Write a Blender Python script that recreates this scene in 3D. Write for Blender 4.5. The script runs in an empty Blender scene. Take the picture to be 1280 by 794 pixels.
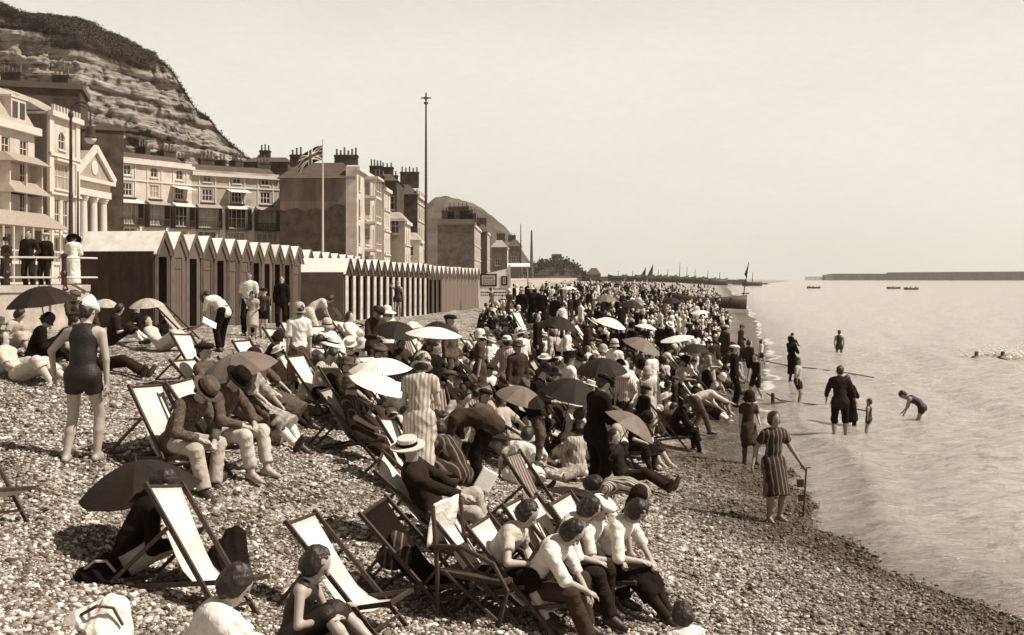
import bpy, bmesh, math, random
import numpy as np
from mathutils import Vector, Matrix, noise
random.seed(7); RS = np.random.RandomState(11)
scene = bpy.context.scene
COL = scene.collection
F, HC, CX, HY = 1372.0, 3.8, 640.0, 347.0        # focal length (px of the 1280 photo), eye height, principal column, horizon row
rad = math.radians

# ------------------------------------------------------------------ naming / linking helpers
def link(o, parent=None):
    COL.objects.link(o)
    if parent is not None: o.parent = parent
    return o
def tag(o, label=None, cat=None, group=None, kind=None):
    if label: o['label'] = label
    if cat: o['category'] = cat
    if group: o['group'] = group
    if kind: o['kind'] = kind
    return o
def empty(name, loc=(0, 0, 0), rz=0, label=None, cat=None, group=None):
    o = bpy.data.objects.new(name, None); o.location = loc; o.rotation_euler = (0, 0, rz)
    o.empty_display_size = .1
    link(o); return tag(o, label, cat, group)
def mesh_from(name, verts, faces, smooth=False):
    me = bpy.data.meshes.new(name)
    me.from_pydata([tuple(map(float, v)) for v in verts], [], [tuple(map(int, f)) for f in faces])
    if smooth: me.polygons.foreach_set('use_smooth', [True] * len(me.polygons))
    me.update(); return me
def mesh_np(name, V, Q, smooth=True):
    """V (n,3) floats, Q (m,k) ints"""
    me = bpy.data.meshes.new(name); k = Q.shape[1]
    me.vertices.add(len(V)); me.vertices.foreach_set('co', np.asarray(V, np.float32).ravel())
    me.loops.add(len(Q) * k); me.loops.foreach_set('vertex_index', np.asarray(Q, np.int32).ravel())
    me.polygons.add(len(Q)); me.polygons.foreach_set('loop_start', np.arange(0, len(Q) * k, k, dtype=np.int32))
    me.polygons.foreach_set('loop_total', np.full(len(Q), k, np.int32))
    me.polygons.foreach_set('use_smooth', np.full(len(Q), smooth, bool))
    me.update(calc_edges=True); me.validate(); return me
def attr(me, name, vals):
    a = me.attributes.new(name, 'FLOAT', 'POINT'); a.data.foreach_set('value', np.asarray(vals, np.float32))
def obj(name, me, m, parent=None):
    o = bpy.data.objects.new(name, me)
    if m is not None:
        for mm in (m if isinstance(m, (list, tuple)) else [m]):
            if len(me.materials) < 1 or isinstance(m, (list, tuple)): me.materials.append(mm)
    return link(o, parent)

class MB:                                          # collects boxes, bars, tubes, lathes into ONE mesh
    def __init__(s): s.v, s.f = [], []
    def add(s, vs, fs):
        n = len(s.v); s.v += [Vector(v) for v in vs]; s.f += [tuple(i + n for i in f) for f in fs]; return s
    def hexa(s, c8): return s.add(c8, [(0, 3, 2, 1), (4, 5, 6, 7), (0, 1, 5, 4), (1, 2, 6, 5), (2, 3, 7, 6), (3, 0, 4, 7)])
    def box(s, x0, x1, y0, y1, z0, z1):
        return s.hexa([(x0, y0, z0), (x1, y0, z0), (x1, y1, z0), (x0, y1, z0), (x0, y0, z1), (x1, y0, z1), (x1, y1, z1), (x0, y1, z1)])
    def bar(s, a, b, w, t, up=(0, 0, 1)):
        a, b = Vector(a), Vector(b); d = (b - a).normalized(); u = Vector(up)
        if abs(d.dot(u)) > .98: u = Vector((0, 1, 0))
        x = d.cross(u).normalized() * w / 2; y = x.normalized().cross(d) * t / 2
        return s.hexa([a - x - y, a + x - y, a + x + y, a - x + y, b - x - y, b + x - y, b + x + y, b - x + y])
    def tube(s, pts, r, n=8, close=True):
        pts = [Vector(p) for p in pts]; rs = r if isinstance(r, (list, tuple)) else [r] * len(pts)
        base = len(s.v); u = None
        for i, p in enumerate(pts):
            d = (pts[min(i + 1, len(pts) - 1)] - pts[max(i - 1, 0)]).normalized()
            if u is None:
                u = d.orthogonal().normalized()
            u = (u - d * u.dot(d)).normalized(); w = d.cross(u)
            for k in range(n):
                a = 2 * math.pi * k / n; s.v.append(p + (u * math.cos(a) + w * math.sin(a)) * rs[i])
        for i in range(len(pts) - 1):
            for k in range(n):
                a = base + i * n + k; b = base + i * n + (k + 1) % n; s.f.append((a, b, b + n, a + n))
        if close:
            s.f.append(tuple(base + k for k in range(n))[::-1]); m = base + (len(pts) - 1) * n; s.f.append(tuple(m + k for k in range(n)))
        return s
    def lathe(s, prof, n=16, M=None, c=(0, 0, 0)):
        base = len(s.v); c = Vector(c)
        for (r, z) in prof:
            for k in range(n):
                a = 2 * math.pi * k / n; v = Vector((r * math.cos(a), r * math.sin(a), z))
                s.v.append((M @ v) if M is not None else v + c)
        for i in range(len(prof) - 1):
            for k in range(n):
                a = base + i * n + k; b = base + i * n + (k + 1) % n; s.f.append((a, b, b + n, a + n))
        s.f.append(tuple(base + k for k in range(n))[::-1]); m = base + (len(prof) - 1) * n; s.f.append(tuple(m + k for k in range(n)))
        return s
    def mesh(s, name, smooth=False): return mesh_from(name, s.v, s.f, smooth)
    def build(s, name, m, parent=None, smooth=False): return obj(name, s.mesh(name, smooth), m, parent)

class Frame:                                       # a facade frame: s along the wall, n outward, z up (world)
    def __init__(s, p0, p1):
        s.p0 = Vector((p0[0], p0[1], 0)); d = Vector((p1[0] - p0[0], p1[1] - p0[1], 0)); s.L = d.length; s.u = d.normalized()
        s.n = Vector((s.u.y, -s.u.x, 0))
    def pt(s, a, n, z): return s.p0 + s.u * a + s.n * n + Vector((0, 0, z))
    def box(s, mb, a0, a1, n0, n1, z0, z1):
        P_ = s.pt
        return mb.hexa([P_(a0, n1, z0), P_(a1, n1, z0), P_(a1, n0, z0), P_(a0, n0, z0), P_(a0, n1, z1), P_(a1, n1, z1), P_(a1, n0, z1), P_(a0, n0, z1)])

# ------------------------------------------------------------------ sepia palette + materials
def sep(v):
    t = max(v, 0.0005) ** .35
    return (v, v * min(1, .45 + .52 * t), v * min(1, .19 + .70 * t), 1)
MATS = {}
def mat(name, v, rough=.8, var=.25, scale=6., bump=.0, bscale=40., spec=.25, coords='Object', v2=None, stretch=None, metal=0):
    if name in MATS: return MATS[name]
    m = bpy.data.materials.new(name); m.use_nodes = True; nt = m.node_tree; N = nt.nodes; L = nt.links
    b = N['Principled BSDF']; b.inputs['Roughness'].default_value = rough; b.inputs['Specular IOR Level'].default_value = spec
    b.inputs['Metallic'].default_value = metal
    tc = N.new('ShaderNodeTexCoord'); src = tc.outputs[coords]
    if stretch:
        mp = N.new('ShaderNodeMapping'); mp.inputs['Scale'].default_value = stretch; L.new(src, mp.inputs[0]); src = mp.outputs[0]
    n = N.new('ShaderNodeTexNoise'); n.inputs['Scale'].default_value = scale; n.inputs['Detail'].default_value = 5; n.inputs['Roughness'].default_value = .62
    L.new(src, n.inputs['Vector'])
    r = N.new('ShaderNodeValToRGB'); r.color_ramp.elements[0].position = .3; r.color_ramp.elements[1].position = .7
    r.color_ramp.elements[0].color = sep(v * (1 - var)); r.color_ramp.elements[1].color = sep(min(.86, (v2 or v * (1 + var))))
    L.new(n.outputs['Fac'], r.inputs[0]); L.new(r.outputs[0], b.inputs['Base Color'])
    if bump:
        n2 = N.new('ShaderNodeTexNoise'); n2.inputs['Scale'].default_value = bscale; n2.inputs['Detail'].default_value = 4; n2.inputs['Distortion'].default_value = 1.2 if name.startswith('cloth') or name.startswith('canvas') else 0
        L.new(src, n2.inputs['Vector']); bp = N.new('ShaderNodeBump'); bp.inputs['Strength'].default_value = bump; bp.inputs['Distance'].default_value = .035 if name.startswith('cloth') else .02
        L.new(n2.outputs['Fac'], bp.inputs['Height']); L.new(bp.outputs[0], b.inputs['Normal'])
    MATS[name] = m; return m
def stripe_mat(name, va, vb, freq, axis=0, duty=.5, rough=.85):
    if name in MATS: return MATS[name]
    m = bpy.data.materials.new(name); m.use_nodes = True; nt = m.node_tree; N = nt.nodes; L = nt.links
    b = N['Principled BSDF']; b.inputs['Roughness'].default_value = rough; b.inputs['Specular IOR Level'].default_value = .15
    tc = N.new('ShaderNodeTexCoord'); sp = N.new('ShaderNodeSeparateXYZ'); L.new(tc.outputs['Object'], sp.inputs[0])
    ns = N.new('ShaderNodeTexNoise'); ns.inputs['Scale'].default_value = 5; L.new(tc.outputs['Object'], ns.inputs['Vector'])
    a = N.new('ShaderNodeMath'); a.operation = 'MULTIPLY_ADD'; a.inputs[1].default_value = .035; L.new(ns.outputs['Fac'], a.inputs[0]); L.new(sp.outputs[axis], a.inputs[2])
    mu = N.new('ShaderNodeMath'); mu.operation = 'MULTIPLY'; mu.inputs[1].default_value = freq; L.new(a.outputs[0], mu.inputs[0])
    fr = N.new('ShaderNodeMath'); fr.operation = 'FRACT'; L.new(mu.outputs[0], fr.inputs[0])
    r = N.new('ShaderNodeValToRGB'); r.color_ramp.interpolation = 'CONSTANT'
    r.color_ramp.elements[0].color = sep(va); r.color_ramp.elements[1].position = duty; r.color_ramp.elements[1].color = sep(vb)
    L.new(fr.outputs[0], r.inputs[0]); L.new(r.outputs[0], b.inputs['Base Color']); MATS[name] = m; return m
def setup_mats():
    M = {}
    M['skin'] = mat('skin', .38, .5, .1, 9, spec=.35)
    M['skin_dark'] = mat('skin_tanned', .25, .5, .1, 9, spec=.35)
    M['hair'] = mat('hair', .024, .5, .5, 30, .5, 45, spec=.4, stretch=(1, 1, .15))
    M['hair_light'] = mat('hair_light', .12, .55, .3, 60, .4, 180)
    M['lip'] = mat('lip', .12, .5)
    M['eye'] = mat('eye', .03, .3)
    for k, v in dict(black=.01, dark=.022, charcoal=.045, grey=.07, mid=.095, pale=.4, cream=.5, white=.68).items():
        M[k] = mat('cloth_' + k, v, .9, {'pale': .15, 'mid': .4, 'grey': .4, 'cream': .1}.get(k, .2), {'pale': 24, 'mid': 20, 'grey': 22}.get(k, 6), .6, 9, spec=.1)
    M['check'] = mat('cloth_check', .1, .9, .7, 38, .3, 60, spec=.1)
    M['print'] = mat('cloth_print', .3, .9, .7, 16, .3, 60, spec=.1)
    M['stripe'] = stripe_mat('cloth_stripe', .5, .3, 21, 0, .55)
    M['stripe_dark'] = stripe_mat('cloth_stripe_dark', .17, .035, 14, 0, .25)
    M['stripe_fine'] = stripe_mat('cloth_stripe_fine', .45, .07, 30, 0, .5)
    M['chair_stripe'] = stripe_mat('canvas_stripe', .28, .09, 13, 0, .5)
    M['swim'] = mat('swim_cloth', .022, .6, .25, 8, .4, 50, spec=.35)
    M['canvas'] = mat('canvas_white', .62, .9, .22, 3, .7, 7, spec=.1)
    M['canvas_grey'] = mat('canvas_grey', .36, .9, .15, 9, .15, 90, spec=.1)
    M['wood'] = mat('wood_dark', .055, .55, .4, 22, .4, 60, stretch=(1, 1, .2))
    M['wood_pale'] = mat('wood_pale', .3, .6, .35, 22, .3, 60, stretch=(1, 1, .2))
    M['umb_black'] = mat('umbrella_black', .02, .75, .25, 6, .5, 9, spec=.2)
    M['umb_grey'] = mat('umbrella_grey', .16, .6, .2, 6, .2, 30, spec=.25)
    M['umb_white'] = mat('umbrella_white', .7, .8, .1, 6, .15, 30)
    M['umb_paper'] = mat('umbrella_paper', .38, .7, .35, 9, .15, 30)
    M['metal'] = mat('metal_dark', .06, .4, .2, 12, metal=.6)
    M['straw'] = mat('straw', .62, .8, .12, 60, .4, 120)
    M['straw_dark'] = mat('straw_dark', .25, .8, .2, 60, .4, 120)
    M['leather'] = mat('leather', .04, .45, .3, 20, .2, 40, spec=.4)
    M['paper'] = mat('paper', .76, .8, .12, 30, .05)
    return M
M = setup_mats()

# ------------------------------------------------------------------ terrain
SH = np.array([(-30, 12.5), (-5, 10.5), (5, 8.0), (9, 6.6), (12.2, 5.6), (16.7, 4.55), (24.5, 5.5), (34, 7.6), (50.6, 11.8), (90, 20.0), (158, 33), (300, 60), (474, 92), (800, 190), (1300, 330), (3000, 620)], float)
PL = np.array([(-30, 2.5), (28, 2.42), (36, 2.2), (45, 2.05), (72, 1.85), (110, 1.8), (400, 2.0), (800, 1.8), (3000, 1.8)], float)
PRN = np.array([(-400, -9), (-60, -4.2), (-10, -1.0), (0, 0), (2, .14), (5.6, .46), (7.5, .76), (9.3, 1.16), (10.5, 1.42), (13, 1.95), (17, 2.3), (400, 2.45)], float)
PR = np.array([(-400, -9), (-60, -4.2), (-10, -1.0), (0, 0), (2, .24), (5, .86), (9.5, 1.86), (13, 2.25), (20, 2.4), (400, 2.45)], float)
def shore_x(Y): return np.interp(Y, SH[:, 0], SH[:, 1])
def hgt(X, Y):
    X = np.asarray(X, float); Y = np.asarray(Y, float)
    u = (shore_x(Y) - X) / (1 + np.clip(Y - 90, 0, 1e9) / 250.)
    z = np.interp(u, PR[:, 0], PR[:, 1]); nb = np.clip((13.5 - Y) / 3.5, 0, 1); nb = nb * nb * (3 - 2 * nb); z = z + (np.interp(u, PRN[:, 0], PRN[:, 1]) - z) * nb
    z = np.where(z > 0, z * np.interp(Y, PL[:, 0], PL[:, 1]) / 2.42, z)
    a = np.clip(u / 4, 0, 1) / (1 + np.clip(Y - 60, 0, 1e9) / 200.)
    z = z + a * (.05 * np.sin(X * 1.3 + .4 * Y) * np.sin(Y * .9 + 1) + .03 * np.sin(X * 3.1 - Y * 1.7) + .02 * np.sin(X * 5.3 + Y * 4.1))
    b = a * np.clip(1.3 - Y / 60, 0, 1); q = np.sin(X * 9.1 + 2.3 * np.sin(Y * 3.7)) * np.sin(Y * 8.3 + 2.1 * np.sin(X * 4.3)); z = z + b * (.016 * np.sin(X * 6.3 + 4.7 * Y + 2 * np.sin(X * 2.9)) - .03 * np.clip(q - .45, 0, 1))
    return z + .018 * np.sin(Y * 1.9 + X * .7) * np.clip(1 - np.abs(u) / 3, 0, 1)
def hz(x, y): return float(hgt(x, y))
YG = np.geomspace(3., 900., 700)
def at(px, py, base=None):
    """world point where the photo's pixel meets the beach (or the level z=base)"""
    if base is not None:
        Y = F * (HC - base) / (py - HY); return Vector(((px - CX) / F * Y, Y, base))
    t = (px - CX) / F; zt = np.maximum(hgt(t * YG, YG), -.35); g = (HC - (py - HY) / F * YG) - zt; k = int(np.argmax(g <= 0)) or len(YG) - 1
    a, b = g[k - 1], g[k]; Y = float(YG[k - 1] + (YG[k] - YG[k - 1]) * a / (a - b if a != b else 1)); X = t * Y
    return Vector((X, Y, max(hz(X, Y), -.35)))
def pxz(px, py, Y): return Vector(((px - CX) / F * Y, Y, HC - (py - HY) / F * Y))
def slope_rot(x, y, rz, k=1.):
    e = .25; nx = -(hz(x + e, y) - hz(x - e, y)) / (2 * e) * k; ny = -(hz(x, y + e) - hz(x, y - e)) / (2 * e) * k
    q = Vector((0, 0, 1)).rotation_difference(Vector((nx, ny, 1)).normalized())
    return (q.to_matrix() @ Matrix.Rotation(rz, 3, 'Z')).to_euler()
# ------------------------------------------------------------------ implicit-surface figures
def prim_cone(a, b, ra, rb, k=.03, flat=None, ff=1., cap=False):
    return ('c', np.array(a, float), np.array(b, float), ra, rb, k, None if flat is None else np.array(flat, float), ff, cap)
def prim_ell(c, R, r, k=.02):
    return ('e', np.array(c, float), np.array(R, float), np.array(r, float), k)
def sdf_mesh(name, prims, h, folds=0.):
    los, his = [], []
    for p in prims:
        if p[0] == 'c':
            r = max(p[3], p[4]); los.append(np.minimum(p[1], p[2]) - r); his.append(np.maximum(p[1], p[2]) + r)
        else: los.append(p[1] - p[3].max()); his.append(p[1] + p[3].max())
    lo = np.min(los, 0) - 3 * h; hi = np.max(his, 0) + 3 * h
    n = np.ceil((hi - lo) / h).astype(int) + 1
    A = np.full(n, .5, np.float32)
    ax = [lo[i] + h * np.arange(n[i]) for i in range(3)]
    for p, l, u in zip(prims, los, his):
        k = p[5] if p[0] == 'c' else p[4]; m = k + 2.6 * h
        i0 = np.maximum(((l - m - lo) / h).astype(int), 0); i1 = np.minimum(((u + m - lo) / h).astype(int) + 2, n)
        X = ax[0][i0[0]:i1[0], None, None]; Y = ax[1][None, i0[1]:i1[1], None]; Z = ax[2][None, None, i0[2]:i1[2]]
        if p[0] == 'c':
            a, b = p[1], p[2]; x, y, z = X - a[0], Y - a[1], Z - a[2]; d = b - a; L2 = max(d @ d, 1e-9)
            t = np.clip((x * d[0] + y * d[1] + z * d[2]) / L2, 0, 1); r = p[3] + (p[4] - p[3]) * t
            qx, qy, qz = x - t * d[0], y - t * d[1], z - t * d[2]
            if p[6] is not None:
                f = p[6]; s = (qx * f[0] + qy * f[1] + qz * f[2]) * (1 / p[7] - 1); qx, qy, qz = qx + s * f[0], qy + s * f[1], qz + s * f[2]
            D = np.sqrt(qx * qx + qy * qy + qz * qz) - r
            if p[6] is not None: D = D * (.5 + .5 * p[7])
            if p[8]:
                e = d / math.sqrt(L2); D = np.maximum(D, (x - d[0]) * e[0] + (y - d[1]) * e[1] + (z - d[2]) * e[2])
        else:
            c, R, r = p[1], p[2], p[3]; x, y, z = X - c[0], Y - c[1], Z - c[2]
            q = [x * R[0][i] + y * R[1][i] + z * R[2][i] for i in range(3)]
            k0 = np.sqrt(sum((q[i] / r[i]) ** 2 for i in range(3))); k1 = np.sqrt(sum((q[i] / r[i] ** 2) ** 2 for i in range(3))) + 1e-6
            D = k0 * (k0 - 1) / k1
        sl = tuple(slice(i0[i], i1[i]) for i in range(3)); S = A[sl]
        w = np.clip(.5 + .5 * (S - D) / k, 0, 1); A[sl] = S + (D - S) * w - k * w * (1 - w)
    # surface nets
    neg = A < 0
    c8 = [(0, 0, 0), (1, 0, 0), (0, 1, 0), (1, 1, 0), (0, 0, 1), (1, 0, 1), (0, 1, 1), (1, 1, 1)]
    def sh(B, c): return B[c[0]:B.shape[0] - 1 + c[0], c[1]:B.shape[1] - 1 + c[1], c[2]:B.shape[2] - 1 + c[2]]
    cnt = sum(sh(neg, c).astype(np.int8) for c in c8); act = (cnt > 0) & (cnt < 8)
    idx = np.argwhere(act); ID = np.full(act.shape, -1, np.int32); ID[act] = np.arange(len(idx))
    vals = np.stack([A[idx[:, 0] + c[0], idx[:, 1] + c[1], idx[:, 2] + c[2]] for c in c8], 1)
    acc = np.zeros((len(idx), 3)); num = np.zeros(len(idx))
    for i in range(8):
        for j in range(i + 1, 8):
            ci, cj = np.array(c8[i]), np.array(c8[j])
            if np.abs(ci - cj).sum() != 1: continue
            a, b = vals[:, i], vals[:, j]; m = (a < 0) != (b < 0); t = a[m] / (a[m] - b[m])
            acc[m] += ci + (cj - ci) * t[:, None]; num[m] += 1
    V = lo + h * (idx + acc / num[:, None])
    Q = []
    for axn in range(3):
        o1, o2 = (axn + 1) % 3, (axn + 2) % 3
        s0 = [slice(1, -1)] * 3; s0[axn] = slice(0, -1); s1 = list(s0); s1[axn] = slice(1, None)
        a = neg[tuple(s0)]; b = neg[tuple(s1)]; e = np.argwhere(a != b)
        if not len(e): continue
        off = np.ones(3, int); off[axn] = 0; g = e + off
        fl = a[tuple(e.T)]
        def cell(d1, d2):
            q = g.copy(); q[:, o1] += d1; q[:, o2] += d2; return ID[q[:, 0], q[:, 1], q[:, 2]]
        q = np.stack([cell(-1, -1), cell(0, -1), cell(0, 0), cell(-1, 0)], 1)
        q[~fl] = q[~fl][:, ::-1]; Q.append(q)
    Q = np.concatenate(Q); Q = Q[(Q >= 0).all(1)]
    if folds >= .015:
        x, y, z = V[:, 0], V[:, 1], V[:, 2]; cen = V.mean(0); d = V - cen; d /= (np.linalg.norm(d, axis=1)[:, None] + 1e-6)
        V = V + d * (np.sin(75 * x + 3 * np.sin(40 * z)) * np.sin(60 * y + 2 * np.sin(33 * z)) * .006 + np.sin(31 * x + 24 * z) * np.sin(27 * y + 1) * .008)[:, None]
    elif folds:
        x, y, z = V[:, 0], V[:, 1], V[:, 2]
        ph = np.sin(26 * x + 9 * z + 2.2 * np.sin(8 * z + 5 * y)) * np.sin(21 * y - 7 * z + 1.9 * np.sin(9 * x + 3)) + .7 * np.sin(30 * z + 16 * x - 12 * y + 2 * np.sin(11 * x))
        ph = 1 - np.abs(ph) * 1.3; cen = V.mean(0); d = V - cen; d[:, 2] *= .25; d /= (np.linalg.norm(d, axis=1)[:, None] + 1e-6)
        V = V + d * (ph * folds)[:, None]
    return mesh_np(name, V, Q)

V3 = lambda *a: np.array(a, float)
def nrm(v): return v / (np.linalg.norm(v) + 1e-9)
def ik(a, t, l1, l2, pole):
    d = t - a; D = np.linalg.norm(d)
    if D > (l1 + l2) * .995: t = a + d / D * (l1 + l2) * .995; d = t - a; D = np.linalg.norm(d)
    x = (l1 * l1 - l2 * l2 + D * D) / (2 * D); hh = math.sqrt(max(l1 * l1 - x * x, 0)); u = d / D
    pl = np.array(pole, float); pl = pl - u * (pl @ u); return a + u * x + nrm(pl) * hh, t
def dv(deg, side=0):
    a = rad(deg); v = V3(side, math.sin(a), math.cos(a)); return nrm(v)
# pose: P pelvis, lean, curl, hp head pitch, hy head yaw, LH/RH wrists (None = hanging), LF/RF ankles, elbow poles, knee pole
POSES = dict(
    stand=dict(P=(0, 0, .93), lean=0, LF=(-.11, 0, .08), RF=(.11, .03, .08)),
    stand_ease=dict(P=(.03, 0, .92), lean=2, side=-.03, LF=(-.14, .06, .08), RF=(.1, -.03, .08), LH=(-.2, .2, .98), hp=12),
    walk=dict(P=(0, 0, .91), lean=4, LF=(-.09, -.24, .11), RF=(.09, .26, .08), LH=(-.25, .2, .86), RH=(.25, -.18, .86)),
    akimbo=dict(P=(.02, 0, .92), lean=3, curl=6, hp=14, LF=(-.15, -.02, .08), RF=(.13, .1, .08), LH=(-.37, .16, .93), RH=(.27, .05, .74), eL=(-1, -.2, 0), eR=(1, -.5, 0), hy=10),
    brow=dict(P=(0, 0, .93), lean=-3, LF=(-.1, 0, .08), RF=(.12, .05, .08), RH=(.13, .2, 1.6), LH=(-.24, .02, .82), eR=(1, .4, .3), eL=(-1, -.3, 0)),
    arms_front=dict(P=(0, 0, .93), lean=4, curl=6, hp=22, LF=(-.11, 0, .08), RF=(.11, .05, .08), LH=(-.12, .32, 1.08), RH=(.12, .32, 1.1)),
    carry=dict(P=(0, 0, .93), lean=-5, LF=(-.11, 0, .08), RF=(.11, .05, .08), LH=(-.1, .27, 1.25), RH=(.12, .27, 1.2)),
    bend=dict(P=(0, -.16, .9), lean=66, curl=30, hp=5, LF=(-.12, -.05, .08), RF=(.12, .1, .08), LH=(-.1, .55, .42), RH=(.12, .5, .4), kp=(0, 1, .1)),
    bend_half=dict(P=(0, -.12, .92), lean=38, curl=28, hp=10, LF=(-.14, -.1, .08), RF=(.12, .12, .08), LH=(-.1, .48, .72), RH=(.14, .45, .66), kp=(0, 1, .1)),
    bend_reach=dict(P=(0, -.15, .88), lean=62, curl=20, hp=-15, LF=(-.12, -.16, .08), RF=(.12, .2, .08), LH=(-.15, .6, .6), RH=(.2, .85, .75), kp=(0, 1, .1)),
    hand_down=dict(P=(0, 0, .92), lean=4, side=.04, LF=(-.11, 0, .08), RF=(.11, .04, .08), RH=(.48, .12, .76), LH=(-.3, -.05, .8), eL=(-1, -.6, 0)),
    holdout=dict(P=(0, 0, .93), lean=0, LF=(-.12, -.02, .08), RF=(.1, .03, .08), RH=(.5, .2, .98), LH=(-.4, .05, .98), eR=(.4, -.6, -1), eL=(-.3, -.8, -.3), hp=10),
    sit=dict(P=(0, 0, .13), lean=4, curl=16, hp=8, LF=(-.13, .72, .07), RF=(.12, .62, .07), LH=(-.14, .4, .4), RH=(.16, .36, .36), kp=(0, 0, 1), ground=1),
    sit_back=dict(P=(0, 0, .13), lean=-26, curl=12, hp=16, LF=(-.1, .84, .07), RF=(.12, .8, .07), LH=(-.27, -.3, .08), RH=(.28, -.26, .08), kp=(0, 0, 1), eL=(-.6, -1, 0), eR=(.6, -1, 0), ground=1),
    hug=dict(P=(0, 0, .13), lean=22, curl=22, hp=-4, LF=(-.1, .46, .07), RF=(.1, .5, .07), LH=(-.03, .5, .3), RH=(.05, .5, .33), kp=(0, 0, 1), ground=1),
    sideleg=dict(P=(0, 0, .13), lean=6, side=-.1, curl=12, hp=14, LF=(.3, .34, .06), RF=(.52, .22, .06), LH=(-.3, .12, .08), RH=(.1, .34, .22), kp=(-.3, 1, .35), ground=1),
    lie=dict(P=(0, 0, .12), lean=-84, curl=12, hp=12, LF=(-.1, .84, .07), RF=(.1, .8, .07), LH=(-.1, -.16, .26), RH=(.2, -.1, .24), kp=(0, 0, 1), eL=(-1, 0, 0), eR=(1, 0, 0), ground=1),
    lie_side=dict(P=(0, 0, .13), lean=-58, curl=20, side=-.2, hp=25, LF=(-.08, .8, .06), RF=(.18, .62, .07), LH=(-.32, -.3, .07), RH=(.14, .1, .2), kp=(0, .2, 1), eL=(-.6, -1, 0), ground=1),
    recline=dict(P=(0, .06, .36), lean=-36, curl=14, hp=20, LF=(-.12, .82, .07), RF=(.12, .9, .07), LH=(-.2, .3, .5), RH=(.2, .28, .5), kp=(0, 0, 1), eL=(-1, -.5, -.2), eR=(1, -.5, -.2), ground=1),
    read=dict(P=(0, .08, .38), lean=-16, curl=30, hp=24, LF=(-.13, .66, .07), RF=(.13, .62, .07), LH=(-.12, .42, .55), RH=(.12, .42, .57), kp=(0, 0, 1), eL=(-1, -.2, -.4), eR=(1, -.2, -.4), ground=1),
    upright=dict(P=(0, .06, .38), lean=4, curl=20, hp=10, LF=(-.12, .6, .07), RF=(.12, .7, .07), LH=(-.08, .5, .52), RH=(.1, .46, .55), kp=(0, 0, 1), eL=(-1, -.3, -.4), eR=(1, -.3, -.4), ground=1),
    squat=dict(P=(0, -.12, .3), lean=28, curl=20, hp=0, LF=(-.13, .03, .08), RF=(.13, .06, .08), LH=(-.1, .42, .16), RH=(.12, .38, .2), kp=(0, 1, .5), ground=1),
    kneel=dict(P=(0, -.1, .5), lean=14, curl=14, hp=16, LF=(-.11, -.42, .06), RF=(.11, -.42, .06), LH=(-.12, .3, .5), RH=(.14, .3, .52), kp=(0, 1, -.4), ground=1),
    wade=dict(P=(0, 0, .93), lean=10, LF=(-.13, -.12, .08), RF=(.13, .14, .08), LH=(-.35, .2, .95), RH=(.36, .15, .98), eL=(-.4, -.8, -.2), eR=(.4, -.8, -.2)),
    swim=dict(P=(0, 0, 0), lean=80, curl=-20, hp=-50, LF=(-.1, -.85, 0), RF=(.1, -.85, -.08), LH=(-.3, .75, .02), RH=(.3, .7, .02), kp=(0, 0, -1), eL=(-1, 0, 0), eR=(1, 0, 0)),
)
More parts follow.
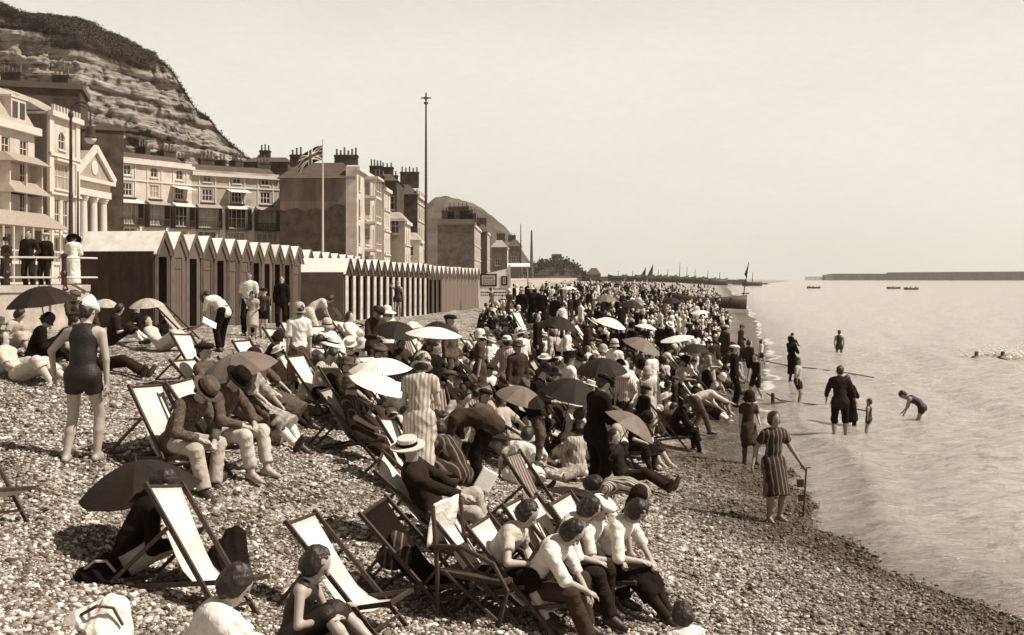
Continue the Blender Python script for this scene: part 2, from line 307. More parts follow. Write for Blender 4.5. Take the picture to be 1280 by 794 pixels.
def skeleton(pose, fem=False, child=False):
    q = dict(POSES[pose]) if isinstance(pose, str) else dict(pose)
    S = {}; P_ = V3(*q['P']); lean = q.get('lean', 0); curl = q.get('curl', 0); side = q.get('side', 0)
    d1 = dv(lean, side); d2 = dv(lean + curl, side); hp = q.get('hp', 0); d3 = dv(lean + curl * .8 + hp, side * .5)
    S['P'] = P_; S['mid'] = P_ + .2 * d1; S['chest'] = S['mid'] + .2 * d2; S['nb'] = S['chest'] + .105 * d2; S['d1'], S['d2'] = d1, d2
    tw = rad(q.get('twist', 0)); R = V3(math.cos(tw), math.sin(tw), 0); R = nrm(R - d2 * (R @ d2)); S['R'] = R; S['fw'] = np.cross(d2, R)
    R0 = V3(1, 0, 0); R0 = nrm(R0 - d1 * (R0 @ d1)); S['R0'] = R0; S['fw0'] = np.cross(d1, R0)
    w = .155 if fem else .18
    S['Ls'], S['Rs'] = S['chest'] + .055 * d2 - R * w, S['chest'] + .055 * d2 + R * w
    hc = S['nb'] + .045 * nrm(d2 + d3) + .125 * d3; S['head'] = hc
    Rh = nrm(V3(1, 0, 0) - d3 * d3[0]); fh = np.cross(d3, Rh); hy = rad(q.get('hy', 0))
    fh2 = fh * math.cos(hy) + Rh * math.sin(hy); Rh2 = nrm(np.cross(fh2, d3)); S['H'] = np.stack([Rh2, fh2, d3], 1)
    kp = V3(*q.get('kp', (0, 1, 0)))
    for s_, sx, key in (('L', -1, 'LF'), ('R', 1, 'RF')):
        hip = P_ + R0 * sx * (.095 if fem else .088); S[s_ + 'hip'] = hip
        t = V3(*q[key]); kk = kp + V3(sx * .18, 0, 0); S[s_ + 'k'], S[s_ + 'a'] = ik(hip, t, .44, .43, kk)
        sh = nrm(S[s_ + 'a'] - S[s_ + 'k']); td = S['R0'] if False else None
        fd = V3(sx * .15, 1, 0)
        if abs(sh[2]) < .55 and S[s_ + 'k'][2] < .3: fd = V3(sx * .3, .35, 1) if kp[2] > 0 else V3(0, -1, -.1)
        if pose == 'kneel' or pose == 'swim': fd = V3(0, -1, -.15)
        fd = nrm(fd); S[s_ + 't'] = S[s_ + 'a'] + fd * .15 + (V3(0, 0, -.045) if fd[2] < .5 else 0) ; S[s_ + 'heel'] = S[s_ + 'a'] - fd * .045 + (V3(0, 0, -.035) if fd[2] < .5 else 0)
        sh_ = S[s_ + 's']; hk = 'LH' if s_ == 'L' else 'RH'; ht = q.get(hk); ht = (sh_ + V3(sx * .06, .03, -.54)) if ht is None else V3(*ht)
        ep = V3(*q.get('e' + s_, (sx * .5, -1, -.3))); S[s_ + 'e'], S[s_ + 'w'] = ik(sh_, ht, .285, .255, ep)
        hd = nrm(S[s_ + 'w'] - S[s_ + 'e']); pn = V3(-sx, .1, -.25) if hd[2] < -.6 else V3(-sx * .25, .1, -1.); pn = nrm(pn - hd * (pn @ hd)); S[s_ + 'hd'], S[s_ + 'pn'] = hd, pn
    S['fem'], S['child'] = fem, child; return S
def body_prims(S, h, fingers=True):
    C = prim_cone; f = S['fem']; fw, fw0 = S['fw'], S['fw0']; o = []
    o.append(C(S['P'] - S['R0'] * .06, S['P'] + S['R0'] * .06, .115, .115, .04, fw0, .9))
    o.append(C(S['P'], S['mid'], .125, .105 if f else .12, .04, fw0, .78)); o.append(C(S['mid'], S['chest'], .11 if f else .12, .135 if f else .15, .04, fw, .74))
    o.append(C(S['Ls'] * .82 + S['Rs'] * .18, S['Rs'] * .82 + S['Ls'] * .18, .072, .072, .05))
    for a in 'LR':
        o.append(C(S[a + 's'], S[a + 'e'], .046 if f else .052, .037, .03)); o.append(C(S[a + 'e'], S[a + 'w'], .037, .026, .012))
        o.append(C(S[a + 'hip'], S[a + 'k'], .086, .056, .035)); kk, aa = S[a + 'k'], S[a + 'a']
        o.append(C(kk, kk * .6 + aa * .4, .055, .058, .02)); o.append(C(kk * .6 + aa * .4, aa, .056, .037, .02))
        o.append(C(S[a + 'heel'], S[a + 't'], .036, .03, .02)); o.append(C(aa, S[a + 't'] * .5 + aa * .5, .038, .036, .02))
        w, hd, pn = S[a + 'w'], S[a + 'hd'], S[a + 'pn']; l = np.cross(hd, pn) * (1 if a == 'L' else -1)
        r = max(.0092, .5 * h); o.append(C(w, w + hd * .075, .028, .036, .012, pn, .55))
        if fingers:
            for i, ln in enumerate((.066, .078, .072, .056)):
                b = w + hd * .082 + l * (i - 1.5) * .0215 * -1; m_ = b + hd * ln * .55 + pn * .008
                o.append(C(b, m_, r, r * .95, .004)); o.append(C(m_, m_ + nrm(hd + pn * .9) * ln * .5, r * .95, r * .8, .003))
            b = w + hd * .022 + l * .028; m_ = b + nrm(hd * .6 + l * .75) * .038; o.append(C(b, m_, r * 1.15, r, .008)); o.append(C(m_, m_ + nrm(hd + l * .15) * .032, r, r * .85, .003))
    hc, H = S['head'], S['H']; k = 1.22 if S['child'] else 1.
    o.append(C(S['nb'] - S['d2'] * .04, hc - H[:, 2] * .05, .056 if not f else .05, .05, .03))
    o.append(prim_ell(hc + H[:, 2] * .022 * k - H[:, 1] * .008, H, V3(.076, .094, .098) * k, .03)); o.append(C(hc - H[:, 2] * .05 * k + H[:, 1] * .02, hc - H[:, 2] * .085 * k + H[:, 1] * .055 * k, .062 * k, .032 * k, .03))
    o.append(C(hc + H[:, 1] * .083 * k + H[:, 2] * .012, hc + H[:, 1] * .104 * k - H[:, 2] * .026 * k, .009, .014, .012))
    o.append(C(hc + H[:, 1] * .078 * k - H[:, 2] * .058 * k - H[:, 0] * .018, hc + H[:, 1] * .078 * k - H[:, 2] * .058 * k + H[:, 0] * .018, .012, .012, .006))
    for sx in (-1, 1): o.append(prim_ell(hc + H[:, 0] * sx * .077 * k - H[:, 1] * .008, H, V3(.012, .02, .03) * k, .006))
    return o
def garment_prims(S, kind, ln=None, sl=None, off=.012):
    C = prim_cone; fw, fw0 = S['fw'], S['fw0']; f = S['fem']; o = []
    def torso(off, low=.0):
        o.append(C(S['P'] - S['R0'] * .05 - S['d1'] * low, S['P'] + S['R0'] * .05 - S['d1'] * low, .115 + off, .115 + off, .04, fw0, .92))
        o.append(C(S['P'], S['mid'], .128 + off, (.108 if f else .122) + off, .04, fw0, .82)); o.append(C(S['mid'], S['chest'], .115 + off, (.138 if f else .152) + off, .04, fw, .78))
        o.append(C(S['Ls'] * .85 + S['Rs'] * .15, S['Rs'] * .85 + S['Ls'] * .15, .072 + off, .072 + off, .05))
    def sleeves(sl, off):
        for a in 'LR':
            s_, e, w = S[a + 's'], S[a + 'e'], S[a + 'w']; t = min(sl, 1)
            o.append(C(s_, s_ + (e - s_) * t, .055 + off, .05 + off, .03, cap=sl < 1))
            if sl > 1: t = min(sl - 1, 1); o.append(C(e, e + (w - e) * t, .045 + off, .036 + off, .02, cap=True))
    def legs(ln, off, r0=.095, r1=.066, r2=.062):
        o.append(C(S['P'] - S['R0'] * .06, S['P'] + S['R0'] * .06, .118 + off * .6, .118 + off * .6, .04, fw0, .92))
        for a in 'LR':
            hp_, kk, aa = S[a + 'hip'], S[a + 'k'], S[a + 'a']; t = min(ln, 1)
            o.append(C(hp_, hp_ + (kk - hp_) * t, r0 + off, r0 + (r1 - r0) * t + off, .03, cap=ln < 1))
            if ln > 1: t = min(ln - 1, 1); o.append(C(kk, kk + (aa - kk) * t, r1 + off, r2 + off * .9, .03, cap=True))
    def skirt(ln, off):
        Lk, Rk, La, Ra = S['Lk'], S['Rk'], S['La'], S['Ra']; K = (Lk + Rk) / 2; A_ = (La + Ra) / 2; sp = np.linalg.norm(Lk - Rk) / 2
        straight = nrm(K - S['P']) @ nrm(A_ - K) > .8
        for a in 'LR': o.append(C(S[a + 'hip'], S[a + 'k'], .092 + off, .068 + off, .04))
        if straight:
            E = S['P'] + (K - S['P']) * min(ln, 1) if ln <= 1 else K + (A_ - K) * (ln - 1)
            o.append(C(S['P'] - S['d1'] * .02, E, .125 + off, .13 + .05 * ln + off, .04, cap=True))
        else:
            o.append(C(S['P'], K, .1 + off, .06 + min(sp, .12) * .4 + off, .04))
            if ln > 1:
                for a in 'LR': o.append(C(S[a + 'k'], S[a + 'k'] + (S[a + 'a'] - S[a + 'k']) * (ln - 1), .07 + off, .085 + off, .03, cap=True))
                o.append(C(K, K + (A_ - K) * (ln - 1), .055 + off, .075 + off, .04, cap=True))
    if kind == 'shirt': torso(off); sleeves(.9 if sl is None else sl, off)
    elif kind == 'jacket':
        torso(.02, .06); sleeves(1.92 if sl is None else sl, .013)
        for a in 'LR': o.append(C(S[a + 'hip'], S[a + 'hip'] * .78 + S[a + 'k'] * .22, .115, .12, .04, cap=True))
    elif kind == 'trousers': legs(1.93 if ln is None else ln, off)
    elif kind == 'shorts': legs(.6 if ln is None else ln, off + .006)
    elif kind == 'skirt': skirt(1.3 if ln is None else ln, .012)
    elif kind == 'dress': torso(off); sleeves(.5 if sl is None else sl, off + .006); skirt(1.35 if ln is None else ln, .02)
    elif kind == 'swimsuit': torso(.012); legs(.42 if ln is None else ln, .012); o[:] = [p for i, p in enumerate(o) if i != 3]; o.append(C(S['chest'] - S['R'] * .06, S['chest'] - S['R'] * .1 + S['d2'] * .075, .075, .062, .03)); o.append(C(S['chest'] + S['R'] * .06, S['chest'] + S['R'] * .1 + S['d2'] * .075, .075, .062, .03))
    elif kind == 'collar':
        o.append(C(S['nb'] - S['d2'] * .03, S['nb'] + S['d2'] * .012, .078, .064, .01)); 
        for sx in (-1, 1): o.append(C(S['nb'] + fw * .055 - S['d2'] * .02, S['nb'] + fw * .085 - S['d2'] * .075 + S['R'] * sx * .035, .022, .012, .01))
    elif kind == 'front':
        o.append(C(S['chest'] * .75 + S['mid'] * .25 + fw * .088, S['nb'] + fw * .045 - S['d2'] * .03, .032, .055, .01)); o.append(C(S['nb'] - S['d2'] * .03, S['nb'] + S['d2'] * .012, .074, .064, .01))
    elif kind == 'belt':
        c0 = S['P'] + S['d1'] * .075; o.append(C(c0, c0 + S['d1'] * .035, .141, .139, .005, fw0, .88, cap=True))
    elif kind == 'braces':
        for sx in (-1, 1):
            p0, p1, p2 = S['P'] + S['d1'] * .08 + S['R0'] * sx * .07, S['chest'] + S['R'] * sx * .085, S['chest'] + S['R'] * sx * .075 + S['d2'] * .12
            for sg in (-1, 1): o.append(C(p0 + fw0 * sg * .1, p1 + fw * sg * .118, .022, .022, .004)); o.append(C(p1 + fw * sg * .118, p2, .022, .022, .004))
    elif kind in ('shoeL', 'shoeR'):
        a = kind[-1]; o.append(C(S[a + 'heel'], S[a + 't'], .046, .041, .02)); o.append(C(S[a + 'a'], S[a + 'a'] * .5 + S[a + 't'] * .5, .05, .044, .02))
    elif kind in ('stockL', 'stockR'):
        a = kind[-1]; kk, aa = S[a + 'k'], S[a + 'a']; m_ = kk * .6 + aa * .4; o.append(C(kk * .85 + aa * .15, m_, .062, .064, .01)); o.append(C(m_, aa, .062, .045, .02)); o.append(C(aa, S[a + 't'], .042, .035, .02))
    return o
def hair_prims(S, style):
    hc, H = S['head'], S['H']; k = 1.22 if S['child'] else 1.; up, fw = H[:, 2], H[:, 1]; o = []
    o.append(prim_ell(hc + up * .045 * k - fw * .026 * k, H, V3(.086, .094, .09) * k, .02)); o.append(prim_ell(hc - up * .01 * k - fw * .05 * k, H, V3(.078, .06, .08) * k, .02))
    if style in ('bob', 'long'):
        o.append(prim_ell(hc - up * .02 * k - fw * .045 * k, H, V3(.094, .078, .095) * k, .03))
        for sx in (-1, 1): o.append(prim_ell(hc - up * .01 * k - fw * .005 + H[:, 0] * sx * .07 * k, H, V3(.028, .05, .075) * k, .02))
    if style == 'long': o.append(prim_cone(hc - fw * .07 * k, hc - fw * .09 - up * .22, .07, .04, .04))
    if style == 'bun': o.append(prim_ell(hc - fw * .1 * k + up * .01, H, V3(.05, .045, .05) * k, .02))
    return o
HATS = dict(
    boater=[(.0, .05), (.17, .05), (.17, .062), (.096, .064), (.096, .135), (.09, .142), (.0, .143)],
    trilby=[(.0, .03), (.14, .035), (.152, .05), (.15, .056), (.1, .045), (.1, .11), (.088, .155), (.05, .16), (.0, .145)],
    bowler=[(.0, .03), (.13, .04), (.145, .06), (.1, .05), (.1, .1), (.085, .145), (.05, .165), (.0, .17)],
    cloche=[(.0, -.045), (.125, -.045), (.135, -.035), (.108, .0), (.11, .05), (.1, .1), (.07, .145), (.03, .16), (.0, .163)],
    sunhat=[(.0, .0), (.225, -.02), (.23, -.012), (.15, .02), (.105, .035), (.105, .09), (.085, .135), (.04, .155), (.0, .158)],
    bathcap=[(.0, .0), (.09, .0), (.1, .02), (.1, .06), (.085, .105), (.05, .13), (.0, .138)],
    paper=[(.0, .02), (.1, .02), (.122, .045), (.112, .075), (.085, .13), (.045, .18), (.0, .215)],
    flatcap=[(.0, .045), (.1, .045), (.13, .07), (.128, .09), (.1, .112), (.05, .125), (.0, .128)])
def make_hat(S, kind, m, root, band=None):
    k = 1.2 if S['child'] else 1.; H = Matrix([list(r) for r in S['H']]); c = Vector(S['head'])
    sx = {'trilby': (1, 1.18), 'flatcap': (.95, 1.1), 'paper': (.95, 1.05)}.get(kind, (1, 1.06))
    Mx = Matrix.Translation(c) @ (H @ Matrix.Diagonal((k * sx[0], k * sx[1], k))).to_4x4()
    tilt = Matrix.Rotation(rad({'sunhat': -8, 'boater': -6, 'trilby': -5}.get(kind, 0)), 4, 'X')
    mb = MB().lathe(HATS[kind], 20, Mx @ tilt)
    if kind == 'flatcap': mb.lathe([(.0, .04), (.075, .042), (.08, .05), (.0, .056)], 14, Mx @ Matrix.Translation((0, .085, 0)))
    o = mb.build('hat', m, root, smooth=kind not in ('boater',))
    if kind in ('boater', 'trilby', 'sunhat', 'cloche') and band:
        r, z0, z1 = {'boater': (.0985, .066, .1), 'trilby': (.1035, .05, .08), 'sunhat': (.109, .036, .065), 'cloche': (.1125, .02, .045)}[kind]
        MB().lathe([(r - .004, z0), (r, z0), (r, z1), (r - .004, z1)], 20, Mx @ tilt).build('hat_band', band, o)
    return o
GCACHE = {}
PEOPLE = []
def ground_root(name, x, y, z, rot, s, tilt):
    o = empty(name, (x, y, z)); o.scale = (s, s, s)
    o.rotation_euler = slope_rot(x, y, rad(rot), .9) if tilt else (0, 0, rad(rot)); return o
def person(label, px, py, rot, pose='stand', wear=(), s=1., sex='m', hair='short', hat=None, skin='skin', hairm='hair', group=None, Y=None, z=None, base=None, child=False, h=None, dz=0., dy=0., cache=None, tilt=None, cat='person'):
    q = POSES[pose] if isinstance(pose, str) else pose
    p = at(px, py, base) if Y is None else Vector(((px - CX) / F * Y, Y, 0))
    if Y is not None: p.z = hz(p.x, p.y)
    if z is not None: p.z = z
    d = math.hypot(p.x, p.y); hh = h or min(max(.0125, d * .00115), .04) / s
    root = ground_root('person', p.x, p.y, p.z + dz - (.015 if q.get('ground') else .01), rot, s, q.get('ground', 0) if tilt is None else tilt)
    if dy:
        v = root.rotation_euler.to_matrix() @ Vector((0, dy, 0)); root.location += v
    if len(label.split()) > 16: print('LONG', label)
    tag(root, label, cat, group)
    hh = round(hh, 4)
    if cache: hh = cache
    def build(nm, prims_fn, key, folds=0):
        kk = (str(pose), sex, child, hh) + key
        if cache and kk in GCACHE: return GCACHE[kk]
        me = sdf_mesh(nm, prims_fn(), hh, folds); me.materials.append(None)
        if cache: GCACHE[kk] = me
        return me
    def part(nm, me, m, par=root):
        o = bpy.data.objects.new(nm, me); o.material_slots[0].link = 'OBJECT'; o.material_slots[0].material = m; return link(o, par)
    S = skeleton(pose, sex == 'f', child)
    part('body', build('body', lambda: body_prims(S, hh, hh < .03), ('body',)), M[skin])
    W_ = []
    for w in wear:
        if w[0] == 'shoes': W_ += [('shoe', 'shoeL', w[2]), ('shoe', 'shoeR', w[2])]
        elif w[0] == 'stockings': W_ += [('stocking', 'stockL', w[2]), ('stocking', 'stockR', w[2])]
        else: W_.append(w)
    for w in W_:
        w = tuple(w) + (None,) * (5 - len(w)); nm, kind, mk, ln, sl = w
        part(nm, build(nm, lambda: garment_prims(S, kind, ln, sl), ('g', kind, ln, sl), 0 if kind[:4] in ('shoe', 'stoc', 'swim') else .008), M[mk])
    if hair: part('hair', build('hair', lambda: hair_prims(S, hair), ('hair', hair), .02), M[hairm])
    if hat: make_hat(S, hat[0], M[hat[1]], root, M[hat[2]] if len(hat) > 2 else None)
    if hh < .02:
        k = 1.22 if child else 1.; H = S['H']
        for sx in (-1, 1):
            c = S['head'] + (H[:, 0] * sx * .032 + H[:, 1] * .079 + H[:, 2] * .004) * k
            e = MB().lathe([(.0, -.006), (.011, -.003), (.012, 0), (.011, .003), (.0, .006)], 8, None, c); e.build('eye', M['eye'], root, True)
        c = S['head'] + (H[:, 1] * .088 - H[:, 2] * .058) * k; MB().lathe([(.0, -.004), (.02, 0), (.0, .004)], 8, Matrix.Translation(Vector(c)) @ Matrix([list(r) for r in H]).to_4x4()).build('mouth', M['lip'], root, True)
    PEOPLE.append((root, p)); return root
# ------------------------------------------------------------------ deckchairs, parasols, small beach things
def sling(pts, w, th=.006):
    mb = MB(); n = len(pts); base = 0; nx = 5
    for side in (0, 1):
        for i, (y, z) in enumerate(pts):
            for j in range(nx + 1):
                t = j / nx; x = -w / 2 + w * t; sag = .03 * math.sin(math.pi * t) * math.sin(math.pi * i / (n - 1)); mb.v.append(Vector((x, y, z - sag - side * th)))
    k = nx + 1; o = n * k
    for i in range(n - 1):
        for j in range(nx):
            a = i * k + j; mb.f.append((a, a + 1, a + k + 1, a + k)); mb.f.append((o + a, o + a + k, o + a + k + 1, o + a + 1))
    for i in range(n - 1):
        for j in (0, nx):
            a = i * k + j; mb.f.append((a, a + k, o + a + k, o + a) if j == 0 else (a, o + a, o + a + k, a + k))
    for i in (0, n - 1):
        for j in range(nx):
            a = i * k + j; mb.f.append((a, o + a, o + a + 1, a + 1) if i == 0 else (a, a + 1, o + a + 1, o + a))
    return mb
SL_E = [(-.575, .9), (-.48, .79), (-.37, .665), (-.26, .54), (-.14, .41), (-.03, .31), (.09, .25), (.21, .23), (.35, .265), (.5, .37)]
CH = {}
def chair_mesh():
    a = MB()
    for x in (-.275, .275): a.bar((x, .5, .02), (x, -.6, .92), .028, .04)
    a.bar((-.29, -.575, .89), (.29, -.575, .89), .03, .03).bar((-.27, .4, .11), (.27, .4, .11), .022, .022)
    b = MB()
    for x in (-.235, .235): b.bar((x, .53, .38), (x, -.5, .03), .028, .042)
    b.bar((-.24, .51, .375), (.24, .51, .375), .035, .035)
    for yy, zz in ((-.48, .045), (-.36, .085)): b.bar((-.24, yy, zz), (.24, yy, zz), .025, .025)
    c = MB()
    for x in (-.305, .305): c.bar((x, -.24, .63), (x, -.64, .04), .022, .032)
    c.bar((-.31, -.6, .06), (.31, -.6, .06), .025, .025)
    CH['a'], CH['b'], CH['c'] = a.mesh('back_frame'), b.mesh('seat_frame'), c.mesh('prop_frame'); CH['s'] = sling(SL_E, .47).mesh('canvas_sling', True); CH['h'] = sling([(-.53, 1.06), (-.56, 1.02), (-.52, .9), (-.47, .82), (-.43, .85)], .44, .02).mesh('headrest')
    for m_ in CH.values(): m_.materials.append(None)
chair_mesh()
CHAIRS = []
def chair(label, px, py, rot, cm='canvas', wm='wood', p=None, group='deckchairs on the beach', s=1., Y=None):
    if p is None: p = at(px, py) if Y is None else Vector(((px - CX) / F * Y, Y, hz((px - CX) / F * Y, Y)))
    r = empty('deckchair', p, 0, label, 'deckchair', group); r.rotation_euler = slope_rot(p.x, p.y, rad(rot), .9); r.scale = (s * .93, s * .93, s * .93)
    for nm, k, m in (('back_frame', 'a', wm), ('seat_frame', 'b', wm), ('prop_frame', 'c', wm), ('canvas_sling', 's', cm)):
        o = bpy.data.objects.new(nm, CH[k]); o.material_slots[0].link = 'OBJECT'; o.material_slots[0].material = M[m]; link(o, r)
    CHAIRS.append((r, p)); return r
def seated(plabel, clabel, px, py, rot, cm='canvas', wm='wood', pose='recline', Y=None, **kw):
    chair(clabel, px, py, rot, cm, wm, Y=Y); return person(plabel, px, py, rot, pose, Y=Y, tilt=1, **kw)

UMB = {}
def umb_mesh(R=.54, D=.24, n=8, sub=4):
    V, Fc = [], []; nr = 7
    for side in (0, 1):
        for i in range(nr + 1):
            t = i / nr
            for k in range(n * sub):
                a = 2 * math.pi * k / (n * sub); g = abs(((k % sub) / sub) - .5) * 2        # 1 at ribs, 0 mid-gore
                rr = R * t * (1 - (.06 * (1 - g * g)) * t); z = -D * (t ** 1.9) + .0 - .012 * (1 - g) * t * side * 0 + .02 * (1 - g * g) * t * -1 * .6 - side * .004
                V.append((rr * math.cos(a), rr * math.sin(a), z))
    k = n * sub; o = (nr + 1) * k
    for i in range(nr):
        for j in range(k):
            a, b = i * k + j, i * k + (j + 1) % k; Fc.append((a, a + k, b + k, b)); Fc.append((o + a, o + b, o + b + k, o + a + k))
    for j in range(k): a, b = nr * k + j, nr * k + (j + 1) % k; Fc.append((a, o + a, o + b, b))
    UMB['canopy'] = mesh_from('canopy', V, Fc, False)
    mb = MB()
    for j in range(n):
        a = 2 * math.pi * j / n; mb.tube([(R * t * math.cos(a) * .99, R * t * math.sin(a) * .99, -D * t ** 1.9 - .012) for t in (0, .35, .7, 1.0)], .004, 5)
        mb.tube([(.01 * math.cos(a), .01 * math.sin(a), -.3), (R * .5 * math.cos(a), R * .5 * math.sin(a), -D * .5 ** 1.9 - .012)], .003, 4)
    UMB['ribs'] = mb.mesh('ribs'); UMB['shaft'] = MB().tube([(0, 0, .07), (0, 0, 0), (0, 0, -.8)], [.004, .009, .009], 7).mesh('shaft')
    hk = [(0, 0, -.8), (0, 0, -.88)] + [(.035 - .035 * math.cos(t), 0, -.88 - .035 * math.sin(t)) for t in (.6, 1.2, 1.8, 2.4, 3.1)]
    UMB['handle'] = MB().tube(hk, .012, 7).mesh('handle')
    for m_ in UMB.values(): m_.materials.append(None)
umb_mesh()
def umbrella(label, px, py, Y, tx=0, ty=0, m='umb_black', s=1., rz=0, cat='umbrella', group='open umbrellas and parasols on the beach', flat=1.):
    """canopy crown seen at photo pixel (px,py), at depth Y; tx / ty tilt in degrees"""
    p = pxz(px, py, Y); r = empty('umbrella', p, 0, label, cat, group); r.rotation_euler = (rad(tx), rad(ty), rad(rz)); r.scale = (s, s, s * flat)
    for nm, mm in (('canopy', M[m]), ('ribs', M['metal']), ('shaft', M['wood']), ('handle', M['wood'])):
        o = bpy.data.objects.new(nm, UMB[nm]); o.material_slots[0].link = 'OBJECT'; o.material_slots[0].material = mm; link(o, r)
    return r
def heap(name, label, px, py, m, w=.5, d=.4, hh=.3, cat='cloth', rot=0, peak=1., Y=None, group=None, strap=None, seed=0, base=None, z=None):
    """soft cloth bundle / bag, a lumpy closed mesh standing on the shingle"""
    p = at(px, py, base) if Y is None else Vector(((px - CX) / F * Y, Y, hz((px - CX) / F * Y, Y)))
    if z is not None: p.z = z
    rs = np.random.RandomState(seed + 5); pr = []
    for i in range(9):
        x, y = rs.uniform(-.33, .33) * w, rs.uniform(-.33, .33) * d; hh_ = hh * (1 - .9 * (abs(x) / w + abs(y) / d)) * rs.uniform(.7, 1.) * peak
        pr.append(prim_cone((x, y, .03), (x * .6, y * .6, max(hh_ - .06, .06)), min(w, d) * .24, min(w, d) * .14, .06))
    pr.append(prim_cone((0, 0, hh * .1), (.05 * w, 0, hh * .62), min(w, d) * .42, min(w, d) * .22, .1)); me = sdf_mesh(name, pr, max(.016, p.y * .0016), .009); o = obj(name, me, M[m]); o.location = p; o.rotation_euler = slope_rot(p.x, p.y, rad(rot)); tag(o, label, cat, group)
    if strap: MB().tube([(-w * .3, -d * .3, hh * .4), (-w * .1, -d * .42, hh * .75), (w * .12, -d * .38, hh * .8), (w * .3, -d * .28, hh * .45)], .012, 6).build('strap', M[strap], o)
    return o
def sheet(name, label, px, py, m, w, d, cat, rot=0, fold=.0, lift=.02, tilt=(0, 0), Y=None, hgt_=0., group=None):
    """a blanket / newspaper: subdivided wavy slab"""
    p = at(px, py) if Y is None else Vector(((px - CX) / F * Y, Y, hz((px - CX) / F * Y, Y))); n = 10; V, Q = [], []
    for side in (0, 1):
        for i in range(n + 1):
            for j in range(n + 1):
                x, y = (i / n - .5) * w, (j / n - .5) * d; z = fold * (math.sin(x * 9 + 2 * y) * math.cos(y * 7) + .4 * math.sin(x * 23)) + abs(fold) + lift - side * .006
                V.append((x, y, z))
    k = n + 1; o_ = k * k
    for i in range(n):
        for j in range(n): a = i * k + j; Q.append((a, a + k, a + k + 1, a + 1)); Q.append((o_ + a, o_ + a + 1, o_ + a + k + 1, o_ + a + k))
    rim = [i * k for i in range(k)] + [n * k + j for j in range(1, k)] + [i * k + n for i in range(n - 1, -1, -1)] + [j for j in range(n - 1, 0, -1)]
    for a, b in zip(rim, rim[1:] + rim[:1]): Q.append((a, o_ + a, o_ + b, b))
    ob = obj(name, mesh_from(name, V, Q, True), M[m]); ob.location = p + Vector((0, 0, hgt_)); r = slope_rot(p.x, p.y, rad(rot)); ob.rotation_euler = (r[0] + rad(tilt[0]), r[1] + rad(tilt[1]), r[2]); return tag(ob, label, cat, group)
# ------------------------------------------------------------------ ground, shingle, water
def beach_material(name, pebble):
    m = bpy.data.materials.new(name); m.use_nodes = True; nt = m.node_tree; N = nt.nodes; L = nt.links; b = N['Principled BSDF']
    tc = N.new('ShaderNodeTexCoord'); wet = N.new('ShaderNodeAttribute'); wet.attribute_name = 'wet'
    r = N.new('ShaderNodeValToRGB'); e = r.color_ramp.elements
    e[0].position = 0; e[0].color = sep(.05); e[1].position = 1; e[1].color = sep(.82)
    for p_, v_ in ((.25, .14), (.5, .31), (.76, .54)): x = e.new(p_); x.color = sep(v_)
    if pebble:
        tn = N.new('ShaderNodeAttribute'); tn.attribute_name = 'tone'; L.new(tn.outputs['Fac'], r.inputs[0])
    else:
        v = N.new('ShaderNodeTexVoronoi'); v.inputs['Scale'].default_value = 17; v.inputs['Randomness'].default_value = 1
        ds = N.new('ShaderNodeTexNoise'); ds.inputs['Scale'].default_value = 9; L.new(tc.outputs['Object'], ds.inputs['Vector'])
        mx = N.new('ShaderNodeVectorMath'); mx.operation = 'MULTIPLY_ADD'; mx.inputs[1].default_value = (.1, .1, .1); L.new(ds.outputs['Color'], mx.inputs[0]); L.new(tc.outputs['Object'], mx.inputs[2])
        L.new(mx.outputs[0], v.inputs['Vector'])
        se = N.new('ShaderNodeSeparateColor'); L.new(v.outputs['Color'], se.inputs[0])
        lf = N.new('ShaderNodeTexNoise'); lf.inputs['Scale'].default_value = 1.7; lf.inputs['Detail'].default_value = 6; L.new(tc.outputs['Object'], lf.inputs['Vector'])
        mm = N.new('ShaderNodeMath'); mm.operation = 'MULTIPLY_ADD'; mm.inputs[1].default_value = .9; L.new(lf.outputs['Fac'], mm.inputs[0])
        m2 = N.new('ShaderNodeMath'); m2.operation = 'MULTIPLY_ADD'; m2.inputs[1].default_value = .8; m2.inputs[2].default_value = -.38; L.new(se.outputs[0], m2.inputs[0]); L.new(m2.outputs[0], mm.inputs[2])
        L.new(mm.outputs[0], r.inputs[0])
        bp = N.new('ShaderNodeBump'); bp.inputs['Strength'].default_value = 1.; bp.inputs['Distance'].default_value = .035; bp.invert = True
        L.new(v.outputs['Distance'], bp.inputs['Height'])
        n3 = N.new('ShaderNodeTexNoise'); n3.inputs['Scale'].default_value = 4.5; n3.inputs['Detail'].default_value = 7; n3.inputs['Roughness'].default_value = .7; L.new(tc.outputs['Object'], n3.inputs['Vector'])
        bp2 = N.new('ShaderNodeBump'); bp2.inputs['Strength'].default_value = .9; bp2.inputs['Distance'].default_value = .16; L.new(n3.outputs['Fac'], bp2.inputs['Height']); L.new(bp2.outputs[0], bp.inputs['Normal'])
        L.new(bp.outputs[0], b.inputs['Normal'])
    mul = N.new('ShaderNodeMix'); mul.data_type = 'RGBA'; mul.blend_type = 'MULTIPLY'; L.new(wet.outputs['Fac'], mul.inputs[0]); L.new(r.outputs[0], mul.inputs[6]); mul.inputs[7].default_value = (.27, .22, .16, 1)
    L.new(mul.outputs[2], b.inputs['Base Color'])
    rr = N.new('ShaderNodeMapRange'); rr.inputs[3].default_value = .85; rr.inputs[4].default_value = .32; L.new(wet.outputs['Fac'], rr.inputs[0]); L.new(rr.outputs[0], b.inputs['Roughness'])
    b.inputs['Specular IOR Level'].default_value = .3
    return m
def wetness(X, Y):
    u = (shore_x(Y) - X) + .5 * np.sin(Y * .8) * np.sin(Y * .31 + 1) + .25 * np.sin(X * 2.3 + Y * 1.3)
    return np.clip(1 - (u - .7) / 2.4, 0, 1)
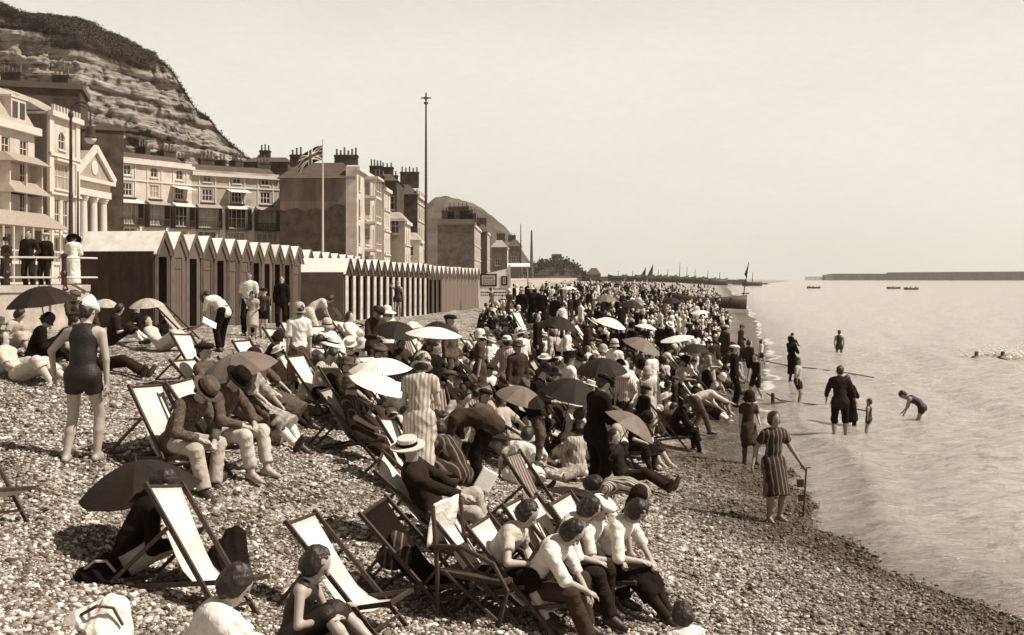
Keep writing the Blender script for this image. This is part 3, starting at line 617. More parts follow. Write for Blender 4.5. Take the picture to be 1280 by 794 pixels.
def grid_sheet(name, Ys, ts, zf, m):
    YY, TT = np.meshgrid(Ys, ts, indexing='ij'); XX = TT * (YY + 22); ZZ = zf(XX, YY)
    V = np.stack([XX.ravel(), YY.ravel(), ZZ.ravel()], 1); nT = len(ts)
    a = (np.arange(len(Ys) - 1)[:, None] * nT + np.arange(nT - 1)[None]).ravel(); Q = np.stack([a, a + 1, a + nT + 1, a + nT], 1)
    return mesh_np(name, V, Q), V
Ys = np.concatenate([np.linspace(-14, 5, 40), np.arange(5.1, 26, .1), np.geomspace(26.1, 3000, 200)])
ts = np.concatenate([np.linspace(-1.5, -.5, 40), np.linspace(-.495, .6, 300), np.linspace(.61, 1.6, 30)])
me, Vb = grid_sheet('beach', Ys, ts, hgt, None); attr(me, 'wet', wetness(Vb[:, 0], Vb[:, 1]))
tag(obj('beach', me, beach_material('shingle', False)), kind='structure')

# individual pebbles in the foreground shingle (nobody could count them)
def pebbles(n):
    y = 1 / RS.uniform(1 / 22., 1 / 7.2, n); x = (RS.uniform(-.55, .55, n)) * y
    u = shore_x(y) - x; k = (u > -.5); x, y = x[k], y[k]; n = len(x)
    ph = (1 + 5 ** .5) / 2; I = np.array([(-1, ph, 0), (1, ph, 0), (-1, -ph, 0), (1, -ph, 0), (0, -1, ph), (0, 1, ph), (0, -1, -ph), (0, 1, -ph), (ph, 0, -1), (ph, 0, 1), (-ph, 0, -1), (-ph, 0, 1)], float); I /= np.linalg.norm(I[0])
    T = np.array([(0, 11, 5), (0, 5, 1), (0, 1, 7), (0, 7, 10), (0, 10, 11), (1, 5, 9), (5, 11, 4), (11, 10, 2), (10, 7, 6), (7, 1, 8), (3, 9, 4), (3, 4, 2), (3, 2, 6), (3, 6, 8), (3, 8, 9), (4, 9, 5), (2, 4, 11), (6, 2, 10), (8, 6, 7), (9, 8, 1)])
    r = RS.lognormal(math.log(.014), .42, n).clip(.007, .042) * (.8 + .02 * y); sx, sy, sz = r * RS.uniform(.8, 1.5, n), r * RS.uniform(.7, 1.1, n), r * RS.uniform(.4, .75, n)
    a = RS.uniform(0, 6.28, n); c, s = np.cos(a), np.sin(a)
    P_ = I[None] * np.stack([sx, sy, sz], 1)[:, None] * (1 + RS.uniform(-.14, .14, (n, 12, 1))); tl = RS.uniform(-.4, .4, n)[:, None]
    px, py, pz = P_[..., 0], P_[..., 1], P_[..., 2] + P_[..., 0] * tl
    V = np.stack([px * c[:, None] - py * s[:, None] + x[:, None], px * s[:, None] + py * c[:, None] + y[:, None], pz + (hgt(x, y) + sz * RS.uniform(.0, .8, n))[:, None]], 2)
    Q = (T[None] + (np.arange(n) * 12)[:, None, None]).reshape(-1, 3); me = mesh_np('pebbles', V.reshape(-1, 3), Q)
    attr(me, 'tone', np.repeat(RS.beta(1.5, 1.7, n), 12)); attr(me, 'wet', np.repeat(wetness(x, y), 12)); return me
tag(obj('pebbles', pebbles(115000), beach_material('pebble', True)), 'loose pebbles of the shingle beach in the foreground', 'pebbles', kind='stuff')

def sea():
    YsW = np.concatenate([np.linspace(-14, 6, 20), np.arange(6.1, 60, .16), np.geomspace(60.2, 5000, 150)])
    tsW = np.concatenate([np.linspace(-.1, .02, 4), np.linspace(.03, .62, 240), np.linspace(.63, 2.5, 30)])
    def zf(X, Y):
        d = X - shore_x(Y); a = np.clip((d + .6) / 6, 0, 1) / (1 + Y / 120.)
        w = .05 * np.sin(X * .9 - Y * .35 + 1.2 * np.sin(Y * .13)) + .035 * np.sin(X * 2.1 - Y * .9 + 2 * np.sin(X * .4 + Y * .21)) + .02 * np.sin(X * 1.6 + Y * 3.1 + 1.5 * np.sin(X * .8)) + .014 * np.sin(-X * 3.3 + Y * 5.3 + np.sin(X)) + .012 * np.sin(6.1 * X + 4.3 * Y + 2 * np.sin(1.1 * Y)) + .01 * np.sin(2.2 * X - 8.3 * Y + 2 * np.sin(.9 * X))
        w = w + .16 * np.exp(-((d - 1.3 - .5 * np.sin(Y * .35)) / .45) ** 2) * np.clip(1.3 - Y / 60, 0, 1)      # the small breaking lip along the edge
        return w * (.2 + 1.7 * a)
    me, V = grid_sheet('sea', YsW, tsW, zf, None); X, Y = V[:, 0], V[:, 1]; d = X - shore_x(Y)
    sh_ = np.exp(-np.clip(d, 0, 99) / 2.2); fo = np.exp(-((d - .1 - .35 * np.sin(Y * .5) - .2 * np.sin(Y * 1.7)) / .16) ** 2) * np.clip(Y / 40, .25, 1) + .55 * np.exp(-((d + .2 - .4 * np.sin(Y * .23) - .12 * np.sin(Y * .9)) / (.4 + Y * .004)) ** 2) * np.clip((Y - 24) / 14, 0, 1)  # shore foam line, plus a wider pale band painted as sun glitter
    attr(me, 'shallow', sh_); attr(me, 'foam_glitter', fo)
    m = bpy.data.materials.new('sea_water'); m.use_nodes = True; nt = m.node_tree; N = nt.nodes; L = nt.links; b = N['Principled BSDF']
    tc = N.new('ShaderNodeTexCoord'); a1 = N.new('ShaderNodeAttribute'); a1.attribute_name = 'shallow'; a2 = N.new('ShaderNodeAttribute'); a2.attribute_name = 'foam_glitter'
    mp = N.new('ShaderNodeMapping'); mp.inputs['Rotation'].default_value = (0, 0, rad(-12)); mp.inputs['Scale'].default_value = (.6, 2.2, 1); L.new(tc.outputs['Object'], mp.inputs[0])
    n1 = N.new('ShaderNodeTexNoise'); n1.inputs['Scale'].default_value = 1.5; n1.inputs['Detail'].default_value = 6; n1.inputs['Roughness'].default_value = .62; L.new(mp.outputs[0], n1.inputs['Vector'])
    n2 = N.new('ShaderNodeTexNoise'); n2.inputs['Scale'].default_value = .35; n2.inputs['Detail'].default_value = 5; L.new(mp.outputs[0], n2.inputs['Vector'])
    bp = N.new('ShaderNodeBump'); bp.inputs['Strength'].default_value = 1; bp.inputs['Distance'].default_value = .5; L.new(n1.outputs['Fac'], bp.inputs['Height'])
    bq = N.new('ShaderNodeBump'); bq.inputs['Strength'].default_value = .5; bq.inputs['Distance'].default_value = .5; L.new(n2.outputs['Fac'], bq.inputs['Height']); L.new(bq.outputs[0], bp.inputs['Normal']); L.new(bp.outputs[0], b.inputs['Normal'])
    mx = N.new('ShaderNodeMix'); mx.data_type = 'RGBA'; L.new(a1.outputs['Fac'], mx.inputs[0]); mx.inputs[6].default_value = sep(.52); mx.inputs[7].default_value = sep(.26)
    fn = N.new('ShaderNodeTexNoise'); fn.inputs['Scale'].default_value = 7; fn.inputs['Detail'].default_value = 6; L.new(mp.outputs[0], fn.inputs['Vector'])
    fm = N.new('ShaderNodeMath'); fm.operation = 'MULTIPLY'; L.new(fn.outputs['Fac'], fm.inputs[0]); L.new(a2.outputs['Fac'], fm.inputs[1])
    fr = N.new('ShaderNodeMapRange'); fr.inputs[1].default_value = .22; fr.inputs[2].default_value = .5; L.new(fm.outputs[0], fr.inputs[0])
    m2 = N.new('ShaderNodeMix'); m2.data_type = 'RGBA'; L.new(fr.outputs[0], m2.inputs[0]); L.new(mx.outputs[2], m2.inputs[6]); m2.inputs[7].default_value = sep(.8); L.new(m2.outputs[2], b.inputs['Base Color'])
    b.inputs['Roughness'].default_value = .1; b.inputs['IOR'].default_value = 1.33
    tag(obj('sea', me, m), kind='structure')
sea()

# ------------------------------------------------------------------ promenade + sea wall
WL = [(-31, 14), (-21, 22), (-13.6, 31.5), (-12.8, 37), (-12.6, 42), (-11.0, 50), (-7.6, 68), (-4.0, 95), (1.5, 150), (4, 220), (14, 400), (60, 800)]
PZ = 3.42
def promenade():
    mb = MB(); n = len(WL); q = [(-60, 4)] + WL
    for (x, y) in q: mb.v += [Vector((x, y, PZ)), Vector((x - 7 - y * .02, y + 2, PZ)), Vector((-700, y + 20, PZ))]
    for i in range(len(q) - 1):
        a = 3 * i; mb.f += [(a, a + 3, a + 4, a + 1), (a + 1, a + 4, a + 5, a + 2)]
    mb.build('promenade', mat('promenade_paving', .5, .85, .15, 1.5), None); o = bpy.context.scene.objects['promenade']; tag(o, kind='structure')
    w = MB()
    for i in range(len(q) - 1):
        (x0, y0), (x1, y1) = q[i], q[i + 1]; w.bar((x0 + .2, y0, 1.2 + .9), (x1 + .2, y1, 1.2 + .9), .4, 2.75); w.bar((x0 + .12, y0, PZ + .06), (x1 + .12, y1, PZ + .06), .62, .2)
    tag(w.build('sea_wall', mat('concrete', .42, .85, .25, 2.5, .3, 20)), 'pale concrete sea wall under the promenade behind the huts', 'wall')
    r = MB()
    for i in range(len(q) - 1):
        (x0, y0), (x1, y1) = q[i], q[i + 1]; o0, o1 = 7.2 + y0 * .02, 7.2 + y1 * .02
        r.add([(x0 - o0, y0 + 2, PZ + .006), (x1 - o1, y1 + 2, PZ + .006), (x1 - o1 - 9, y1 + 3, PZ + .006), (x0 - o0 - 9, y0 + 3, PZ + .006)], [(0, 1, 2, 3)])
    tag(r.build('road', mat('road_surface', .16, .9, .2, 2)), kind='structure')
promenade()
def railing():
    r = empty('promenade_railing', (-16, 30, PZ), 0, 'two-bar metal railing on thick dark posts along the promenade edge at left', 'railing')
    pts = [(-17.6, 28.6), (-14.35, 31.5), (-12.55, 32.3)]
    pts = [(-20.5, 24.5), (-14.6, 31.3), (-12.95, 32.25), (-12.55, 33.2)]
    posts = [(-18.0, 27.4), (-14.45, 31.4), (-13.1, 32.1), (-20.4, 24.6)]
    for (x, y) in posts:
        MB().lathe([(.11, 0), (.13, .05), (.09, .12), (.075, .4), (.1, .46), (.1, .52), (.075, .58), (.07, .95), (.1, 1.0), (.1, 1.05), (.0, 1.1)], 10, None, (x - r.location.x, y - r.location.y, .0)).build('post', M['metal'], r)
    for z in (.38, .96): MB().tube([(x - r.location.x, y - r.location.y, z) for x, y in pts], .03, 6).build('rail', mat('rail_paint', .55, .5, .1), r)
railing()

# ------------------------------------------------------------------ cliff (Castle side) and far headland
def cliff():
    top = np.array([(-400, -40), (-200, -10), (-100, 5), (0, 14), (28, 20), (50, 17), (95, 21), (118, 30), (130, 39), (155, 48), (180, 62), (192, 67), (200, 82), (216, 100), (228, 118), (245, 146), (262, 156), (272, 170), (284, 182), (300, 196), (330, 214), (380, 232), (430, 262), (470, 300), (500, 340)], float)
    nU, nV = 420, 260; U = np.linspace(-400, 500, nU); ytop = np.interp(U, top[:, 0], top[:, 1]); g = np.array([(-400, .08), (0, .08), (30, .1), (60, .15), (100, .18), (150, .17), (185, .13), (205, .06), (300, .05), (500, .3)])
    Vv = np.linspace(0, 1.5, nV); UU, VV = np.meshgrid(U, Vv, indexing='ij'); yt = np.repeat(ytop[:, None], nV, 1)
    yb = 205 + 60 * np.clip((UU - 100) / 400, 0, 1); rockfrac = 1 - np.interp(UU, g[:, 0], g[:, 1])
    vv = np.clip(VV, 0, 1)
    # depth grows gently through the rock, faster through the grass top; behind the crest (v>1) the hill runs back
    dep = yb + 16 * vv + 26 * np.clip(vv - rockfrac, 0, 1) / np.maximum(1 - rockfrac, .05) * .9
    crest = yb + 16 + 26 * .9; zt = HC + (347 - yt) / F * crest; z = PZ - 1 + (zt - PZ + 1) * (vv ** .9)
    back = np.clip(VV - 1, 0, 1); dep = dep + back * 260; z = z - back * 26
    def nz(x, y, s): # cheap value noise via sums
        return sum(np.sin(x * s * f + 1.7 * i + 2 * np.sin(y * s * f * .7 + i)) * np.cos(y * s * f + 2.3 * i + 1.5 * np.sin(x * s * f * .6)) / f for i, f in enumerate((1, 2.1, 4.3, 8.7, 17.))) / 1.6
    X0 = (UU - CX) / F * crest
    rock = np.clip((rockfrac - vv) * np.where(UU > 195, 30, 9), 0, 1) * np.clip(1.2 - back * 9, 0, 1)
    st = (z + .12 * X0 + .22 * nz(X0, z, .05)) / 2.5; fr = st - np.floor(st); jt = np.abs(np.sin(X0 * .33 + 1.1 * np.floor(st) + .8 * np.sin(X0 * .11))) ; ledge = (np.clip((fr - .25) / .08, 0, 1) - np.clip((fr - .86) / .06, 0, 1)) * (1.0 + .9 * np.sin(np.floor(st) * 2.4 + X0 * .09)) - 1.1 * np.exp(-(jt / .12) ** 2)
    dep = dep + rock * (-ledge * .9 + 2.3 * nz(X0, z * .5, .11) + .8 * nz(X0 + 50, z * 1.9, .3) + .7 * np.round(1.5 * nz(X0, z * .6, .5)) + .5 * nz(X0, z * 3, .9) + 2 * np.abs(np.sin(X0 * .16 + .6 * np.sin(z * .2))) ** 8) + (1 - rock) * (1.2 * nz(X0, dep, .09))
    z = z + (1 - rock) * .7 * nz(X0 * 1.3, dep, .17) * np.clip(1.4 - VV, 0, 1)
    X = X0 * dep / crest
    V = np.stack([X.ravel(), dep.ravel(), z.ravel()], 1)
    a = (np.arange(nU - 1)[:, None] * nV + np.arange(nV - 1)[None]).ravel(); Q = np.stack([a, a + nV, a + nV + 1, a + 1], 1)
    me = mesh_np('cliff', V, Q)
    veg_recess_shade = np.clip(1 - rock + .34 * np.exp(-((fr - .1) / .1) ** 2) * (.4 + .6 * np.sin(np.floor(st) * 3.1 + X0 * .12) ** 2) + np.clip(.55 * nz(X0 + 9, z * 1.6 + X0 * .5, .07) + .75 * nz(X0, z, .19) - .3 - .3 * np.clip((VV - .5), -.5, .5) - .3 * np.clip(fr - .3, 0, 1) - .35 * np.clip((UU - 185) / 15, 0, 1) + .2 * np.exp(-((UU - 150 - (z - 30) * 1.2) / 22.) ** 2), 0, 1) * 2.2, 0, 1)  # vegetation, plus ledge recesses painted dark as if in shade
    attr(me, 'veg_recess_shade', veg_recess_shade.ravel()); attr(me, 'ledge', (fr + 0 * X).ravel())
    m = bpy.data.materials.new('cliff_rock'); m.use_nodes = True; nt = m.node_tree; N = nt.nodes; L = nt.links; b = N['Principled BSDF']; b.inputs['Roughness'].default_value = .95; b.inputs['Specular IOR Level'].default_value = .1
    tc = N.new('ShaderNodeTexCoord'); mp = N.new('ShaderNodeMapping'); mp.inputs['Scale'].default_value = (.2, .2, 1.9); mp.inputs['Rotation'].default_value = (0, rad(-7), 0); L.new(tc.outputs['Object'], mp.inputs[0])
    n = N.new('ShaderNodeTexNoise'); n.inputs['Scale'].default_value = .85; n.inputs['Detail'].default_value = 9; n.inputs['Roughness'].default_value = .8; L.new(mp.outputs[0], n.inputs['Vector'])
    r = N.new('ShaderNodeValToRGB'); e = r.color_ramp.elements; e[0].position = .38; e[0].color = sep(.06); e[1].position = .64; e[1].color = sep(.6); x = e.new(.48); x.color = sep(.36); L.new(n.outputs['Fac'], r.inputs[0])
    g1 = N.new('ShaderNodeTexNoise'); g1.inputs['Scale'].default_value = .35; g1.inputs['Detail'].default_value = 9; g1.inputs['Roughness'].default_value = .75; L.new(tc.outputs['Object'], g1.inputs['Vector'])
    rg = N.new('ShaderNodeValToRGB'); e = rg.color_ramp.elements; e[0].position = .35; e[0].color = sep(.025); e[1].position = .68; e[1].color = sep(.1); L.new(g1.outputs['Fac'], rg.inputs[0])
    av = N.new('ShaderNodeAttribute'); av.attribute_name = 'veg_recess_shade'; ad = N.new('ShaderNodeMath'); ad.operation = 'MULTIPLY_ADD'; ad.inputs[1].default_value = 1.3; L.new(g1.outputs['Fac'], ad.inputs[0]); L.new(av.outputs['Fac'], ad.inputs[2])
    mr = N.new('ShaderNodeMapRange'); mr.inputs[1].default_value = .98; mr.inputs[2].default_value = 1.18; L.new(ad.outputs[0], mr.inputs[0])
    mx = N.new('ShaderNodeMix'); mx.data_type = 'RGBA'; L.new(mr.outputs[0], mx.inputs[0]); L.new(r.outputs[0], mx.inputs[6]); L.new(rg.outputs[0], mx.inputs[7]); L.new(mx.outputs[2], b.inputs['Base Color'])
    bp = N.new('ShaderNodeBump'); bp.inputs['Strength'].default_value = .9; bp.inputs['Distance'].default_value = 1.4; L.new(n.outputs['Fac'], bp.inputs['Height']); L.new(bp.outputs[0], b.inputs['Normal'])
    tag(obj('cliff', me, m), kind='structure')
    # scrub on the crest and ledges: leaf clumps
    Vg = V.reshape(nU, nV, 3); vg = veg_recess_shade; rs = np.random.RandomState(3); P_ = []
    ok = np.argwhere((vg > .8) & (UU > -40) & (VV < 1.04) & (VV > .3)); ok = ok[rs.permutation(len(ok))[:5000]]
    cre = np.argwhere((np.abs(VV - 1) < .006) & (UU > -40) & (UU < 320)); ok = np.concatenate([ok, cre])
    vs, qs = [], []
    for (i, j) in ok:
        c = Vg[i, j]; s_ = rs.uniform(.25, .62)
        k = 9; pc = c + rs.normal(0, .45, (k, 3)) * s_ * np.array([1.2, .8, .6]) + np.array([0, -.2, .35 * s_]); a_ = rs.normal(0, 1, (k, 3)); a_ /= np.linalg.norm(a_, axis=1)[:, None]; b_ = np.cross(a_, rs.normal(0, 1, (k, 3))); b_ /= np.linalg.norm(b_, axis=1)[:, None]
        w = rs.uniform(.2, .42, (k, 1)) * s_
        quad = np.stack([pc - a_ * w, pc + b_ * w * .7, pc + a_ * w, pc - b_ * w * .7], 1); vs.append(quad.reshape(-1, 3))
    Vs = np.concatenate(vs); Qs = np.arange(len(Vs)).reshape(-1, 4)
    tag(obj('cliff_scrub', mesh_np('cliff_scrub', Vs, Qs, False), mat('scrub', .055, .9, .6, 1.2)), 'dark scrub growing over the cliff top and its ledges', 'scrub', kind='stuff')
cliff()
def hill(name, pts, Y0, Ydepth, v, seedv, amp=1., rockv=None):
    pts = np.array(pts, float); nU, nV = 160, 50; U = np.linspace(pts[0, 0], pts[-1, 0], nU); yt = np.interp(U, pts[:, 0], pts[:, 1])
    VV = np.linspace(0, 2, nV); UU, V2 = np.meshgrid(U, VV, indexing='ij'); yt = np.repeat(yt[:, None], nV, 1); cr = Y0 + Ydepth
    zt = HC + (347 - yt) / F * cr; f = np.sin(np.clip(V2, 0, 2) * math.pi / 2); z = (PZ - 2) + (zt - PZ + 2) * np.where(V2 < 1, f, f ** .5); dep = Y0 + Ydepth * V2
    X = (UU - CX) / F * cr; s = 9. / Ydepth
    ns = sum(np.sin(X * s * q + i + 2 * np.sin(dep * s * q * .6)) * np.sin(dep * s * q + 2 * i) / q for i, q in enumerate((1, 2.3, 5.1, 11)))
    z = z + np.clip(zt - PZ, 0, 99) * .035 * amp * ns * np.clip(f * 2, 0, 1)
    V = np.stack([X.ravel(), (dep + Ydepth * .05 * ns * (V2 < 1)).ravel(), z.ravel()], 1); a = (np.arange(nU - 1)[:, None] * nV + np.arange(nV - 1)[None]).ravel(); Q = np.stack([a, a + nV, a + nV + 1, a + 1], 1)
    return tag(obj(name, mesh_np(name, V, Q), mat(name + '_turf', v, .95, .55, .035, spec=.05, v2=rockv, coords='Object')), kind='structure')
hill('headland', [(520, 300), (528, 262), (545, 253), (562, 251), (585, 254), (603, 262), (616, 270), (630, 283), (640, 294), (648, 305), (655, 318), (664, 330), (672, 342), (680, 350)], 760, 160, .075, 3, 1.8, .15)
hill('shore_rise', [(655, 349), (664, 338), (678, 334), (694, 332), (706, 333), (716, 336), (726, 341), (733, 346), (740, 350)], 560, 60, .06, 5, 4., .14)

def distant_trees():
    rs = np.random.RandomState(12); vs = []
    for i in range(150):
        px = rs.uniform(657, 731); Y = rs.uniform(560, 640); yt = np.interp(px, [655, 664, 678, 694, 706, 716, 731], [340, 333, 328, 327, 328, 331, 342]) + rs.uniform(0, 5); c = np.array([(px - CX) / F * Y, Y, HC + (347 - yt) / F * Y]); k = 34; r = rs.uniform(1.2, 2.6)
        pc = c + rs.normal(0, .5, (k, 3)) * r; a_ = rs.normal(0, 1, (k, 3)); a_ /= np.linalg.norm(a_, axis=1)[:, None]; b_ = np.cross(a_, rs.normal(0, 1, (k, 3))); b_ /= np.linalg.norm(b_, axis=1)[:, None]; w = rs.uniform(.3, .8, (k, 1))
        vs.append(np.stack([pc - a_ * w, pc + b_ * w, pc + a_ * w, pc - b_ * w], 1).reshape(-1, 3))
    V = np.concatenate(vs); tag(obj('distant_trees', mesh_np('distant_trees', V, np.arange(len(V)).reshape(-1, 4), False), MATS['scrub']), 'belt of trees round the little tower on the distant shore', 'trees', kind='stuff')
distant_trees()
# ------------------------------------------------------------------ buildings
M['stucco'] = mat('stucco_pale', .46, .85, .22, .6, .1, 3); M['stucco_grey'] = mat('stucco_grey', .34, .85, .3, .6, .1, 3); M['stucco_mid'] = mat('stucco_mid', .3, .85, .2, .5)
M['brick'] = mat('brick_dark', .06, .9, .55, .9, .4, 9); M['brick_mid'] = mat('brick_mid', .11, .9, .5, .8, .3, 9); M['render'] = mat('render_stained', .12, .9, .5, .5, .2, 3, stretch=(1, 1, .35))
M['slate'] = mat('slate', .09, .7, .3, .8, .3, 5, stretch=(1, 1, 6)); M['slate_pale'] = mat('slate_pale', .34, .7, .2, .8); M['glass'] = mat('glass_dark', .025, .12, .3, .9, spec=.5)
M['glass_pale'] = mat('glass_blind', .3, .4, .3, .9); M['trim'] = mat('trim_white', .52, .8, .08, 1); M['lead'] = mat('canopy_lead', .3, .7, .2, 1, stretch=(6, 6, 1)); M['iron'] = mat('iron', .05, .5, .2)
M['pot'] = mat('chimney_pot', .13, .85, .3, 4); M['shop'] = mat('shop_dark', .05, .6, .5, .8)
RW = random.Random(5)
def yz(py, Y): return HC + (347 - py) / F * Y
def window(fr, root, s, z, w, h, glass='glass', frame='trim', arch=False, bars=(1, 1), n=-.2, balcony=False, sill=True, hood=None):
    mb = MB(); t = min(.1, w * .09)
    fr.box(mb, s - w / 2, s - w / 2 + t, n, n + .12, z, z + h); fr.box(mb, s + w / 2 - t, s + w / 2, n, n + .12, z, z + h)
    fr.box(mb, s - w / 2 + t, s + w / 2 - t, n, n + .12, z, z + t); fr.box(mb, s - w / 2 + t, s + w / 2 - t, n, n + .12, z + h - t, z + h)
    for i in range(bars[0]): x = s - w / 2 + w * (i + 1) / (bars[0] + 1); fr.box(mb, x - t * .35, x + t * .35, n + .01, n + .1, z + t, z + h - t)
    for i in range(bars[1]): q = z + h * (i + 1) / (bars[1] + 1); fr.box(mb, s - w / 2 + t, s + w / 2 - t, n + .015, n + .09, q - t * .35, q + t * .35)
    if sill: fr.box(mb, s - w / 2 - .12, s + w / 2 + .12, -.02, .14, z - .16, z - .02)
    if arch:                                                    # spandrels that turn the head into a half round
        for sx in (-1, 1):
            pr = [(s + sx * w / 2, z + h)] + [(s + sx * w / 2 * math.cos(a), z + h - w / 2 + w / 2 * math.sin(a)) for a in np.linspace(0, math.pi / 2, 6)]
            b = len(mb.v)
            for nn in (n + .02, -.02): mb.v += [fr.pt(a, nn, c) for a, c in pr]
            k = len(pr)
            for i in range(1, k - 1): mb.f.append((b, b + i, b + i + 1)); mb.f.append((b + k, b + k + i + 1, b + k + i))
            for i in range(k): mb.f.append((b + i, b + (i + 1) % k, b + k + (i + 1) % k, b + k + i))
    o = mb.build('window', M[frame], root); p = MB(); fr.box(p, s - w / 2 + .01, s + w / 2 - .01, n - .04, n + .03, z + .01, z + h - .01)
    p.build('pane', M[glass if RW.random() > .22 else 'glass_pale'] if glass == 'glass' else M[glass], o)
    return o
def facade(fr, root, z0, z1, rows, depth, wallm, s0=0, s1=None, skin=.3, core=True):
    """rows: [(z, h, [(s, w), ...])] openings; the outer skin of wall is cut round them so panes sit in real recesses"""
    s1 = fr.L if s1 is None else s1; mb = MB()
    if core: fr.box(mb, s0, s1, -depth, -skin, z0, z1)
    zz = z0
    for (z, h, cols) in sorted(rows):
        if z > zz: fr.box(mb, s0, s1, -skin + .001, 0, zz, z)
        x = s0
        for (s, w) in sorted(cols):
            if s - w / 2 > x: fr.box(mb, x, s - w / 2, -skin + .001, 0, z, z + h)
            x = s + w / 2
        if x < s1: fr.box(mb, x, s1, -skin + .001, 0, z, z + h)
        zz = z + h
    if zz < z1: fr.box(mb, s0, s1, -skin + .001, 0, zz, z1)
    return mb.build('wall', M[wallm], root)
def chimney(x, y, z, w, d, h, pots, par, m='brick', rz=0):
    mb = MB().box(-w / 2, w / 2, -d / 2, d / 2, 0, h).box(-w / 2 - .08, w / 2 + .08, -d / 2 - .08, d / 2 + .08, h - .25, h - .08); o = mb.build('chimney', M[m], par); o.location = (x, y, z); o.rotation_euler[2] = rz
    for i in range(pots):
        px_ = (-w / 2 + w * (i + .5) / pots); hh = RW.uniform(.6, 1.05); p = MB().lathe([(.16, 0), (.14, .1), (.12, hh - .12), (.15, hh - .08), (.15, hh)], 8, None, (px_, 0, h - .01)).build('chimney_pot', M['pot'], o)
    return o
def bld(name, label, loc=(0, 0, 0)): return empty(name, loc, 0, label, 'building', 'buildings along the seafront')

# white hotel at the far left edge: mansard, bow with awnings, verandah
def hotel():
    r = bld('hotel', 'white seafront hotel at the left edge with dormers, striped awnings and a railed verandah')
    fr = Frame((-43.2, 82), (-42.2, 97)); z1 = 16.6
    cols = [(1.5, 1.1), (4.2, 1.1), (6.9, 1.1), (10.2, 1.3), (13.2, 1.3)]
    rows = [(5.0, 2.6, [(1.5, 1.4), (4.5, 1.4), (7.5, 1.4), (10.5, 1.6), (13.4, 1.4)]), (8.6, 2.4, cols), (11.6, 2.1, cols), (14.2, 1.5, cols)]
    facade(fr, r, PZ, z1, rows, 10, 'stucco')
    for z, h, cs in rows:
        for s, w in cs: window(fr, r, s, z, w, h, bars=(1, 1))
    mb = MB(); fr.box(mb, -.2, fr.L + .3, 0, .55, 16.3, 16.95); fr.box(mb, 0, fr.L, .002, .12, 13.6, 13.8); mb.build('cornice', M['trim'], r)
    mb = MB(); L_ = fr.L; mb.hexa([fr.pt(0, .1, 16.9), fr.pt(L_, .1, 16.9), fr.pt(L_, -7, 16.9), fr.pt(0, -7, 16.9), fr.pt(0, -1.9, 20.2), fr.pt(L_, -1.9, 20.2), fr.pt(L_, -6, 20.2), fr.pt(0, -6, 20.2)]); mb.build('roof', M['slate_pale'], r)
    for s in (3, 7.5, 12.6):
        mb = MB(); fr.box(mb, s - 1.25, s + 1.25, -1.9, -.15, 17.0, 19.2); fr.box(mb, s - 1.4, s + 1.4, -2.0, -.05, 19.2, 19.4); d = mb.build('dormer', M['stucco'], r)
        for k in (-.6, .6): 
            p = MB(); fr.box(p, s + k - .42, s + k + .42, -.16, -.12, 17.5, 18.9); p.build('pane', M['glass'], d)
    # projecting bow with two canopied storeys
    for (zc, zt, zb) in ((13.5, 14.3, 11.5), (10.9, 12.0, 8.6)):
        mb = MB(); mb.hexa([fr.pt(8.7, 1.7, zc), fr.pt(14.9, 1.7, zc), fr.pt(14.9, 0, zc), fr.pt(8.7, 0, zc), fr.pt(9.1, .5, zt), fr.pt(14.5, .5, zt), fr.pt(14.5, 0, zt), fr.pt(9.1, 0, zt)]); mb.build('canopy', M['lead'], r)
    mb = MB(); fr.box(mb, 9, 14.6, .0, 1.0, 7.9, 8.55); fr.box(mb, 9, 14.6, 0, 1.0, 10.9, 11.5); fr.box(mb, 9, 9.2, 0, 1, 7.9, 13.5); fr.box(mb, 14.4, 14.6, 0, 1, 7.9, 13.5); fr.box(mb, 11.7, 11.9, .8, 1, 7.9, 13.5); mb.build('bow', M['stucco'], r)
    mb = MB(); mb.hexa([fr.pt(-.5, 3.1, 8.0), fr.pt(L_ + .6, 3.1, 8.0), fr.pt(L_ + .6, 0, 8.0), fr.pt(-.5, 0, 8.0), fr.pt(-.5, .9, 9.4), fr.pt(L_ + .2, .9, 9.4), fr.pt(L_ + .2, 0, 9.4), fr.pt(-.5, 0, 9.4)]); mb.build('verandah_roof', M['lead'], r)
    mb = MB(); fr.box(mb, -.5, L_ + .5, .0, 3.0, 4.9, 5.15); fr.box(mb, -.5, L_ + .5, 2.9, 3.0, 5.95, 6.05)
    for k in range(11): s = -.3 + k * 1.56; fr.box(mb, s, s + .12, 2.88, 3.0, PZ, 8.0)
    for k in range(60): s = -.3 + k * .26; fr.box(mb, s, s + .04, 2.93, 2.97, 5.15, 5.95)
    mb.build('verandah', M['trim'], r); chimney(*fr.pt(14.2, -4, 19.5), 1, 2.6, 2.4, 3, r)
hotel()
def dark_roof_block():
    r = bld('terraced_house', 'tall dark block behind the left hotel roof under the cliff')
    fr = Frame((-62, 128), (-51.5, 131)); facade(fr, r, PZ, 26.2, [], 9, 'brick'); mb = MB(); fr.box(mb, -.3, fr.L + .3, -9.3, .3, 26.2, 26.9); mb.build('roof', M['slate'], r)
    for s in (1, 3, 5, 7, 9, 10.5):
        fr.box(mb, s, s + .1, 0, .1, 26.9, 28)
    chimney(*fr.pt(3, -3, 26.8), 2.4, 1, 1.6, 5, r); chimney(*fr.pt(8.5, -3, 26.8), 2, 1, 1.5, 4, r)
    r2 = bld('back_house', 'dark brick house rising behind the church portico'); fr2 = Frame((-48.6, 124), (-44.6, 126)); facade(fr2, r2, PZ, 20.6, [], 9, 'brick'); mb = MB(); fr2.box(mb, -.2, fr2.L + .2, -9, .2, 20.6, 21); mb.build('roof', M['slate'], r2)
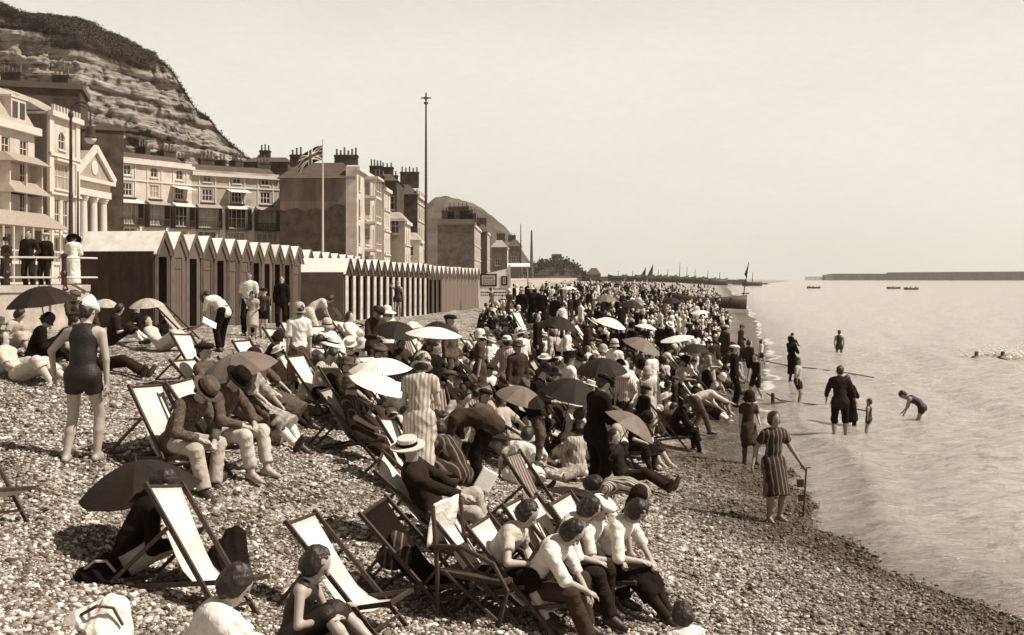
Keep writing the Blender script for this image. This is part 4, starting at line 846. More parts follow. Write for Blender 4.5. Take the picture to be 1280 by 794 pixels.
dark_roof_block()
def arch_house():
    r = bld('stucco_house', 'tall pale house with an arched attic window and dark flank beside the white hotel')
    fr = Frame((-43.1, 102), (-43.0, 108.9)); L_ = fr.L; rows = [(5.1, 2.5, [(1.9, 1.1), (3.9, 1.1)]), (8.3, 3.0, [(2.0, 1.2), (3.9, 1.2)]), (12.2, 2.5, [(3.0, 3.2)]), (16.0, 1.7, [(3.0, 1.5)])]
    facade(fr, r, PZ, 19.3, rows, 14, 'stucco')
    for z, h, cs in rows:
        for s, w in cs: window(fr, r, s, z, w, h, arch=(h == 1.7), bars=(3 if w > 2 else 1, 1))
    mb = MB(); fr.box(mb, -.1, L_ + .2, 0, .5, 18.9, 19.4); fr.box(mb, 0, L_, 0.002, .3, 15.2, 15.5); fr.box(mb, 0, L_, 0.002, .35, 11.6, 11.8); fr.box(mb, .9, 5.2, 0.002, 1.0, 7.6, 7.8); fr.box(mb, .9, 5.2, .02, .5, 14.8, 15.0)
    fr.box(mb, 0, .9, .003, .16, PZ, 18.9); fr.box(mb, L_ - .9, L_, .003, .16, PZ, 18.9)
    for k in range(9): fr.box(mb, .4 + k * .72, .62 + k * .72, .1, .4, 19.4, 20.0)
    mb.build('pilasters', M['trim'], r)
    mb = MB(); mb.hexa([fr.pt(0, -.5, 19.41), fr.pt(L_, -.5, 19.41), fr.pt(L_, -13.9, 19.41), fr.pt(0, -13.9, 19.41), fr.pt(0, -4, 21.4), fr.pt(L_, -4, 21.4), fr.pt(L_, -11, 21.4), fr.pt(0, -11, 21.4)]); mb.build('roof', M['slate_pale'], r)
    mb = MB(); fr.box(mb, -.25, -.01, -14, -.02, PZ, 19.0); mb.build('flank_wall', M['render'], r); chimney(*fr.pt(1.2, -8, 20.5), 1, 2.2, 2.4, 3, r)
arch_house()
def church():
    r = tag(empty('church_portico', (-43.3, 113, PZ)), 'church portico with white pediment over tall ionic columns', 'church'); r.location = (0, 0, 0)
    fr = Frame((-43.6, 109.6), (-43.3, 118.2)); L_ = fr.L; c = L_ / 2
    mb = MB(); fr.box(mb, 0, L_, -12, -3.2, PZ, 13.3); mb.build('wall', M['brick'], r)
    mb = MB(); fr.box(mb, -.2, L_ + .2, -3.4, .1, 12.2, 12.9); fr.box(mb, -.1, L_ + .1, -3.3, .0, 13.0, 13.6); fr.box(mb, -.4, L_ + .4, -3.5, .5, 13.62, 14.0); mb.build('entablature', M['trim'], r)
    mb = MB(); b = [(-.4, 14.0), (L_ + .4, 14.0), (c, 17.0)]; vs = [fr.pt(a, .1, z) for a, z in b] + [fr.pt(a, -10, z) for a, z in b]; mb.add(vs, [(0, 1, 2), (5, 4, 3), (0, 3, 4, 1), (1, 4, 5, 2), (2, 5, 3, 0)]); mb.build('pediment', M['stucco_mid'], r)
    mb = MB(); mb.bar(fr.pt(-.6, .3, 14.1), fr.pt(c, .3, 17.25), .7, .3, fr.n).bar(fr.pt(L_ + .6, .3, 14.1), fr.pt(c, .3, 17.25), .7, .3, fr.n); mb.build('raking_cornice', M['trim'], r)
    P0 = fr.pt(c, .13, 15.2); Mx = Matrix.Translation(P0) @ fr.n.to_track_quat('Z', 'Y').to_matrix().to_4x4(); MB().lathe([(.0, 0), (.75, 0), (.75, .06), (.0, .1)], 18, Mx).build('roundel', M['trim'], r)
    for k in range(4):
        s = .55 + k * (L_ - 1.1) / 3; p = fr.pt(s, -.55, PZ)
        MB().lathe([(.62, 0), (.62, .25), (.5, .35), (.47, .5), (.46, 4), (.4, 8.2), (.46, 8.3), (.52, 8.45), (.6, 8.55), (.6, 8.78)], 16, None, p).build('column', M['trim'], r)
    mb = MB(); fr.box(mb, 3.2, 5.4, -3.2, -3.1, PZ, 8.5); mb.build('door', M['wood'], r)
church()
def crescent(label, x0, Y0, x1, Y1, top0, wallm, lowm, seedv, awn):
    r = bld('terraced_house', label); p0 = ((x0 - CX) / F * Y0, Y0); p1 = ((x1 - CX) / F * Y1, Y1); fr = Frame(p0, p1); L_ = fr.L; z1 = top0; b = L_ / 3
    rows = [(PZ + .3, 2.6, [(b * (i + .5), b * .55) for i in range(3)]), (7.9, 1.9, [(b * (i + .5), b * .62) for i in range(3)]), (10.3, 2.6, [(b * (i + .5), b * .66) for i in range(3)]), (13.7, 1.55, [(b * (i + .5), b * .36) for i in range(3)]), (16.2, 1.25, [(b * (i + .5), b * .28) for i in range(3)])]
    facade(fr, r, PZ, z1, rows, 9, wallm)
    for k, (z, h, cs) in enumerate(rows):
        for i, (s, w) in enumerate(cs): window(fr, r, s, z, w, h, glass='shop' if k < 1 else 'glass', arch=(k == 4), bars=((1, 0), (2, 0), (3, 1), (2, 1), (1, 1))[k])
    mb = MB(); fr.box(mb, -.1, L_ + .1, 0.002, .5, z1 - .75, z1 - .35); fr.box(mb, 0, L_, .004, .14, 15.55, 15.75); fr.box(mb, 0, L_, .004, .22, 13.0, 13.2)
    for i in range(4): s = b * i; fr.box(mb, max(s - .35, 0), min(s + .35, L_), .006, .2, PZ, 13.0); 
    for i in range(3):
        for k in (-.27, .27): fr.box(mb, b * (i + .5 + k) - .07, b * (i + .5 + k) + .07, .005, .1, 13.2, z1 - .75)
    mb.build('pilasters', M['trim'], r)
    for i in range(3):
        s = b * (i + .5); mb = MB(); w = b * .4; mb.hexa([fr.pt(s - w, 1.3, 12.75), fr.pt(s + w, 1.3, 12.75), fr.pt(s + w, .0, 12.75), fr.pt(s - w, .0, 12.75), fr.pt(s - w * .95, .3, 13.3), fr.pt(s + w * .95, .3, 13.3), fr.pt(s + w * .95, .23, 13.3), fr.pt(s - w * .95, .23, 13.3)]); mb.build('canopy', M['lead' if (i + seedv) % 2 else 'trim'], r)
        mb = MB(); fr.box(mb, s - w, s + w, 0.02, 1.1, 10.0, 10.2); fr.box(mb, s - w, s + w, 1.04, 1.1, 10.95, 11.02)
        for q in range(15): fr.box(mb, s - w + q * 2 * w / 14.1, s - w + q * 2 * w / 14.1 + .05, 1.05, 1.09, 10.2, 10.95)
        fr.box(mb, s - w, s - w + .08, 0.1, 1.1, 10.2, 12.75); fr.box(mb, s + w - .08, s + w, 0.1, 1.1, 10.2, 12.75); mb.build('balcony', M['iron'], r)
        if awn == i:
            mb = MB(); mb.hexa([fr.pt(s - w * .9, 1.6, 14.9), fr.pt(s + w * .9, 1.6, 14.9), fr.pt(s + w * .9, .02, 15.3), fr.pt(s - w * .9, .02, 15.3), fr.pt(s - w * .9, 1.6, 14.95), fr.pt(s + w * .9, 1.6, 14.95), fr.pt(s + w * .9, .02, 15.4), fr.pt(s - w * .9, .02, 15.4)]); mb.build('awning', M['canvas'], r)
        mb = MB(); fr.box(mb, s - w * .6, s + w * .6, .03, .5, 13.32, 13.5); mb.build('window_box', M['iron'], r)
    mb = MB(); mb.hexa([fr.pt(0, -.3, z1 - .34), fr.pt(L_, -.3, z1 - .34), fr.pt(L_, -8.8, z1 - .34), fr.pt(0, -8.8, z1 - .34), fr.pt(0, -3, z1 + 1.0), fr.pt(L_, -3, z1 + 1.0), fr.pt(L_, -6, z1 + 1.0), fr.pt(0, -6, z1 + 1.0)]); mb.build('roof', M['slate'], r)
    a = math.atan2(fr.u.y, fr.u.x)
    for i in range(3): chimney(*fr.pt(b * (i + .95) - .3, -4, z1 + .3), 1.9, .8, 1.7, 4, r, 'brick', a + (math.pi / 2 if i % 2 else 0))
    return r, fr
cr1, frA = crescent('crescent terrace house of pale stucco nearest the church, arched attic windows', 142, 131, 240, 141, 18.35, 'stucco', 'stucco', 0, 2)
mb = MB(); frA.box(mb, -.2, -.01, -9, -.02, PZ, 18.2); mb.build('flank_wall', M['brick'], cr1)
cr2, frB = crescent('crescent terrace house of greyer stucco with dark balconies, right of the paler one', 240.2, 141.02, 349, 148.5, 17.7, 'stucco_grey', 'stucco_grey', 1, 1)
for k, (px, py, Y, w) in enumerate(((188, 192, 150, 2.2), (222, 200, 158, 2.6), (262, 203, 158, 2.4), (296, 203, 160, 2.2), (318, 196, 168, 3.0), (332, 190, 166, 2.4))):
    p = pxz(px, py + 10, Y); r = bld('back_house', ('low brick house with a chimney peeping over the crescent roof, number of stacks one', 'dark gabled house behind the paler crescent house roof')[k % 2]); r.location = (0, 0, 0)
    r['label'] = ['dark chimneyed house behind the left crescent roof near the cliff foot', 'broad dark house behind the party wall of the crescent', 'dark roof behind the arched windows of the greyer crescent house', 'brick stack house behind the middle of the greyer crescent house', 'brick house with two tall pots behind the crescent, second from the flag', 'dark house behind the crescent end, nearest the flag'][k]
    mb = MB().box(p.x - w * 1.4, p.x + w * 1.4, p.y, p.y + 7, PZ, p.z - .3); mb.build('wall', M['brick'], r)
    mb = MB(); mb.hexa([(p.x - w * 1.5, p.y - .2, p.z - .3), (p.x + w * 1.5, p.y - .2, p.z - .3), (p.x + w * 1.5, p.y + 7.2, p.z - .3), (p.x - w * 1.5, p.y + 7.2, p.z - .3), (p.x - w, p.y + 3, p.z + .7), (p.x + w, p.y + 3, p.z + .7), (p.x + w, p.y + 4, p.z + .7), (p.x - w, p.y + 4, p.z + .7)]); mb.build('roof', M['slate'], r)
    chimney(p.x + (-.8 if k % 2 else .7), p.y + 3.3, p.z + .2, 1.6, .8, 1.6, 3, r)
def gable():
    r = bld('gable_building', 'big building with a blank two-tone flank wall, dark hipped roof and pale bayed front'); Y = 140.
    x0, x1 = (350 - CX) / F * Y, (446 - CX) / F * Y; fr = Frame((x0, Y), (x1, Y)); ze = yz(223, Y)
    mb = MB(); n = 26; up, lo = MB(), MB()
    zl = [yz(262 - 5 * math.exp(-((i / n - 1.0) / .25) ** 2) + 2.0 * math.sin(i * .9) - (3 if i > 16 else 0), Y) for i in range(n + 1)]
    lo.box(x0, x1 - .02, Y, Y + 17, PZ, min(zl) - .8)
    for i in range(n):
        a, b = x0 + (x1 - x0) * i / n, x0 + (x1 - x0) * (i + 1) / n - (.02 if i == n - 1 else 0)
        lo.add([(a, Y, min(zl) - .8), (b, Y, min(zl) - .8), (b, Y, zl[i + 1]), (a, Y, zl[i])], [(0, 1, 2, 3)])
        up.add([(a, Y - .02, zl[i]), (b, Y - .02, zl[i + 1]), (b, Y - .02, ze), (a, Y - .02, ze), (a, Y + .3, zl[i]), (b, Y + .3, zl[i + 1]), (b, Y + .3, ze), (a, Y + .3, ze)], [(0, 1, 2, 3), (0, 4, 5, 1), (3, 2, 6, 7)])
    up.box(x0, x1 - .02, Y + .3, Y + 17, min(zl) - .79, ze); lo.build('wall', M['brick'], r); up.build('rendered_wall', M['render'], r)
    mb = MB(); mb.hexa([(x0 - .4, Y - .4, ze), (x1 - .1, Y - .4, ze), (x1 - .1, Y + 17, ze), (x0 - .4, Y + 17, ze), (x0 + 2.2, Y + 2.6, yz(203, Y + 2)), (x1 - 2.2, Y + 2.6, yz(203, Y + 2)), (x1 - 2.2, Y + 14, yz(203, Y + 2)), (x0 + 2.2, Y + 14, yz(203, Y + 2))]); mb.build('roof', M['slate'], r)
    chimney((433 - CX) / F * (Y + 4), Y + 4, yz(206, Y + 4), 3.0, 1.1, yz(194, Y + 4) - yz(206, Y + 4), 6, r); chimney((371 - CX) / F * (Y + 4), Y + 4, yz(208, Y + 4), 1.6, 1.1, 1.5, 3, r)
    # seaward front: frame running away from the camera
    f2 = Frame((x1, Y - .05), (x1 + .3, Y + 17)); z2 = yz(208, Y)
    rows = [(PZ + .3, 3.2, [(3, 3.4), (8.5, 3.4), (13.5, 3.2)]), (8.2, 2.3, [(2.2, 1.3), (9, 4), (14.6, 1.2)]), (11.6, 2.3, [(2.2, 1.3), (9, 4), (14.6, 1.2)]), (15, 1.9, [(2.2, 1.2), (9, 3.6), (14.6, 1.1)])]
    facade(f2, r, PZ, z2, rows, 1.4, 'stucco')
    for k, (z, h, cs) in enumerate(rows):
        for s, w in cs: window(f2, r, s, z, w, h, glass='shop' if k == 0 else 'glass', bars=(3 if w > 3 else 1, 1))
    mb = MB()
    for z in (7.3, 11., 14.4): f2.box(mb, 6.4, 11.6, .01, 1.6, z, z + .3); f2.box(mb, 6.4, 11.6, 1.5, 1.58, z + .95, z + 1.05)
    for s in (6.5, 9, 11.4): f2.box(mb, s, s + .2, 1.35, 1.55, PZ, z2 - 1)
    f2.box(mb, 6.2, 11.8, .01, 1.9, z2 - 1, z2 - .7); f2.box(mb, -.1, f2.L, .005, .4, z2 - .5, z2); mb.build('bay', M['trim'], r)
gable()
def simple(name, label, x0, x1, Y, ytop, roofp, wallm, side=None, depth=12, wins=(), roof='slate', flat=False, chim=()):
    r = bld(name, label); a, b = (x0 - CX) / F * Y, (x1 - CX) / F * Y; fr = Frame((a, Y), (b, Y)); ze = yz(ytop, Y); rows = {}
    for (px, py, w, h) in wins: rows.setdefault(py, []).append(((px - CX) / F * Y - a, w, h))
    facade(fr, r, PZ, ze, [(yz(py, Y), cs[0][2], [(s, w) for s, w, h in cs]) for py, cs in rows.items()], depth, wallm)
    for py, cs in rows.items():
        for s, w, h in cs: window(fr, r, s, yz(py, Y), w, h, bars=(1, 1))
    zr = yz(roofp, Y); m_ = (a + b) / 2; w_ = (b - a) / 2; k = .35 if not flat else .95
    mb = MB(); mb.hexa([(a - .25, Y - .25, ze), (b + .25, Y - .25, ze), (b + .25, Y + depth, ze), (a - .25, Y + depth, ze), (m_ - w_ * k, Y + (2.5 if not flat else .2), zr), (m_ + w_ * k, Y + (2.5 if not flat else .2), zr), (m_ + w_ * k, Y + depth - 2, zr), (m_ - w_ * k, Y + depth - 2, zr)]); mb.build('roof', M[roof], r)
    for (px, w, hp_, n) in chim: chimney((px - CX) / F * (Y + 3), Y + 3, zr - .6, w, 1, hp_ + .6, n, r)
    if side:
        sw, sl, cols, zs = side; f2 = Frame((b + .02, Y), (b + .02 + .015 * sl, Y + sl)); rr = [(z, 1.9, [(c, 1.1) for c in cols]) for z in zs]
        facade(f2, r, PZ, ze - .01, rr, .8, sw)
        for z, h, cs in rr:
            for s, w in cs: window(f2, r, s, z, w, h)
        mb = MB()
        for z in zs: f2.box(mb, .2, sl - .2, .01, .18, z - .5, z - .3)
        f2.box(mb, 0, sl, .01, .35, ze - .5, ze - .02); mb.build('string_course', M['trim'], r)
    return r
simple('stucco_house', 'narrow white house right of the bayed front, plain sash windows', 467, 480, 158, 234, 228, 'stucco', ('stucco', 7, [1.6, 4.2], [7.5, 11, 14]), 8, (), 'slate', chim=((474, 1.6, 1.2, 3),))
simple('terraced_house', 'dark house behind the white bays with a pale dome-like lantern on its roof', 466, 496, 176, 226, 216, 'brick', None, 12, ((488, 262, 1.3, 2.2),), 'slate', chim=((470, 2, 1.4, 4), (484, 2, 1.2, 3)))
simple('shop_house', 'small low white gabled house between the bayed front and the dark hotel', 478, 506, 168, 276, 264, 'stucco_mid', ('stucco', 8, [2, 5.4], [5.5, 9.2]), 9, ((484, 292, 1.2, 2.3), (494, 292, 1.2, 2.3)), 'slate_pale')
simple('tall_dark_hotel', 'tall dark brick hotel behind the great mast with a pale balconied seaward side', 482, 522, 188, 243, 229, 'brick', ('stucco_grey', 16, [2.5, 7, 11.5], [7, 10.5, 14, 17]), 18, ((500, 275, 1.2, 2),), 'slate', chim=((512, 3.2, 2.2, 5), (490, 2, 1.6, 3)))
simple('low_house', 'low white shopfront house at the foot of the tall dark hotel', 505, 524, 176, 300, 290, 'stucco', ('stucco', 6, [3], [6]), 6, ((512, 320, 1.3, 1.6),), 'slate_pale')
simple('brick_block', 'long brown blank-sided block with rooftop chimneys below the headland', 547, 593, 262, 281, 274, 'brick_mid', ('stucco_grey', 34, [4, 10, 16, 22, 28], [5, 8.5, 12]), 26, (), 'slate', True, chim=((560, 3, 2.2, 4), (573, 5, 3.2, 5), (583, 3, 2.4, 4), (590, 2, 1.6, 3)))
simple('brick_block', 'dark house joined behind the seaward end of the brown block', 597, 609, 330, 290, 280, 'brick', ('stucco_grey', 20, [4, 10, 16], [6, 10]), 18, (), 'slate', chim=((602, 3, 2, 4),))
simple('terraced_house', 'mid grey house with a pale parapet below the headland slope', 614, 634, 390, 309, 300, 'brick_mid', ('stucco', 18, [4, 9, 14], [6, 10]), 18, ((622, 332, 1.8, 2.4),), 'slate_pale', chim=((626, 3, 2.4, 4),))
simple('terraced_house', 'last brown house of the seafront row near the two thin masts', 636, 652, 430, 308, 300, 'brick_mid', None, 18, ((642, 328, 1.8, 2.4), (648, 328, 1.8, 2.4)), 'slate', chim=((640, 3, 2, 3),))
simple('tower', 'small square tower among trees on the distant shore', 690, 702, 600, 319, 317.5, 'brick_mid', None, 6, (), 'slate', True)
simple('net_shed', 'distant pale-roofed shed on the beach horizon', 735, 751, 560, 343, 335, 'brick_mid', None, 10, (), 'slate')

# lamp standard with swan neck, thin pole, flagstaff, masts
def lamp():
    Y = 36.; x = (88.5 - CX) / F * Y; r = empty('street_lamp', (x, Y, PZ), 0, 'tall swan-necked street lamp with a glass bowl on the promenade', 'street lamp'); H_ = yz(140, Y) - PZ
    MB().lathe([(.2, 0), (.2, .3), (.13, .45), (.11, 1.2), (.13, 1.3), (.075, 1.5), (.06, 3), (.08, 3.05), (.055, 3.2), (.045, H_ - .2), (.09, H_ - .15), (.09, H_ - .05), (.05, H_)], 12).build('post', M['iron'], r)
    R = (12.3 / F * Y); pts = [(R - R * math.cos(a), 0, H_ + R * math.sin(a)) for a in np.linspace(0, math.pi, 14)] + [(2 * R, 0, H_ - .25)]
    MB().tube(pts, .03, 7).build('swan_neck', M['iron'], r)
    MB().tube([(R - R * .62 * math.cos(a), 0, H_ + R * .62 * math.sin(a)) for a in np.linspace(.1, math.pi * .8, 12)], .014, 5).build('scrollwork', M['iron'], r)
    z = H_ - .95; h_ = MB().lathe([(.03, .7), (.05, .5), (.14, .45), (.15, .2), (.22, .14), (.22, .1), (.0, .1)], 14, None, (2 * R, 0, z)).build('lamp_hood', M['iron'], r)
    MB().lathe([(.0, -.1), (.1, -.08), (.17, .0), (.2, .09), (.0, .09)], 14, None, (2 * R, 0, z)).build('glass_bowl', M['trim'], h_, True)
lamp()
def pole(name, label, px, Y, ytop, r0, m='iron', base=PZ, cat='pole', yards=()):
    x = (px - CX) / F * Y; r = empty(name, (x, Y, base), 0, label, cat); H_ = yz(ytop, Y) - base
    MB().tube([(0, 0, 0), (0, 0, H_ * .5), (0, 0, H_)], [r0, r0 * .8, r0 * .45], 8).build('shaft', M[m], r)
    for (f_, w) in yards: MB().tube([(-w, 0, H_ * f_), (w, 0, H_ * f_)], r0 * .4, 6).build('cross_arm', M[m], r); MB().lathe([(.0, 0), (r0 * 1.4, .1), (r0 * 1.2, .3), (0, .36)], 8, None, (0, 0, H_ * f_ - .2)).build('truck', M[m], r)
    return r
pole('thin_pole', 'thin plain pole just right of the swan-necked lamp', 97.5, 37, 214, .05)
pole('tall_mast', 'very tall thin mast with a small cross arm rising behind the huts', 532.5, 120, 116, .18, 'wood', yards=((.972, .55), (.945, .2)))
pole('thin_mast', 'left of two thin far masts near the end of the seafront', 651, 420, 280, .35, 'iron')
pole('thin_mast', 'right and thicker of two far masts near the end of the seafront', 664.5, 430, 288, .7, 'brick_mid')
def flag():
    r = pole('flagstaff', 'white flagstaff flying a large union flag behind the hut roofs', 403.5, 62, 174, .07, 'trim', base=2.5, cat='flagstaff'); H_ = yz(174, 62) - 2.5
    L_, W_ = 1.5, .85; nx, nz_ = 60, 36; V, Q = [], []; z0 = H_ - .35
    for i in range(nx + 1):
        for j in range(nz_ + 1):
            u, v = i / nx, j / nz_; V.append((-u * L_ * .93, .1 * math.sin(u * 8) * u + .04 * math.sin(v * 4 + u * 5), z0 - v * W_ - u * u * .75 - .08 * u + .05 * math.sin(u * 9 + v) * u))
    fm = []; WD = .12
    def tone(u, v):
        x, y = (u - .5) * 2, (v - .5); X_, Y_ = x * 1, y * 1.0
        if abs(x) < .1 or abs(y) < .1: return 1
        if abs(x) < .17 or abs(y) < .17: return 0
        d1, d2 = abs(y - x * .5) * .894, abs(y + x * .5) * .894; d = min(d1, d2)
        return 1 if d < .035 else 0 if d < .11 else 2
    for i in range(nx):
        for j in range(nz_): a = i * (nz_ + 1) + j; Q.append((a, a + 1, a + nz_ + 2, a + nz_ + 1)); fm.append(tone((i + .5) / nx, (j + .5) / nz_))
    me = mesh_from('union_flag', V, Q, True)
    o = obj('flag', me, [M['white'], M['mid'], M['dark']], r)
    M['mid']; me.polygons.foreach_set('material_index', fm)
    o.modifiers.new('thick', 'SOLIDIFY').thickness = .01
flag()
# ------------------------------------------------------------------ bathing huts and tents
M['plank'] = mat('hut_plank', .09, .8, .4, 9, .5, 30, stretch=(6, 6, .4)); M['plank_b'] = mat('hut_plank_pale', .125, .8, .35, 9, .5, 30, stretch=(6, 6, .4)); M['plank_dk'] = mat('hut_plank_dark', .05, .8, .4, 5, .4, 20, stretch=(1, 1, .3))
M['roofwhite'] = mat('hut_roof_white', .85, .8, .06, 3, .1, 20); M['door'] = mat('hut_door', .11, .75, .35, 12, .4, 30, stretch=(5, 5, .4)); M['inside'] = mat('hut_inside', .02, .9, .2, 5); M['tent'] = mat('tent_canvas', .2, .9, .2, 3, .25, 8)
M['tent_dk'] = mat('tent_canvas_dark', .04, .9, .3, 3, .25, 8); M['roof_b'] = mat('hut_roof_white_worn', .68, .85, .15, 3, .2, 10); M['plank_c'] = mat('hut_plank_worn', .07, .8, .5, 9, .5, 30, stretch=(6, 6, .4)); M['slat'] = stripe_mat('slatted_wood', .2, .07, 7, 1, .7)
HUTS = []
def hut(label, p, ang, w, h, depth, kind, group, zf=None):
    """front faces local +x; ridge runs along x; width along y"""
    r = empty('beach_hut', p, ang, label, 'beach hut', group); he = h - w * .62; t = .035; th = w * .42
    wl = RW.choice(['plank', 'plank_b', 'plank_c']); h += RW.uniform(-.03, .03)
    if kind in ('canvas', 'striped', 'slatted'): wl = 'tent_dk'
    if kind == 'slatted': wl = 'slat'
    mb = MB(); W_ = w / 2 - .015; dw, dh = w * .25, he - .12
    mb.box(-depth, -.03, -W_, -W_ + t, -.3, he).box(-depth, -.03, W_ - t, W_, -.3, he).box(-depth, -depth + t, -W_ + t, W_ - t, -.3, he)
    if kind in ('open', 'closed'):
        for sy in (-1, 1):
            n = 2; a0, a1 = dw, W_
            for i in range(n): a, b = a0 + (a1 - a0) * i / n, a0 + (a1 - a0) * (i + 1) / n - .006; mb.box(-.03, 0, min(sy * a, sy * b), max(sy * a, sy * b), -.3, he)
        mb.box(-.03, 0, -dw, dw, dh, he)
    elif kind == 'slatted': mb.box(-.03, 0, -W_, W_, -.3, he)
    else:
        mb.box(-.03, 0, -W_, -W_ + .1, -.3, he).box(-.03, 0, W_ - .05, W_, -.3, he).box(-.03, 0, -W_ + .1, W_ - .05, he - .12, he)
    b = len(mb.v); mb.add([(-.03, -W_, he), (-.03, W_, he), (-.03, 0, h - .03), (.0, -W_, he), (.0, W_, he), (.0, 0, h - .03)], [(0, 2, 1), (3, 4, 5), (0, 3, 5, 2), (2, 5, 4, 1)])
    mb.build('wall', M[wl], r)
    rf = MB(); o = w / 2 + .03; fx = .1
    for sy in (-1, 1):
        a = (sy * o, he - .06); c = (0, h + .02); rf.hexa([(-depth - .05, a[0], a[1]), (fx, a[0], a[1]), (fx, c[0], c[1]), (-depth - .05, c[0], c[1]), (-depth - .05, a[0], a[1] + .035), (fx, a[0], a[1] + .035), (fx, c[0], c[1] + .035), (-depth - .05, c[0], c[1] + .035)])
    rf.build('roof', M[RW.choice(['roofwhite', 'roofwhite', 'roof_b'])], r)
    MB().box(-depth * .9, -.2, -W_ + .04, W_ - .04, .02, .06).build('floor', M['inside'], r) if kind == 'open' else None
    if kind == 'open': MB().box(-.9, -.86, -W_ + .04, W_ - .04, -.2, he - .05).build('interior_shade', M['inside'], r)  # near-black sheet standing in for the shade of the interior
    if kind == 'closed':
        d = MB()
        for i in range(3): a = -dw + 2 * dw * i / 3; d.box(-.05, -.02, a + .004, a + 2 * dw / 3 - .004, -.28, dh - .02)
        d.box(-.018, .0, -dw + .02, dw - .02, .3, .38).box(-.018, .0, -dw + .02, dw - .02, dh - .35, dh - .27); do = d.build('door', M['door'], r); MB().lathe([(.0, -.02), (.02, 0), (.0, .02)], 8, None, (.02, dw * .7, 1.0)).build('handle', M['metal'], do)
    if kind == 'striped':
        c = MB(); n = 8
        for i in range(n): a = -W_ + .1 + (w * .34) * i / n; x_ = .02 + .025 * math.sin(i * 2.2); c.box(-.02, x_, a, a + w * .34 / n - .001, -.25, he - .1)
        c.build('curtain', M['canvas'], r); MB().box(-.5, -.45, -W_ + .1, W_ - .06, -.2, he - .1).build('interior_shade', M['inside'], r)  # dark sheet behind the curtain plays the tent's inner shade
    for sy in (-1, 1):
        q = MB(); q.bar((.115, sy * (o + .01), he - .06), (.115, 0, h + .03), .03, .07); q.build('bargeboard', M['plank_b' if kind != 'striped' else 'tent_dk'], r)
    HUTS.append(r); return r
A0, A1, nA = Vector((-10.72, 33.7, 0)), Vector((-8.75, 44.6, 0)), 12
dA = (A1 - A0).normalized(); angA = math.atan2(-dA.x, dA.y)
words = ['first', 'second', 'third', 'fourth', 'fifth', 'sixth', 'seventh', 'eighth', 'ninth', 'tenth', 'eleventh', 'twelfth', 'thirteenth', 'fourteenth', 'fifteenth', 'sixteenth', 'seventeenth', 'eighteenth', 'nineteenth', 'twentieth']
wA = (A1 - A0).length / (nA - 1)
kindsA = ['open', 'closed', 'open', 'closed', 'open', 'closed', 'closed', 'open', 'open', 'open', 'open', 'closed']
for i in range(nA):
    p = A0.lerp(A1, i / (nA - 1)); z = 2.18 + (2.02 - 2.18) * i / (nA - 1)
    hut('%s plank hut from the left in the wooden row, %s' % (words[i], 'dark doorway open' if kindsA[i] == 'open' else 'plank door shut'), (p.x, p.y, z), angA, wA, 3.0, 2.5, kindsA[i], 'wooden beach huts with white gabled roofs')
# dark tarred screen closing the near flank of the first hut
h0 = HUTS[0]; MB().box(-2.52, -.02, -wA / 2 - .04, -wA / 2 - .005, -.3, 2.42).build('flank_screen', M['plank_dk'], h0)
B0, B1, nB = Vector((-6.75, 45.2, 0)), Vector((-2.2, 69.0, 0)), 27
dB = (B1 - B0).normalized(); angB = math.atan2(-dB.x, dB.y); wB = (B1 - B0).length / (nB - 1)
for i in range(nB):
    p = B0.lerp(B1, i / (nB - 1)); kd = 'striped' if i < 14 else ('open' if i < 17 else 'slatted'); j = i if i < 14 else i - 14 if i < 17 else i - 17
    lb = {'striped': '%s tent from the left with a white curtain strip in the striped row', 'open': '%s of the dark doorless huts after the striped tents', 'slatted': '%s of the brown slatted huts ending at the noticeboard'}[kd] % words[j]
    hut(lb, (p.x, p.y, 2.0 - .2 * i / (nB - 1)), angB, wB, 2.55 if i < 14 else 2.5, 2.4, kd, {'striped': 'striped changing tents', 'open': 'dark doorless huts', 'slatted': 'brown slatted huts'}[kd])
MB().box(-2.42, -.02, -wB / 2 - .03, -wB / 2 - .004, -.3, 2.02).build('flank_screen', M['tent'], HUTS[nA])
# a second row behind, only the white roofs and dark gables show
for i in range(9):
    p = Vector((-9.6, 47, 0)).lerp(Vector((-8.35, 60, 0)), i / 8)
    hut('%s white-roofed hut from the left in the rear row behind the striped tents' % words[i], (p.x, p.y, 2.3), angB, 1.55, 2.75 - .02 * i, 1.6, 'open', 'rear row of white-roofed huts')
